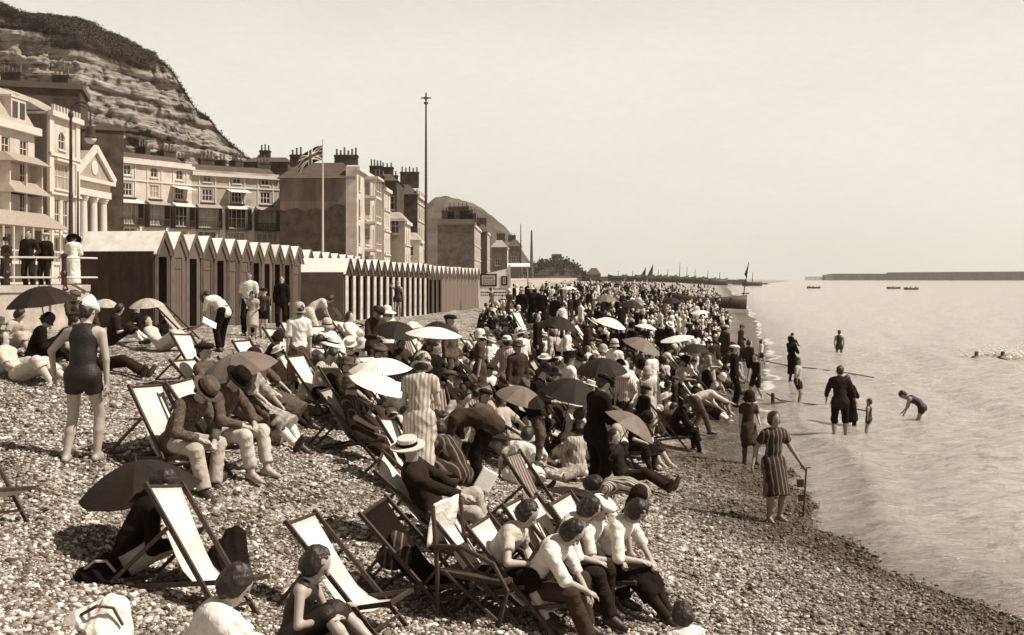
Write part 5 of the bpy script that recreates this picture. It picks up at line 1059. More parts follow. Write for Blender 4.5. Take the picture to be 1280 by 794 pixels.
# noticeboard
def notice():
    Y = 64.5; p = pxz(617.5, 383, Y); r = empty('noticeboard', (p.x, p.y, p.z), rad(4), 'large pale bathing noticeboard with two framed panels at the end of the huts', 'noticeboard')
    w = 37 / F * Y / 2; h = 45 / F * Y
    MB().add([(-w, 0, -.1), (w, 0, -.1), (w, 0, h + .12), (-w, 0, h - .3), (-w, .06, -.1), (w, .06, -.1), (w, .06, h + .12), (-w, .06, h - .3)], [(0, 1, 2, 3), (4, 7, 6, 5), (0, 4, 5, 1), (1, 5, 6, 2), (2, 6, 7, 3), (3, 7, 4, 0)]).build('board', mat('board_paint', .8, .8, .12, 3), r)
    MB().box(w, w + .1, -.04, .08, -.15, h + .35).build('post', M['trim'], r)
    for (a, b, c, d, nm) in ((-w + .06, -w + 1.03, h * .56, h * .9, 'poster'), (w - .44, w - .1, h * .58, h * .84, 'poster')):
        o = MB().box(a, b, -.03, -.002, c, d).build('poster_frame', M['black'], r); MB().box(a + .09, b - .09, -.034, -.031, c + .08, d - .08).build(nm, mat('poster_paper', .5, .8, .2, 5), o)
        t = MB()
        for k in range(5):
            z = c + .13 + k * (d - c - .24) / 5; x = a + .14
            while x < b - .16: ww = RW.uniform(.04, .11); t.box(x, min(x + ww, b - .13), -.037, -.0345, z, z + .045); x += ww + .03
        t.build('print', M['dark'], o)
    t = MB()
    for (z, x0, x1, hh) in ((h * .47, -w * .35, w * .85, .06), (h * .37, -w * .9, w * .85, .08), (h * .3, -w * .9, w * .8, .05)):
        x = x0
        while x < x1: ww = RW.uniform(.05, .1); t.box(x, min(x + ww, x1), -.006, -.0015, z, z + hh); x += ww + .03
    t.build('lettering', M['charcoal'], r)
notice()
def awning_stall():
    Y = 70.; p = pxz(648, 350, Y); r = empty('stall', (p.x, p.y, hz(p.x, p.y)), 0, 'small white-canopied stall just right of the noticeboard', 'stall'); h = yz(331, Y) - r.location.z
    for x in (-.62, .6):
        for y in (0, 1.2): MB().box(x - .03, x + .03, y - .03, y + .03, 0, h).build('post', M['trim'], r)
    MB().add([(-.7, -.25, h - .15), (.75, -.25, h - .15), (.75, 1.4, h + .05), (-.7, 1.4, h + .05), (-.7, -.25, h - .1), (.75, -.25, h - .1), (.75, 1.4, h + .1), (-.7, 1.4, h + .1)], [(0, 3, 2, 1), (4, 5, 6, 7), (0, 1, 5, 4), (1, 2, 6, 5), (2, 3, 7, 6), (3, 0, 4, 7)]).build('canopy', M['roofwhite'], r)
    MB().box(-.6, .6, .0, .5, .75, .95).build('counter', M['trim'], r)
awning_stall()

# ------------------------------------------------------------------ boats, harbour arm
def hull(L_, W_, H_, m, name='hull', parent=None, open_=True, n=16):
    V, Q = [], []; k = 9
    for i in range(n + 1):
        t = i / n * 2 - 1; w = W_ / 2 * (1 - abs(t) ** 2.4) ** .75 * (1 if t > -.98 else 1) + .02; sh = H_ * (1 + .35 * t * t)
        for side in (0, 1):
            for j in range(k):
                a = math.pi * j / (k - 1); s_ = 1 - side * .07
                V.append((t * L_ / 2 * (1 + (.06 * math.sin(0) if side else 0)), -math.cos(a) * w * s_, sh - math.sin(a) ** .6 * (sh - .0) * (1 - side * .12) if not (j in (0, k - 1)) else sh))
    r = 2 * k
    for i in range(n):
        for j in range(k - 1):
            a = i * r + j; Q.append((a, a + r, a + r + 1, a + 1)); a += k; Q.append((a, a + 1, a + r + 1, a + r))
        a = i * r; Q.append((a, a + k, a + r + k, a + r)); a += k - 1; Q.append((a, a + r, a + r + k, a + k))
    return obj(name, mesh_from(name, V, Q, True), M[m], parent)
M['tar'] = mat('boat_tarred', .05, .6, .35, 4, .3, 20)
def beached():
    Y = 118.; x0, x1 = (842 - CX) / F * Y, (930 - CX) / F * Y; L_ = x1 - x0; zb = yz(385, Y)
    r = empty('beached_boat', ((x0 + x1) / 2, Y, zb), rad(-4), 'long dark boat drawn up at the water edge with a raked mast at its bow', 'boat'); b = hull(L_ * 1.06, 2.0, 1.15, 'tar', 'hull', r); b.rotation_euler[1] = rad(2)
    MB().tube([(L_ * .47, 0, .6), (L_ * .56, 0, 4.9)], [.07, .04], 7).build('mast', M['wood'], r)
    for k in (-.3, -.1, .1, .3): MB().box(L_ * k - .12, L_ * k + .12, -.85, .85, 1.0, 1.06).build('thwart', M['wood'], r)
    MB().box(L_ * .5 - .3, L_ * .5 + .5, -.08, .08, 1.5, 1.62).build('bowsprit', M['tar'], r)
    MB().add([(L_ * .535, 0, 3.2), (L_ * .56, 0, 4.8), (L_ * .50, .05, 3.6), (L_ * .535, .06, 3.2), (L_ * .56, .06, 4.8), (L_ * .5, .11, 3.6)], [(0, 1, 2), (5, 4, 3), (0, 3, 4, 1), (1, 4, 5, 2), (2, 5, 3, 0)]).build('furled_sail', M['tar'], r)
beached()
def rowboat(label, px, py, n, L_=4.6, short=''):
    p = at(px, py, 0.); r = empty('rowing_boat', (p.x, p.y, -.12), rad(8), label, 'rowing boat', 'rowing boats off the beach'); s = L_ / 4.6; hull(L_, 1.5, .62, 'tar', 'hull', r)
    for k in (-.25, .05, .3): MB().box(L_ * k - .1, L_ * k + .1, -.6, .6, .42, .46).build('thwart', M['wood'], r)
    for sy in (-1, 1): MB().tube([(0, sy * .6, .62), (.1, sy * 2.1, .15)], .03, 5).build('oar', M['wood'], r)
    for i in range(n): rw = person('figure seated %s in the %s' % (('at the oars', 'at the stern', 'at the bow')[i], short), px, py, -90, 'sit', [('coat', 'jacket', 'black')], Y=p.y, z=.22, h=.05, tilt=0, group='people in rowing boats'); rw.location.x += (-.3, -1.5, 1.3)[i]
def arm():
    Y0, Y1 = 830., 700.; r = empty('harbour_arm', ((1150 - CX) / F * 1520, 1520, 0), 0, 'long dark harbour arm running out across the horizon at right', 'breakwater'); L0 = r.location.copy()
    mb = MB(); pts = [(1031, 1560), (1041, 1560), (1081, 1550), (1111, 1540), (1113, 1539), (1290, 1480), (1600, 1400)]; tops = [344, 342.2, 342.2, 342.2, 340.6, 339.3, 338]
    for (a, Ya), (b, Yb), ta, tb in zip(pts, pts[1:], tops, tops[1:]):
        xa, xb = (a - CX) / F * Ya - L0.x, (b - CX) / F * Yb - L0.x; ya, yb = Ya - L0.y, Yb - L0.y; za, zb = yz(ta, Ya), yz(tb, Yb)
        mb.hexa([(xa, ya, -1), (xb, yb, -1), (xb, yb + 14, -1), (xa, ya + 14, -1), (xa, ya + 1.5, za), (xb, yb + 1.5, zb), (xb, yb + 12, zb), (xa, ya + 12, za)])
    mb.build('wall', mat('arm_stone', .16, .9, .3, .3), r)
    t = MB()
    for k in range(16): x = (1007 + k * 1.55 - CX) / F * 1565 - L0.x; t.bar((x, 45, -1), (x, 45, yz(346.6, 1565)), 1.0, .5)
    t.bar(((1006 - CX) / F * 1565 - L0.x, 45, yz(346.4, 1565)), ((1033 - CX) / F * 1565 - L0.x, 45, yz(346.2, 1565)), .9, .7); t.build('timber_end', M['wood_pale'], r)
arm()
def far_boats():
    rr = random.Random(3)
    spec = [(806, 12), (815, 16), (822, 9), (834, 10), (849, 17), (858, 12), (868, 9), (884, 8), (772, 7), (790, 8), (899, 6), (940, 6)]
    for i, (px, hgt_) in enumerate(spec):
        Y = 500.; x = (px - CX) / F * Y; z = hz(x, Y); r = empty('fishing_boat', (x, Y, z), rad(rr.uniform(-20, 20)), ['fishing boat with a dark sail half raised, left of the pair on the far beach', 'fishing boat with a taller dark sail, right of the pair on the far beach', 'stub-masted fishing boat just right of the dark sails', 'fishing boat on the far beach, between the dark sails and the tallest bare mast', 'fishing boat on the far beach with the tallest bare mast', 'fishing boat just right of the tallest bare mast on the far beach', 'short-masted boat drawn up beyond the crowd, below the end of the low bank', 'low boat drawn up beyond the beached boat mast', 'leftmost small boat on the far beach horizon', 'second small boat from the left on the far beach horizon', 'small boat on the far shingle, left of the beached boat mast', 'rightmost boat on the far point near the water'][i], 'fishing boat', 'fishing boats drawn up on the far beach')
        hull(9, 3, 2.6 if i < 11 else 1.8, 'tar', 'hull', r, n=8); H_ = yz(346 - hgt_, Y) - z; MB().tube([(0, 0, .5), (.4, 0, H_)], [.22, .1], 6).build('mast', M['wood'], r)
        if i in (0, 1): MB().add([(.3, -.05, H_ * .95), (-2.3, -.05, H_ * .3), (.1, -.05, H_ * .35), (.3, .1, H_ * .95), (-2.3, .1, H_ * .3), (.1, .1, H_ * .35)], [(0, 1, 2), (5, 4, 3), (0, 3, 4, 1), (1, 4, 5, 2), (2, 5, 3, 0)]).build('sail', M['tar'], r)
    mb = MB(); rs = np.random.RandomState(8)                         # low dark bank of capstan huts, boats and gear along the far point
    for i in range(150):
        px = rs.uniform(735, 962); Y = 620 + rs.uniform(-60, 60); x = (px - CX) / F * Y; z = hz(x, Y); w, h = rs.uniform(1.5, 5), rs.uniform(.8, 2.6) * (1 if px < 930 else .5)
        mb.hexa([(x - w, Y, z - .5), (x + w, Y, z - .5), (x + w, Y + 3, z - .5), (x - w, Y + 3, z - .5), (x - w * .5, Y + 1, z + h), (x + w * .6, Y + 1, z + h), (x + w * .6, Y + 2, z + h), (x - w * .5, Y + 2, z + h)])
    tag(mb.build('beach_gear', M['tar']), 'distant clutter of gear and small craft along the far point', 'beach gear', kind='stuff')
far_boats()
def rope(label, pts, r_=.02):
    pp = [pxz(a, b, at(a, b, 0.).y) for a, b in pts]; c = pp[0]; o = MB().tube([(p - c) + Vector((0, 0, .06 + .1 * (i == 0))) for i, p in enumerate(pp)], r_, 5).build('mooring_rope', M['wood']); o.location = c; tag(o, label, 'rope', 'ropes running into the sea')
rope('long rope running out over the water behind the wading figures', [(950, 455), (985, 459), (1020, 463), (1058, 468), (1092, 474)], .022)
rope('nearer rope running out over the water past the man in rolled trousers', [(958, 498), (975, 503), (1005, 507), (1045, 511), (1082, 516)], .02)
p_ = at(966, 506); tag(MB().lathe([(.06, -.2), (.055, .32), (.04, .36)], 8, None, p_).build('mooring_post', M['wood']), 'short mooring post at the water edge holding the nearer rope', 'post')
def splash():
    p = at(1256, 447, 0.); rs = np.random.RandomState(4); vs, fs = [], []; mb = MB()
    for i in range(420):
        x, y, z = rs.normal(0, .7), rs.normal(0, .35), abs(rs.normal(0, .22)); s = rs.uniform(.02, .07); mb.lathe([(0, -s), (s, 0), (0, s)], 5, None, (x, y, z))
    o = mb.build('splash', mat('spray', .8, .4, .05), None); o.location = p; tag(o, 'white splash kicked up behind the pair of swimmers', 'splash', kind='stuff')
splash()
# ------------------------------------------------------------------ the cast: (hand placed)
rowboat('rowing boat nearest the timber end of the harbour arm', 1017, 360.5, 2, 5, 'rowing boat off the timber arm end')
rowboat('left of the two close rowing boats below the harbour arm', 1117, 361, 1, 5, 'left of the paired rowing boats')
rowboat('right and broader of the two close rowing boats below the arm', 1139, 362, 3, 5, 'right of the paired rowing boats')
T = lambda *a: list(a)
suit = lambda c='black', t=None: [('shirt_front', 'front', 'white'), ('jacket', 'jacket', c), ('trousers', 'trousers', t or c), ('shoes', 'shoes', 'leather')]
shirt = lambda c='white', t='black', sl=1.9: [('collar', 'collar', 'cream'), ('belt', 'belt', 'leather'), ('shirt', 'shirt', c, None, sl), ('trousers', 'trousers', t), ('shoes', 'shoes', 'leather')]
frock = lambda c='pale', ln=1.35, sl=.5, st='pale': [('dress', 'dress', c, ln, sl), ('stockings', 'stockings', st), ('shoes', 'shoes', 'leather')]
blouse = lambda c='white', k='black', sl=.9: [('blouse', 'shirt', c, None, sl), ('skirt', 'skirt', k, 1.3), ('stockings', 'stockings', 'mid'), ('shoes', 'shoes', 'leather')]
swim = [('swimsuit', 'swimsuit', 'swim')]
# --- left
person('man in a dark swimsuit and folded paper hat walking away with arms akimbo', 101, 578, -4, 'akimbo', swim, s=1.04, hat=('paper', 'white'), skin='skin')
person('sailor-collared man with open neck at the railing, left of the dark-coated man', 37, 357, 180, 'stand_ease', [('jersey', 'shirt', 'dark', None, 1.9), ('trousers', 'trousers', 'dark')], s=1.05, hat=None, Y=32.6, z=PZ)
person('man in dark jacket and pale cap standing at the railing', 57, 357, 165, 'stand', suit('dark'), hat=('flatcap', 'pale'), Y=32.8, z=PZ)
person('woman in long white dress and dark wide hat at the railing, seen from behind', 91, 357, 10, 'arms_front', [('dress', 'dress', 'white', 1.7, 1.9), ('shoes', 'shoes', 'leather')], sex='f', hat=('sunhat', 'black'), Y=33.4, z=PZ)
person('figure in white carrying a parasol behind the woman at the railing', 100, 356, 60, 'arms_front', frock('pale'), sex='f', hat=('cloche', 'dark'), Y=35, z=PZ)
person('person in dark clothes far left on the promenade behind the railing', 8, 356, 150, 'stand', suit('charcoal'), hat=('trilby', 'dark'), Y=37, z=PZ)
umbrella('big black umbrella over the group at the left edge', 49, 358, 20.2, 6, -6, 'umb_black', 1.2, flat=1.1)
umbrella('pale painted paper parasol, left of the two by the dark hut flank', 132, 374, 24.6, 8, 4, 'umb_paper', .58, 10, 'parasol'); umbrella('ribbed paper parasol, right of the two by the dark hut flank', 183, 373, 25, 6, -3, 'umb_paper', .76, 0, 'parasol')
person('woman in black seated under the big black umbrella, back turned', 40, 452, -60, 'sit', frock('black', 1.6, 1.9, 'black'), sex='f', hair='bun', hat=('cloche', 'black'))
person('dark-shawled figure seated beside the swimsuited man under the umbrella', 68, 448, -90, 'hug', frock('charcoal', 1.6, 1.9, 'black'), sex='f', hair='bun', hat=None)
person('man in white shirt reclining at the left edge with legs stretched right', 2, 468, -80, 'sit_back', shirt('white', 'pale'), hat=('trilby', 'mid'))
person('bare-armed woman seated cross-legged at the far left edge, pale frock', 8, 440, -100, 'sit', frock('pale'), sex='f', hair='bob')
person('person lying on a pale rug at the left edge with pale stockings', 25, 476, -95, 'lie_side', frock('cream', 1.3, .9, 'cream'), sex='f', hair='bob')
sheet('newspaper', 'crumpled newspaper beside the reclining man at left', 42, 466, 'paper', .6, .45, 'newspaper', 20, .03, .03, (0, 12))
person('person in dark suit seated behind the swimsuited man, face to the right', 96, 424, -120, 'read', suit('charcoal'), hat=('flatcap', 'mid'))
person('woman in pale kerchief beneath the black umbrella, near the sea wall', 88, 412, -150, 'sit', frock('cream'), sex='f', hair='bob', hat=('bathcap', 'white'))
person('woman seated beneath the left paper parasol', 140, 430, -70, 'sit', frock('dark', 1.4, .9, 'white'), sex='f', hair='bob')
person('woman in pale dress lying propped on one elbow under the ribbed parasol', 205, 438, -100, 'lie_side', frock('cream', 1.5, .9, 'pale'), sex='f', hair='bun')
person('dark-clothed figure reclining behind the woman under the ribbed parasol', 178, 422, -90, 'sit_back', frock('black', 1.5, 1.9, 'black'), sex='f')
person('person lying flat in dark clothes right of the swimsuited man', 126, 462, -95, 'lie', suit('dark'))
chair('low empty deckchair by the ribbed parasol', 222, 424, -100, 'canvas_grey')
# --- two men reading in deckchairs
seated('man in trilby and check jacket bent over a paper on a deckchair', 'deckchair with white canvas under the trilby man in check', 205, 590, -118, pose='upright', wear=[('jacket', 'jacket', 'check'), ('trousers', 'trousers', 'pale'), ('shoes', 'shoes', 'leather')], hat=('trilby', 'mid', 'black'), s=1.05)
seated('man in dark hat and pale flannels with bare feet, right of the check jacket', 'deckchair under the man in pale flannels', 262, 577, -108, pose='read', wear=[('jacket', 'jacket', 'mid'), ('trousers', 'trousers', 'cream', 1.8)], hat=('trilby', 'black', 'dark'), s=1.02)
seated('person in dark cap lounging behind the two hatted men, rail across the face', 'deckchair behind the two hatted men', 268, 532, -112, pose='recline', wear=suit('mid'), hat=('flatcap', 'dark'))
seated('woman in print dress and white stockings lying back by the grey umbrella', 'deckchair beside the grey umbrella', 302, 540, -105, pose='recline', wear=frock('print', 1.35, 1.4, 'white'), sex='f', hat=('cloche', 'dark'))
seated('woman with crossed pale shoes under the grey umbrella', 'deckchair half hidden by the grey umbrella', 322, 520, -100, pose='recline', wear=frock('mid', 1.5, 1.4, 'dark'), sex='f', hair='bob')
umbrella('mid grey umbrella leaning between deckchairs on the left', 292, 442, 14.2, 10, -14, 'umb_grey', .98)
heap('travel_bag', 'dark bag on the shingle under the man in flannels', 262, 598, 'leather', .42, .3, .2, 'bag')
chair('empty deckchair with bright white canvas, behind the trilby man', 243, 490, -112, 'canvas'); chair('tall empty deckchair with white sling, left of the pair near the hut doors', 320, 494, -112, 'canvas'); chair('empty white deckchair, right of the pair near the hut doors', 358, 470, -120, 'canvas')
# --- beside the huts
person('man in white shirt and cap stooping with a folded paper by the hut doors', 276, 440, 60, 'bend_half', shirt('white', 'black', .95), hat=('flatcap', 'mid'), s=1.02)
sheet('newspaper', 'folded white newspaper in the stooping man\'s hand', 262, 405, 'paper', .34, .22, 'newspaper', 30, .0, 0, (40, 20), Y=24.5, hgt_=.62)
person('man in white tunic standing before the hut doors, dark hair', 311, 420, 175, 'stand', shirt('white', 'black', .9), s=1.0, skin='skin_dark')
person('child in pale frock standing in front of the white-tunic man', 316, 424, -170, 'arms_front', frock('pale', 1.1, .5, 'pale'), s=.7, child=True, sex='f', hair='bob')
person('child in dark striped jersey beside the child in pale frock', 330, 422, 170, 'stand', [('jersey', 'shirt', 'stripe_dark', None, .9), ('shorts', 'shorts', 'black'), ('shoes', 'shoes', 'leather')], s=.74, child=True, hat=('flatcap', 'dark'))
person('man in black suit and white shirt front standing by the hut doors', 352, 412, 180, 'stand', suit('black'), s=1.03)
person('man in white-topped cap and navy jacket facing the grey tent', 385, 398, -60, 'arms_front', suit('black'), hat=('flatcap', 'white'), s=1.02)
person('woman in pale dress bending forward by the grey tent, dark bobbed hair', 392, 433, -70, 'bend_half', frock('cream', 1.5, .6, 'pale'), sex='f', hair='bob', s=.98)
person('bather in dark costume shading the eyes before the striped tents', 497, 399, 185, 'brow', swim, skin='skin_dark')
seated('woman in white blouse lying back under a hat brim beside the bending woman', 'deckchair under the white-bloused woman near the grey tent', 408, 463, -140, pose='recline', wear=frock('white', 1.4, 1.5, 'pale'), sex='f', hat=('cloche', 'cream', 'dark'))
seated('dark-suited man sunk in a deckchair behind the white empty chairs', 'deckchair right of the white empty pair', 372, 458, -125, pose='recline', wear=suit('dark'), hat=None)
seated('woman in white with dark bob leaning in a deckchair by the tents', 'dark-framed deckchair by the striped tents', 438, 448, -120, pose='recline', wear=frock('white', 1.3, .9), sex='f', hair='bob')
chair('folded-back deckchair standing empty near the first striped tent', 432, 418, -60, 'canvas_grey')
# --- centre left, around the white parasols
umbrella('white parasol, upper and flatter of the two overlapping white ones', 475, 448, 15.5, 6, -2, 'umb_white', .84, 0, 'parasol', flat=.8); umbrella('white parasol tipped down to the right below the flatter one', 478, 470, 14.8, 10, 18, 'umb_white', .8, 10, 'parasol', flat=.7)
umbrella('black umbrella before the striped tents', 497, 403, 21.5, 15, 10, 'umb_black', .85, flat=1.0); umbrella('small white parasol behind the black umbrella', 513, 402, 23, -5, -12, 'umb_white', .42, cat='parasol', flat=1.6); umbrella('cream parasol, long and flat, in front of the dark one', 543, 409, 19.5, 4, 4, 'umb_white', .95, 0, 'parasol', flat=.6); umbrella('dark umbrella peeping over the long cream parasol', 546, 402, 22, 8, -2, 'umb_black', .7, flat=1.2)
seated('woman in cloche hat and striped dress reclining in a dark-railed deckchair', 'dark-railed deckchair facing right with its foot bar clear of the shingle', 440, 570, -100, cm='canvas_grey', pose='recline', wear=frock('stripe_dark', 1.4, .9, 'dark'), sex='f', hat=('cloche', 'mid'))
seated('man in shirt sleeves lying back beside the cloche-hatted woman', 'white deckchair just behind the dark-railed one', 452, 528, -125, pose='recline', wear=shirt('pale', 'dark'), hair='short')
seated('man in mid grey reading in a deckchair at the middle of the slope', 'deckchair under the reader in mid grey', 392, 515, -115, pose='read', wear=[('shirt', 'shirt', 'stripe', None, 1.9), ('trousers', 'trousers', 'black'), ('shoes', 'shoes', 'leather')], hair='short')
person('person seated on the shingle in light striped shirt with a white towel', 378, 505, -80, 'sit', [('shirt', 'shirt', 'stripe', None, .9), ('trousers', 'trousers', 'cream'), ], sex='m', hair='bob')
seated('woman in dark frock and white-brimmed hat left of the white parasols', 'deckchair left of the white parasols', 412, 497, -118, pose='recline', wear=frock('dark', 1.4, 1.4, 'white'), sex='f', hat=('sunhat', 'white', 'black'))
chair('white deckchair sling showing between the parasols and the cloche hat', 474, 528, -112, 'canvas')
chair('empty deckchair with narrow white sling behind the boater man', 510, 622, -112, 'canvas')
chair('tall white empty deckchair right of the woman in white, centre', 600, 498, -112, 'canvas')
person('woman in long striped dress and bucket hat standing with her back turned', 524, 618, -8, 'arms_front', [('dress', 'dress', 'stripe', 1.82, .5), ('shoes', 'shoes', 'leather')], sex='f', hair='bob', hat=('cloche', 'pale', 'dark'), s=1.02)
person('white-shirted boy crouched against the striped dress', 541, 600, -40, 'squat', [('blouse', 'shirt', 'white', None, .9), ('shorts', 'shorts', 'cream')], s=.9, child=True, hair=None, hat=('cloche', 'mid'))
person('man in dark suit bent double facing left, cap on his head', 598, 613, 78, 'bend', suit('charcoal', 'black'), hat=('flatcap', 'dark'), s=1.02)
person('woman in dark stripes stooping beside the bending man', 562, 620, 60, 'squat', frock('stripe_dark', 1.5, 1.2, 'dark'), sex='f', hair='bob', s=1.0)
person('woman in white blouse with dark hair seated left of the white sling', 574, 545, -20, 'sit', blouse('white', 'black', .6), sex='f', hair='bun')
person('bare-backed person in white frock sitting with back to camera', 640, 603, -25, 'sideleg', frock('white', 1.3, .7, 'white'), sex='f', hair='bob', s=.95)
# --- foreground left
umbrella('large black umbrella in the left foreground over a seated woman', 170, 577, 9.9, 4, -8, 'umb_black', 1.0, 12, flat=1.15)
person('woman in black with a white cord seated beneath the foreground umbrella', 152, 720, -60, 'sit', [('blouse', 'shirt', 'black', None, 1.8), ('skirt', 'skirt', 'pale', 1.7), ('shoes', 'shoes', 'leather')], sex='f', hair='bun', s=1.05)
heap('bag', 'dark bag with a pale cord beside the woman under the foreground umbrella', 128, 726, 'black', .42, .34, .24, 'bag', strap='pale', seed=4)
chair('foreground deckchair with long white sling under the black umbrella', 240, 756, -108, 'canvas', s=1.0)
heap('coat_heap', 'dark coat heaped up in a peak behind the foreground deckchair', 278, 716, 'black', .55, .45, .5, 'coat', seed=2)
heap('cloth_bag', 'plump white cloth bag with a cord in the bottom left corner', 128, 792, 'white', .5, .42, .3, 'bag', strap='mid', seed=9)
person('girl in white blouse with dark bobbed hair seated at the bottom left edge', 228, 880, -75, dict(POSES['sit'], RH=(.22, .66, .2), LH=(-.1, .62, .3)), [('blouse', 'shirt', 'white', None, .9), ('skirt', 'skirt', 'white', 1.2), ], sex='f', hair='bob', s=.98)
person('child in dark sleeveless swimsuit with bobbed hair by the empty deckchair', 366, 812, -100, 'sit', [('swimsuit', 'swimsuit', 'swim'), ('skirt', 'skirt', 'swim', .8)], sex='f', child=True, hair='bob', s=.86)
chair('empty deckchair with clean white sling, lowest in the picture', 432, 782, -108, 'canvas', s=1.0)
sheet('rug', 'dark rug spread under the child in the swimsuit', 425, 806, 'black', 1.2, .7, 'rug', -70, .02, .02)
chair('deckchair poking in at the left edge with its white seat end', -40, 640, -110, 'canvas')
# --- foreground centre: boater man, coat-draped chair and the row on chairs
seated('man in straw boater with a hatband lounging, one knee raised', 'deckchair under the man in the straw boater', 530, 672, -92, pose=dict(POSES['recline'], LF=(-.12, .62, .07), RF=(.1, .75, .07), hp=8, RH=(.2, .5, .6)), wear=[('shirt_front', 'front', 'white'), ('jacket', 'jacket', 'dark'), ('trousers', 'trousers', 'pale'), ('shoes', 'shoes', 'leather')], hat=('boater', 'straw', 'black'), s=1.05)
chair('deckchair with black sling draped with a crumpled coat, left of the row', 524, 748, -112, 'black', s=1.0)
heap('coat', 'crumpled dark coat slung over the top of the dark deckchair', 493, 745, 'stripe_dark', .3, .34, .3, 'coat', seed=3, z=1.1)
seated('woman with short dark hair in white, arms on the chair arms, leftmost of the row', 'deckchair under the leftmost woman of the row', 602, 762, -112, pose=dict(POSES['upright'], lean=12, hp=4, LH=(-.12, .38, .5)), wear=[('blouse', 'shirt', 'cream', None, .6), ('skirt', 'skirt', 'black', 1.3), ('shoes', 'shoes', 'leather')], sex='f', hair='bob')
seated('man in white shirt and dark trousers leaning forward, second of the row', 'deckchair under the second sitter of the row', 652, 776, -112, pose=dict(POSES['upright'], lean=16, curl=16, hp=16, RH=(.02, .6, .46), LH=(-.02, .58, .44)), wear=[('collar', 'collar', 'cream'), ('belt', 'belt', 'leather'), ('braces', 'braces', 'mid'), ('shirt', 'shirt', 'white', None, 1.2), ('trousers', 'trousers', 'charcoal'), ('shoes', 'shoes', 'leather')], hair='bob', s=1.0)
seated('person in white shirt with dark head bowed, middle of the row', 'deckchair under the middle sitter of the row', 682, 748, -110, pose=dict(POSES['upright'], lean=-4, curl=24, hp=26, hy=-20), wear=[('collar', 'collar', 'cream'), ('belt', 'belt', 'leather'), ('braces', 'braces', 'mid'), ('shirt', 'shirt', 'white', None, 1.2), ('trousers', 'trousers', 'dark'), ('shoes', 'shoes', 'leather')], hair='bob')
seated('boy in light round cap, hands clasped, fourth of the row', 'deckchair under the capped boy of the row', 708, 742, -112, pose=dict(POSES['upright'], lean=8, curl=10, hp=6, hy=15, RF=(.16, .5, .07)), wear=[('shirt', 'shirt', 'white', None, .9), ('trousers', 'trousers', 'dark'), ('shoes', 'shoes', 'leather')], hat=('flatcap', 'white'), s=.95)
seated('woman with dark bob and white V-neck blouse at the right end of the row', 'deckchair under the woman at the right end of the row', 742, 740, -118, pose=dict(POSES['upright'], lean=0, curl=26, hp=20, hy=-12, LF=(-.05, .8, .07), RF=(.08, .84, .07)), wear=[('blouse', 'shirt', 'white', None, 1.1), ('skirt', 'skirt', 'black', 1.4), ('stockings', 'stockings', 'dark'), ('shoes', 'shoes', 'leather')], sex='f', hair='bob')
person('child in pale top stooping over behind the right end of the row', 786, 694, 70, 'bend', [('shirt', 'shirt', 'stripe_fine', None, .9), ('shorts', 'shorts', 'dark', .8)], child=True, s=.82, hair='bob')
chair('deckchair hung with striped garments behind the row of sitters', 672, 672, -112, 'chair_stripe')
def armchair():
    p = at(604, 768); r = empty('armchair', p, 0, 'folding wooden armchair with bent arms and a white cloth on its back', 'chair'); r.rotation_euler = slope_rot(p.x, p.y, rad(-115), .8)
    for sx in (-1, 1):
        x = sx * .29; MB().tube([(x, -.32, .0), (x, -.36, .42), (x * .95, -.46, .98)], .022, 7).build('back_post', M['wood'], r); MB().tube([(x, -.4, .62), (x * 1.12, -.1, .66), (x * 1.1, .22, .56), (x, .36, .34), (x, .3, .02)], .022, 7).build('arm', M['wood'], r)
        MB().tube([(x * .9, .34, 0), (x * .9, -.3, .4)], .018, 6).build('leg', M['wood'], r)
    MB().box(-.26, .26, -.36, .3, .36, .4).build('seat', M['wood'], r); o = sheet('towel', 'white cloth hung over the back of the wooden armchair', 604, 768, 'white', .5, .42, 'cloth', -115, .02, 0, (0, 0)); o.location = r.matrix_basis @ Vector((0, -.47, .8)); o.rotation_euler = (rad(80), 0, rad(-115))
armchair()
sheet('newspaper', 'white paper held up behind the boater man', 607, 622, 'paper', .2, .26, 'newspaper', -20, .0, 0, (60, 10), Y=12.5, hgt_=.55)
person('crown of a dark-haired head with white collar at the bottom edge', 862, 856, 20, 'sit', [('shirt', 'shirt', 'white', None, .9), ('shorts', 'shorts', 'dark')], child=True, s=.72, hair='bob')
# --- centre: standing dark man and around
person('man in black suit and flat cap standing side on, right of the crowd', 744, 622, -60, 'arms_front', suit('black'), hat=('flatcap', 'black'), s=1.04)
person('person sprawled with boots toward the sea beside the standing black-suited man', 778, 606, -110, 'sit_back', suit('dark'), hair='short')
person('woman in pale blouse sitting in profile left of the standing black-suited man', 706, 572, -60, 'sit', blouse('pale', 'black', 1.2), sex='f', hair='bob')
person('child lying at the feet of the group with white socks', 700, 600, -60, 'lie', frock('print', 1.1, .5, 'white'), sex='f', child=True, s=.75, hair='bob')
sheet('rug', 'pale patterned rug behind the seated row', 690, 612, 'print', 1.5, .9, 'rug', -30, .02)
seated('woman in black with a dark hat in the deckchair nearest the sea', 'deckchair with dark crossed legs and white sling nearest the sea', 832, 558, -92, pose='upright', wear=frock('black', 1.5, 1.8, 'black'), sex='f', hat=('sunhat', 'black'), hair='bun')
person('person in pale clothes bending far forward near the water, arm out right', 876, 543, -80, 'bend_reach', [('shirt', 'shirt', 'cream', None, 1.5), ('trousers', 'trousers', 'mid'), ('shoes', 'shoes', 'leather')], s=.92)
person('girl in dark frock and hat holding a white towel by the water', 936, 580, -170, 'stand_ease', frock('charcoal', 1.05, .6, 'skin_dark' if False else 'mid'), sex='f', child=True, s=.84, hair='long', hat=('cloche', 'dark'))
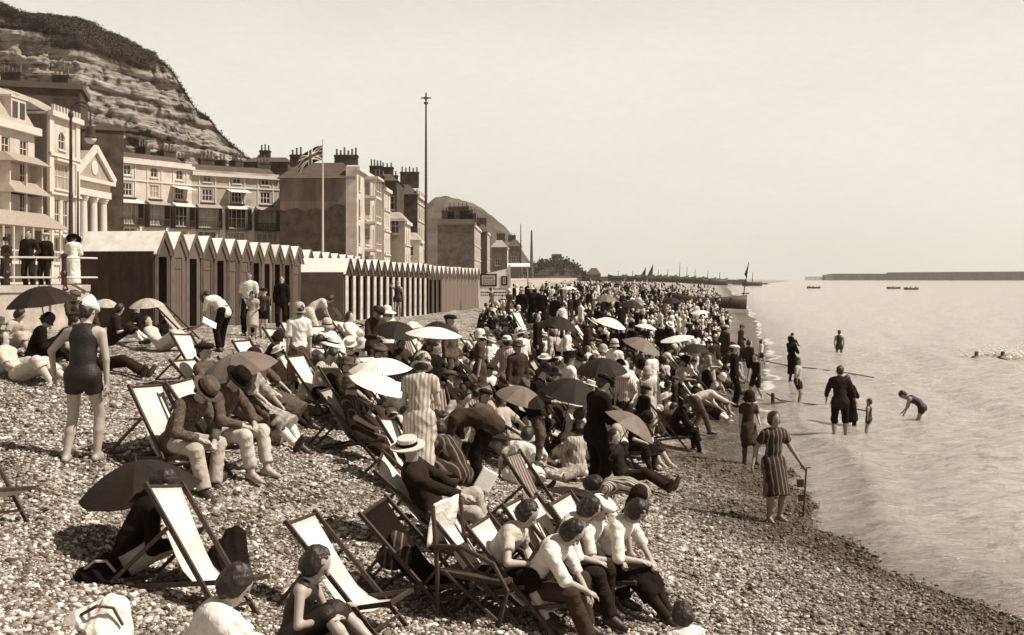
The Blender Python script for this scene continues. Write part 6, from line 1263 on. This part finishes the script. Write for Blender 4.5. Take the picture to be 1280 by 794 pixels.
person('girl in striped dress with bobbed hair standing in the shallows, arms out', 967, 652, 200, dict(POSES['holdout'], LH=(-.44, .2, .82), RH=(.36, -.02, .92)), [('dress', 'dress', 'stripe_dark', 1.15, .6)], sex='f', hair='bob', s=.98, skin='skin_dark')
def toy():
    p = at(1004, 648, -.04); r = empty('toy_spade', p, 0, 'long wooden toy spade with dark paddles held upright in the shallows', 'toy'); H_ = .8
    MB().tube([(0, 0, 0), (.05, 0, H_)], .014, 6).build('handle', M['wood'], r); MB().tube([(-.04, 0, H_), (.12, 0, H_ + .01)], .012, 6).build('grip', M['wood'], r)
    for z, w in ((.02, .07), (.28, .08), (.5, .1)): MB().box(-w - .0, .01, -.015, .015, z, z + w * 1.2).build('blade', M['tar'], r)
toy()
# --- sea
person('man in rolled dark trousers wading with one arm out to a toddler', 1050, 549, -15, dict(POSES['wade'], RH=(.44, .1, .66), LH=(-.3, .12, .9), hy=-10), [('jacket', 'jacket', 'dark', None, 1.5), ('trousers', 'trousers', 'black', 1.25)], s=1.05, Y=26.3, z=-.12, skin='skin_dark')
person('dark-haired woman close behind the wading man looking to sea', 1061, 530, -50, 'carry', frock('black', 1.2, 1.5, 'black'), sex='f', hair='bob', s=.92, Y=28.5, z=-.3, skin='skin_dark')
person('toddler standing in the water holding the wading man\'s hand', 1086, 540, 60, 'stand', swim, child=True, s=.62, Y=27, z=-.25, skin='skin_dark', hair='short')
person('boy bather stooping in knee-deep water, arm reaching left', 1148, 527, 60, 'bend_half', swim, child=True, s=.88, Y=29.6, z=-.5, skin='skin_dark')
person('lone bather in dark costume standing far out in the water', 1049, 443, -10, 'stand', swim, s=1.0, Y=55, z=-.55, skin='skin_dark')
person('woman hoisting a child on her shoulder in the shallows', 990, 478, -60, 'carry', frock('black', 1.4, 1.2, 'black'), sex='f', hair='bob', base=-.05, skin='skin_dark')
person('child carried on the shoulder of the woman in the shallows', 988, 478, -60, 'sit', frock('dark', .9, .6, 'skin' if False else 'dark'), child=True, s=.55, z=1.33, Y=39.4, sex='f', tilt=0, skin='skin_dark')
person('child in light blouse and bloomers wading below the hoisted child', 997, 508, -120, 'hand_down', [('blouse', 'shirt', 'pale', None, .9), ('shorts', 'shorts', 'dark', .7)], child=True, s=.85, base=-.05, skin='skin_dark')
person('left swimmer with only a dark head above water', 1207, 445, -90, 'swim', swim, z=0., dz=-.1, skin='skin_dark', Y=51)
person('right swimmer of the pair kicking up the splash', 1240, 447, -90, 'swim', swim, z=0., dz=-.12, skin='skin_dark', Y=51.4)
# --- along the edge, right of the crowd
person('man in mid jacket and pale trousers standing with his back half turned by the water', 886, 496, -150, 'stand', [('jacket', 'jacket', 'mid'), ('trousers', 'trousers', 'pale'), ('shoes', 'shoes', 'leather')], hat=('flatcap', 'dark'))
person('small child in pale romper beside the man in pale trousers', 878, 498, 0, 'stand', frock('pale', .9, .6), child=True, s=.7, hair='hair' if False else 'bob', hairm='hair_light', sex='f')
person('heavy man in long black coat standing at the crowd edge', 918, 508, -100, 'stand', [('jacket', 'jacket', 'black'), ('trousers', 'trousers', 'black'), ('shoes', 'shoes', 'leather')], hat=('flatcap', 'white'), s=1.03)
person('boy in dark jersey and shorts facing the sea beside the black-coated man', 937, 478, -60, 'stand', [('jersey', 'shirt', 'charcoal', None, 1.8), ('shorts', 'shorts', 'black', .8)], child=True, s=.88)
person('boy with cap looking down behind the man in the black coat', 926, 452, -120, 'stand_ease', suit('dark'), hat=('flatcap', 'mid'), s=.95)
person('boy in dark clothes walking up the wet edge', 945, 502, 120, 'walk', [('jersey', 'shirt', 'dark', None, 1.8), ('shorts', 'shorts', 'dark', .9)], child=True, s=.85)
person('small child in white running at the wet edge', 951, 462, -80, 'walk', [('shirt', 'shirt', 'white', None, .9), ('shorts', 'shorts', 'dark', .5)], child=True, s=.72)
person('tall person in dark coat standing in the middle of the crowd', 672, 470, -100, 'stand', suit('black'))
person('woman in bright white blouse and ringed sun hat in the thick of the crowd', 768, 512, -10, 'stand', blouse('white', 'dark', 1.4), sex='f', hat=('cloche', 'cream', 'dark'))
person('broad person in white sun hat and striped towel seen from behind, mid crowd', 632, 520, -8, 'stand_ease', [('coat', 'jacket', 'stripe'), ('skirt', 'skirt', 'dark', 1.4)], sex='f', hat=('sunhat', 'white'), s=.97)
for k, (px, py, rot, lb, hat_) in enumerate(((652, 412, 160, 'man in black suit standing left of the dark knot by the noticeboard', ('flatcap', 'pale')), (664, 408, 200, 'man in black suit and straw hat in the dark knot by the noticeboard', ('boater', 'straw')), (677, 411, 170, 'right-hand man of the dark knot by the noticeboard', ('flatcap', 'dark')), (694, 420, 150, 'dark-suited man standing right of the knot near the noticeboard', ('bowler', 'black')))):
    person(lb, px, py, rot, 'stand', suit('black'), hat=hat_)
person('tall figure in black standing beside the white-curved parasol', 790, 470, -60, 'stand', [('dress', 'dress', 'black', 1.7, 1.9)], sex='f', hat=('cloche', 'black'))
for (lb, px, py, Y, tx, ty, m_, s_, fl) in (
    ('grey umbrella low over the sitters left of the standing black-suited man', 655, 484, 17.5, 12, 14, 'umb_grey', .78, 1.1), ('dark umbrella with a lighter panel, left of the black cap', 718, 474, 17.2, 10, 12, 'umb_black', .92, 1.2), ('dark umbrella under the woman in the bright blouse', 752, 448, 19, 8, -6, 'umb_black', .85, 1.1),
    ('white curved parasol at the middle of the crowd', 765, 398, 25, 8, 16, 'umb_white', .7, .9), ('dark umbrella over the deckchairs, left of the white curved parasol', 702, 396, 27, 5, 12, 'umb_black', .95, 1.2), ('long thin white parasol seen edge-on toward the sea', 846, 420, 24, 2, -10, 'umb_white', .72, .45),
    ('grey umbrella tipped right beneath the tall black figure', 806, 424, 23, 10, 22, 'umb_grey', .8, 1.), ('wide flat pale parasol toward the beached boat', 875, 388, 46, 4, -6, 'umb_white', .75, .6), ('round pale umbrella deep in the crowd', 757, 368, 55, 4, 0, 'umb_grey', 1.1, 1.2), ('grey umbrella leaning right of the dark umbrella, by the standing man', 796, 520, 15.6, 10, 32, 'umb_grey', .8, 1.),
    ('black umbrella in the crowd above the white curved parasol', 790, 376, 44, 5, 5, 'umb_black', .95, 1.1), ('dark umbrella half way to the beached boat', 838, 372, 62, 5, -5, 'umb_black', 1., 1.1), ('pale parasol far up the beach', 712, 358, 78, 4, 0, 'umb_white', 1., .8), ('cream parasol near the long edge-on parasol', 808, 405, 32, 6, 8, 'umb_white', .6, .8), ('small black umbrella near the heavy man', 868, 430, 27, 6, 0, 'umb_black', .7, 1.)):
    umbrella(lb, px, py, Y, tx, ty, m_, s_, random.uniform(0, 40), flat=fl)
# ------------------------------------------------------------------ the crowd
CR = random.Random(21)
def inpoly(x, y, P_):
    c = False; j = len(P_) - 1
    for i in range(len(P_)):
        if (P_[i][1] > y) != (P_[j][1] > y) and x < (P_[j][0] - P_[i][0]) * (y - P_[i][1]) / (P_[j][1] - P_[i][1]) + P_[i][0]: c = not c
        j = i
    return c
ZONE = [(335, 470), (470, 452), (560, 478), (592, 470), (614, 428), (648, 396), (700, 376), (925, 376), (922, 410), (905, 470), (895, 512), (852, 530), (790, 575), (730, 600), (690, 590), (640, 575), (560, 560), (480, 548), (400, 520)]
taken = [p.xy.copy() for _, p in PEOPLE]
MARKS = [(r['label'], p) for r, p in PEOPLE]
LM = [('the noticeboard', 617), ('the white curved parasol', 765), ('the long edge-on parasol', 846), ('the beached boat', 880), ('the woman in the bright white blouse', 768)]
styles = []
TONES_M = ['black', 'black', 'dark', 'charcoal', 'dark', 'black', 'mid']; TONES_F = ['white', 'white', 'cream', 'cream', 'dark', 'black', 'dark', 'black', 'charcoal', 'print', 'grey', 'stripe', 'check', 'pale']
NAMET = dict(black='black', dark='dark', charcoal='grey', grey='grey', mid='mid-toned', pale='pale', cream='cream', white='white', print='patterned', stripe='striped', check='checked')
HN = dict(trilby='a trilby', flatcap='a flat cap', bowler='a bowler hat', boater='a straw boater', cloche='a cloche hat', sunhat='a wide sun hat', bathcap='a white kerchief')
PN = dict(sit='knees up', sit_back='leaning back', hug='hugging knees', sideleg='legs folded', recline='lying back', read='sitting back', upright='sitting forward', stand='standing', stand_ease='standing', lie_side='on one elbow', kneel='kneeling', arms_front='hands joined')
HN = dict(trilby='trilby', flatcap='flat cap', bowler='bowler', boater='boater', cloche='cloche hat', sunhat='wide hat')
_lm = [('the noticeboard', 617, 64), ('the stall', 648, 70), ('the white curved parasol', 765, 25), ('the long edge-on parasol', 846, 24), ('the beached boat', 870, 112), ('the bright white blouse', 768, 18.5), ('the upper white parasol', 475, 15.5), ('the tipped white parasol', 478, 14.2), ('the long cream parasol', 543, 19.5),
 ('the first striped tent', 435, 44), ('the last slatted hut', 596, 66), ('the bending man', 598, 14.8), ('the long striped dress', 524, 14.2), ('the straw boater man', 530, 12), ('the black-capped standing man', 744, 15), ('the white sun hat', 632, 18.5), ('the deckchair nearest the sea', 832, 17), ('the heavy black coat', 918, 21.5), ('the man in pale trousers', 886, 23),
 ('the black tall figure', 790, 26), ('the small cream parasol', 808, 32), ('the wide flat parasol', 875, 46), ('the round pale umbrella', 757, 55), ('the dark suited knot', 665, 43), ('the grey umbrella', 292, 14.2), ('the stooping paper reader', 276, 25), ('the black-suited hut visitor', 352, 31), ('the central dark umbrella', 702, 27), ('the rug', 690, 13.5), ('the tent-side black umbrella', 497, 21.5), ('the pale parasol up the beach', 712, 78), ('the cloche reclining woman', 440, 14.5)]
MARKS = [(n_, Vector(((px_ - CX) / F * Y_, Y_, 0))) for n_, px_, Y_ in _lm]
def where(p, _=None):
    best = min(MARKS, key=lambda q: (q[1].x - p.x) ** 2 + (q[1].y - p.y) ** 2)
    d = Vector((p.x - best[1].x, p.y - best[1].y)); return (('right of' if d.x > 0 else 'left of') if abs(d.x) > abs(d.y) * .7 else ('behind' if d.y > 0 else 'in front of')) + ' ' + best[0]
PEND = []
seen = {}
def crowd_person(px, py, p=None):
    fem = CR.random() < .55; child = CR.random() < .15
    pose = CR.choices(['sit', 'sit_back', 'hug', 'sideleg', 'recline', 'read', 'upright', 'stand', 'stand_ease', 'lie_side', 'kneel', 'arms_front'], [5, 3, 3, 3, 6, 4, 4, 2.2, 1.5, 1.5, 1, 1.2])[0]
    if child: pose = CR.choice(['sit', 'stand', 'kneel', 'sideleg', 'stand_ease'])
    rot = CR.choice([-90, -110, -130, -70, -100, -60, -150, 170, 20, 100]) + CR.uniform(-14, 14)
    if pose in ('recline', 'read', 'upright'): rot = CR.uniform(-140, -80)
    if fem:
        t = CR.choice(TONES_F); wear = CR.choice([[('dress', 'dress', t, 1.4, .9), ('stockings', 'stockings', CR.choice(['white', 'pale', 'dark']))], [('blouse', 'shirt', CR.choice(['white', 'cream', 'stripe', 'print']), None, .9), ('skirt', 'skirt', CR.choice(['black', 'dark', 'mid']), 1.4)]])
        hat = CR.choices([None, ('cloche', 'white'), ('cloche', 'dark'), ('sunhat', 'white'), ('sunhat', 'straw'), ('sunhat', 'black'), ('cloche', 'pale')], [3, 2, 3, 2, 1.5, 1.2, 1.5])[0]; hair = 'bob' if hat is None or CR.random() < .5 else 'bun'
    else:
        t = CR.choice(TONES_M); wear = CR.choice([[('jacket', 'jacket', t), ('trousers', 'trousers', CR.choice([t, 'mid', 'pale']))], [('shirt', 'shirt', 'white', None, 1.9), ('trousers', 'trousers', CR.choice(['black', 'dark', 'mid']))], [('jacket', 'jacket', t), ('trousers', 'trousers', t)]])
        hat = CR.choices([None, ('flatcap', 'dark'), ('flatcap', 'mid'), ('trilby', 'mid'), ('boater', 'straw'), ('bowler', 'black')], [3, 2.5, 1.5, 1.2, 1.5, .8])[0]; hair = 'short'
    top = wear[0]; p = p or at(px, py); s = (CR.uniform(.62, .8) if child else CR.uniform(.93, 1.04) * (.95 if fem else 1))
    who = 'child' if child else ('woman' if fem else 'man')
    d = math.hypot(p.x, p.y); A_ = '%s in %s %s%s' % (who, NAMET.get(top[2], top[2]), top[0], (' and ' + HN[hat[0]]) if hat else ''); B_ = PN[pose]; W_ = where(p); ch = None
    hq = .019 if d < 21 else (.028 if d < 36 else .04)
    if pose in ('recline', 'read', 'upright'): ch = chair('deckchair', 0, 0, rot, CR.choice(['canvas', 'canvas_grey', 'chair_stripe', 'chair_stripe', 'dark']), p=p)
    r = person('person', (px), (py), rot, pose, wear, s=s, sex='f' if fem else 'm', hair=hair, hat=hat, child=child, cache=hq, group='people crowded on the beach', tilt=1 if POSES[pose].get('ground') else 0, hairm='hair' if CR.random() < .93 else 'hair_light', skin='skin' if CR.random() < .6 else 'skin_dark')
    PEND.append((r, ch, A_, B_, W_, p)); return r
n = 0; tries = 0; NMAX = 292 - len(PEOPLE)
cand = []
while len(cand) < 9000:
    x, y = CR.uniform(335, 930), CR.uniform(374, 602)
    if inpoly(x, y, ZONE): cand.append((x, y))
cand.sort(key=lambda c: -c[1] + CR.uniform(0, 26))
for (x, y) in cand:
    if n >= NMAX: break
    p = at(x, y); sp = .62 if p.y < 30 else .8
    if any((p.x - q.x) ** 2 + (p.y - q.y) ** 2 < sp * sp for q in taken): continue
    taken.append(p.xy.copy()); crowd_person(x, y, p); n += 1
YMAX = max(p.y for _, p in PEOPLE[-30:]); print('crowd', n, 'to Y', YMAX, 'people', len(PEOPLE))
# empty chairs, papers, bags between them
names = 0
for k in range(26):
    for _ in range(60):
        x, y = CR.uniform(400, 900), CR.uniform(385, 585)
        if not inpoly(x, y, ZONE): continue
        p = at(x, y)
        if any((p.x - q.x) ** 2 + (p.y - q.y) ** 2 < .3 for q in taken): continue
        taken.append(p.xy.copy()); wl = where(p)
        if k % 3 == 0: chair('empty deckchair standing ' + wl, 0, 0, CR.uniform(-140, -90), 'canvas', p=p, group='empty deckchairs in the crowd')
        elif k % 3 == 1: heap('travel_bag', 'bag or bundle lying ' + wl, x, y, CR.choice(['dark', 'white', 'leather', 'cream']), .4, .3, .25, 'bag', group='bags and bundles in the crowd', seed=k)
        else: sheet('towel', 'cloth spread on the shingle ' + wl, x, y, CR.choice(['white', 'cream', 'stripe', 'mid']), .9, .6, 'towel', CR.uniform(0, 180), .03, group='towels in the crowd')
        break
ORD = ['nearest', 'second nearest', 'third nearest', 'fourth nearest', 'fifth nearest', 'sixth nearest', 'seventh nearest', 'eighth nearest']
def settle(rows):
    """rows (object, text before the place words, place words, point): equal texts are told apart by nearness to the viewer"""
    d = {}
    for r in rows: d.setdefault((r[1], r[2]), []).append(r)
    for (a, b), L_ in d.items():
        L_.sort(key=lambda r: r[3].y)
        for i, r in enumerate(L_): r[0]['label'] = (a + ', ' + b) if len(L_) == 1 else '%s, %s %s' % (a, ORD[i] if len(L_) > 2 else ('nearer', 'farther')[i], b)
    for r in rows:
        if len(r[0]['label'].split()) > 16: r[0]['label'] = r[0]['label'].replace(', hands joined', ', standing').replace('deckchair in front of', 'deckchair before').replace('in front of', 'before')
settle([(r, a + ', ' + b, w_, p) for r, c, a, b, w_, p in PEND])
settle([(c, 'deckchair under ' + a, w_, p) for r, c, a, b, w_, p in PEND if c is not None])
rest = [(o, o['label'].split(' lying ')[0] + ' lying' if ' lying ' in o['label'] else (o['label'].split(' standing ')[0] + ' standing' if ' standing ' in o['label'] else 'cloth spread on shingle'), where(o.location), o.location) for o in bpy.data.objects if o.get('group') in ('empty deckchairs in the crowd', 'bags and bundles in the crowd', 'towels in the crowd')]
settle(rest)
for o in bpy.data.objects:
    if o.get('label') and len(o['label'].split()) > 16: print('LONG', o['label'])
# the far crowd, past the three hundred largest: one object
def far_crowd():
    rs = np.random.RandomState(5); temps = []
    for pose in ('sit', 'stand', 'recline', 'hug', 'stand_ease', 'sit_back'):
        for fem in (0, 1):
            S = skeleton(pose, bool(fem)); parts = []
            for me, slot in ((sdf_mesh('t', body_prims(S, .08, False), .085), 0), (sdf_mesh('t', garment_prims(S, 'jacket') + garment_prims(S, 'trousers') if not fem else garment_prims(S, 'dress'), .085), 1), (sdf_mesh('t', hair_prims(S, 'bob' if fem else 'short'), .07), 2)):
                V = np.zeros(len(me.vertices) * 3, np.float32); me.vertices.foreach_get('co', V); Q = np.zeros(len(me.polygons) * 4, np.int32); me.polygons.foreach_get('vertices', Q) if all(p.loop_total == 4 for p in me.polygons) else None
                parts.append((V.reshape(-1, 3), Q.reshape(-1, 4), slot)); bpy.data.meshes.remove(me)
            temps.append((pose, fem, parts))
    mats_ = [M['skin'], M['black'], M['dark'], M['white'], M['cream'], M['mid'], M['hair'], M['straw']]
    VV, QQ, MI = [], [], []; nv = 0; cnt = 0; pts = []
    def spots():
        for _ in range(40000):
            Y = 1 / rs.uniform(1 / 420., 1 / (YMAX - 2)); xl = max(np.interp(Y, [40, 66, 90, 150, 250, 420], [-1.5, -.3, 1.5, 5, 12, 30]), -99); xr = shore_x(Y) - 1.5 - Y * .01
            X = rs.uniform(xl, xr); yield X, Y
    grid = {}
    for X, Y in spots():
        if cnt >= 1500: break
        sp = .95 + (Y - 60) * .006; k = (int(X / sp), int(Y / sp))
        if any((k[0] + a, k[1] + b) in grid for a in (-1, 0, 1) for b in (-1, 0, 1)): 
            if rs.rand() < .93: continue
        if Y < YMAX + 6 and any((X - q.x) ** 2 + (Y - q.y) ** 2 < .5 for q in taken): continue
        grid[k] = 1; pose, fem, parts = temps[rs.randint(len(temps))]
        if pose.startswith('stand') and rs.rand() < .75: continue
        a = rs.uniform(0, 6.28); c, s = math.cos(a), math.sin(a); sc = rs.uniform(.78, .98); z = hz(X, Y)
        cl = rs.choice([3, 3, 4, 4, 5, 2, 1, 1]) if fem else rs.choice([1, 2, 1, 2, 1, 3]); hd = rs.choice([6, 3, 3, 7, 6, 2] if fem else [6, 6, 2, 7, 5])
        for V, Q, slot in parts:
            W = V * sc; W = np.stack([W[:, 0] * c - W[:, 1] * s + X, W[:, 0] * s + W[:, 1] * c + Y, W[:, 2] + z], 1); VV.append(W); QQ.append(Q + nv); nv += len(V); MI.append(np.full(len(Q), (0, cl, hd)[slot]))
        cnt += 1
    me = mesh_np('far_crowd', np.concatenate(VV), np.concatenate(QQ)); o = obj('far_crowd', me, mats_); me.polygons.foreach_set('material_index', np.concatenate(MI).astype(np.int32)[:len(me.polygons)])
    tag(o, 'far crowd of holidaymakers packed along the beach toward the fishing boats', 'crowd', kind='stuff'); print('far crowd', cnt)
far_crowd()
# ------------------------------------------------------------------ camera, sky, sun
cam = bpy.data.cameras.new('camera'); co = bpy.data.objects.new('camera', cam); COL.objects.link(co); co.location = (0, 0, HC); co.rotation_euler = (rad(90), 0, 0)
cam.sensor_width = 36; cam.lens = F / 1280 * 36; cam.shift_y = -50 / 1280; cam.clip_start = .1; cam.clip_end = 20000; scene.camera = co
SV = Vector((.82, -.13, 1.0)).normalized(); el = math.asin(SV.z); az = math.atan2(SV.x, SV.y)
sl = bpy.data.lights.new('sun', 'SUN'); sl.energy = 5.0; sl.angle = rad(.5); sl.color = (1, .965, .88); so = bpy.data.objects.new('sun', sl); COL.objects.link(so); so.rotation_euler = SV.to_track_quat('Z', 'Y').to_euler()
w = bpy.data.worlds.new('World'); scene.world = w; w.use_nodes = True; nt = w.node_tree; N = nt.nodes; L = nt.links; bg = N['Background']
sk = N.new('ShaderNodeTexSky'); sk.sky_type = 'NISHITA'; sk.sun_disc = False; sk.sun_elevation = el; sk.sun_rotation = az; sk.dust_density = 4; sk.air_density = 1.2
bw = N.new('ShaderNodeRGBToBW'); L.new(sk.outputs[0], bw.inputs[0])
tc = N.new('ShaderNodeTexCoord'); sp = N.new('ShaderNodeSeparateXYZ'); L.new(tc.outputs['Generated'], sp.inputs[0])
# cloud mottling; bright and even near the horizon, dimmed overhead to cut fill light
mr = N.new('ShaderNodeMapRange'); mr.interpolation_type = 'SMOOTHSTEP'; mr.inputs[1].default_value = .14; mr.inputs[2].default_value = .62; mr.inputs[3].default_value = 6.9; mr.inputs[4].default_value = .7; L.new(sp.outputs[2], mr.inputs[0])
mp = N.new('ShaderNodeMapping'); mp.inputs['Scale'].default_value = (1, 1, 3.2); L.new(tc.outputs['Generated'], mp.inputs[0]); cn = N.new('ShaderNodeTexNoise'); cn.inputs['Scale'].default_value = 2.6; cn.inputs['Detail'].default_value = 6; L.new(mp.outputs[0], cn.inputs['Vector'])
cr = N.new('ShaderNodeMapRange'); cr.inputs[1].default_value = .3; cr.inputs[2].default_value = .7; cr.inputs[3].default_value = .94; cr.inputs[4].default_value = 1.05; L.new(cn.outputs['Fac'], cr.inputs[0])
cl = N.new('ShaderNodeMath'); cl.operation = 'MULTIPLY'; L.new(mr.outputs[0], cl.inputs[0]); L.new(cr.outputs[0], cl.inputs[1])
mx = N.new('ShaderNodeMix'); mx.data_type = 'FLOAT'; mx.inputs[0].default_value = .93; L.new(bw.outputs[0], mx.inputs[2]); L.new(cl.outputs[0], mx.inputs[3]); c2 = N.new('ShaderNodeTexNoise'); c2.inputs['Scale'].default_value = 90; c2.inputs['Detail'].default_value = 5; c2.inputs['Roughness'].default_value = .7; L.new(mp.outputs[0], c2.inputs['Vector']); c3 = N.new('ShaderNodeMapRange'); c3.inputs[1].default_value = .3; c3.inputs[2].default_value = .7; c3.inputs[3].default_value = .975; c3.inputs[4].default_value = 1.03; L.new(c2.outputs['Fac'], c3.inputs[0]); c4 = N.new('ShaderNodeMath'); c4.operation = 'MULTIPLY'; L.new(cl.outputs[0], c4.inputs[0]); L.new(c3.outputs[0], c4.inputs[1]); L.new(c4.outputs[0], mx.inputs[3])
tint = N.new('ShaderNodeMix'); tint.data_type = 'RGBA'; tint.blend_type = 'MULTIPLY'; tint.inputs[0].default_value = 1; L.new(mx.outputs[0], tint.inputs[6]); tint.inputs[7].default_value = (1, .955, .845, 1); L.new(tint.outputs[2], bg.inputs[0]); bg.inputs[1].default_value = .1
scene.view_settings.view_transform = 'Standard'; scene.view_settings.look = 'None'; scene.view_settings.exposure = .45; scene.view_settings.gamma = 1

hm = bpy.data.materials.new('haze'); hm.use_nodes = True; hn = hm.node_tree.nodes; hl = hm.node_tree.links; hn.remove(hn['Principled BSDF']); pv = hn.new('ShaderNodeVolumePrincipled'); pv.inputs['Color'].default_value = (.98, .95, .87, 1); pv.inputs['Density'].default_value = .00013; pv.inputs['Anisotropy'].default_value = .2
hl.new(pv.outputs[0], hn['Material Output'].inputs['Volume']); tag(MB().box(-5600, 11500, -60, 5300, -20, 175).build('haze', hm), kind='stuff')
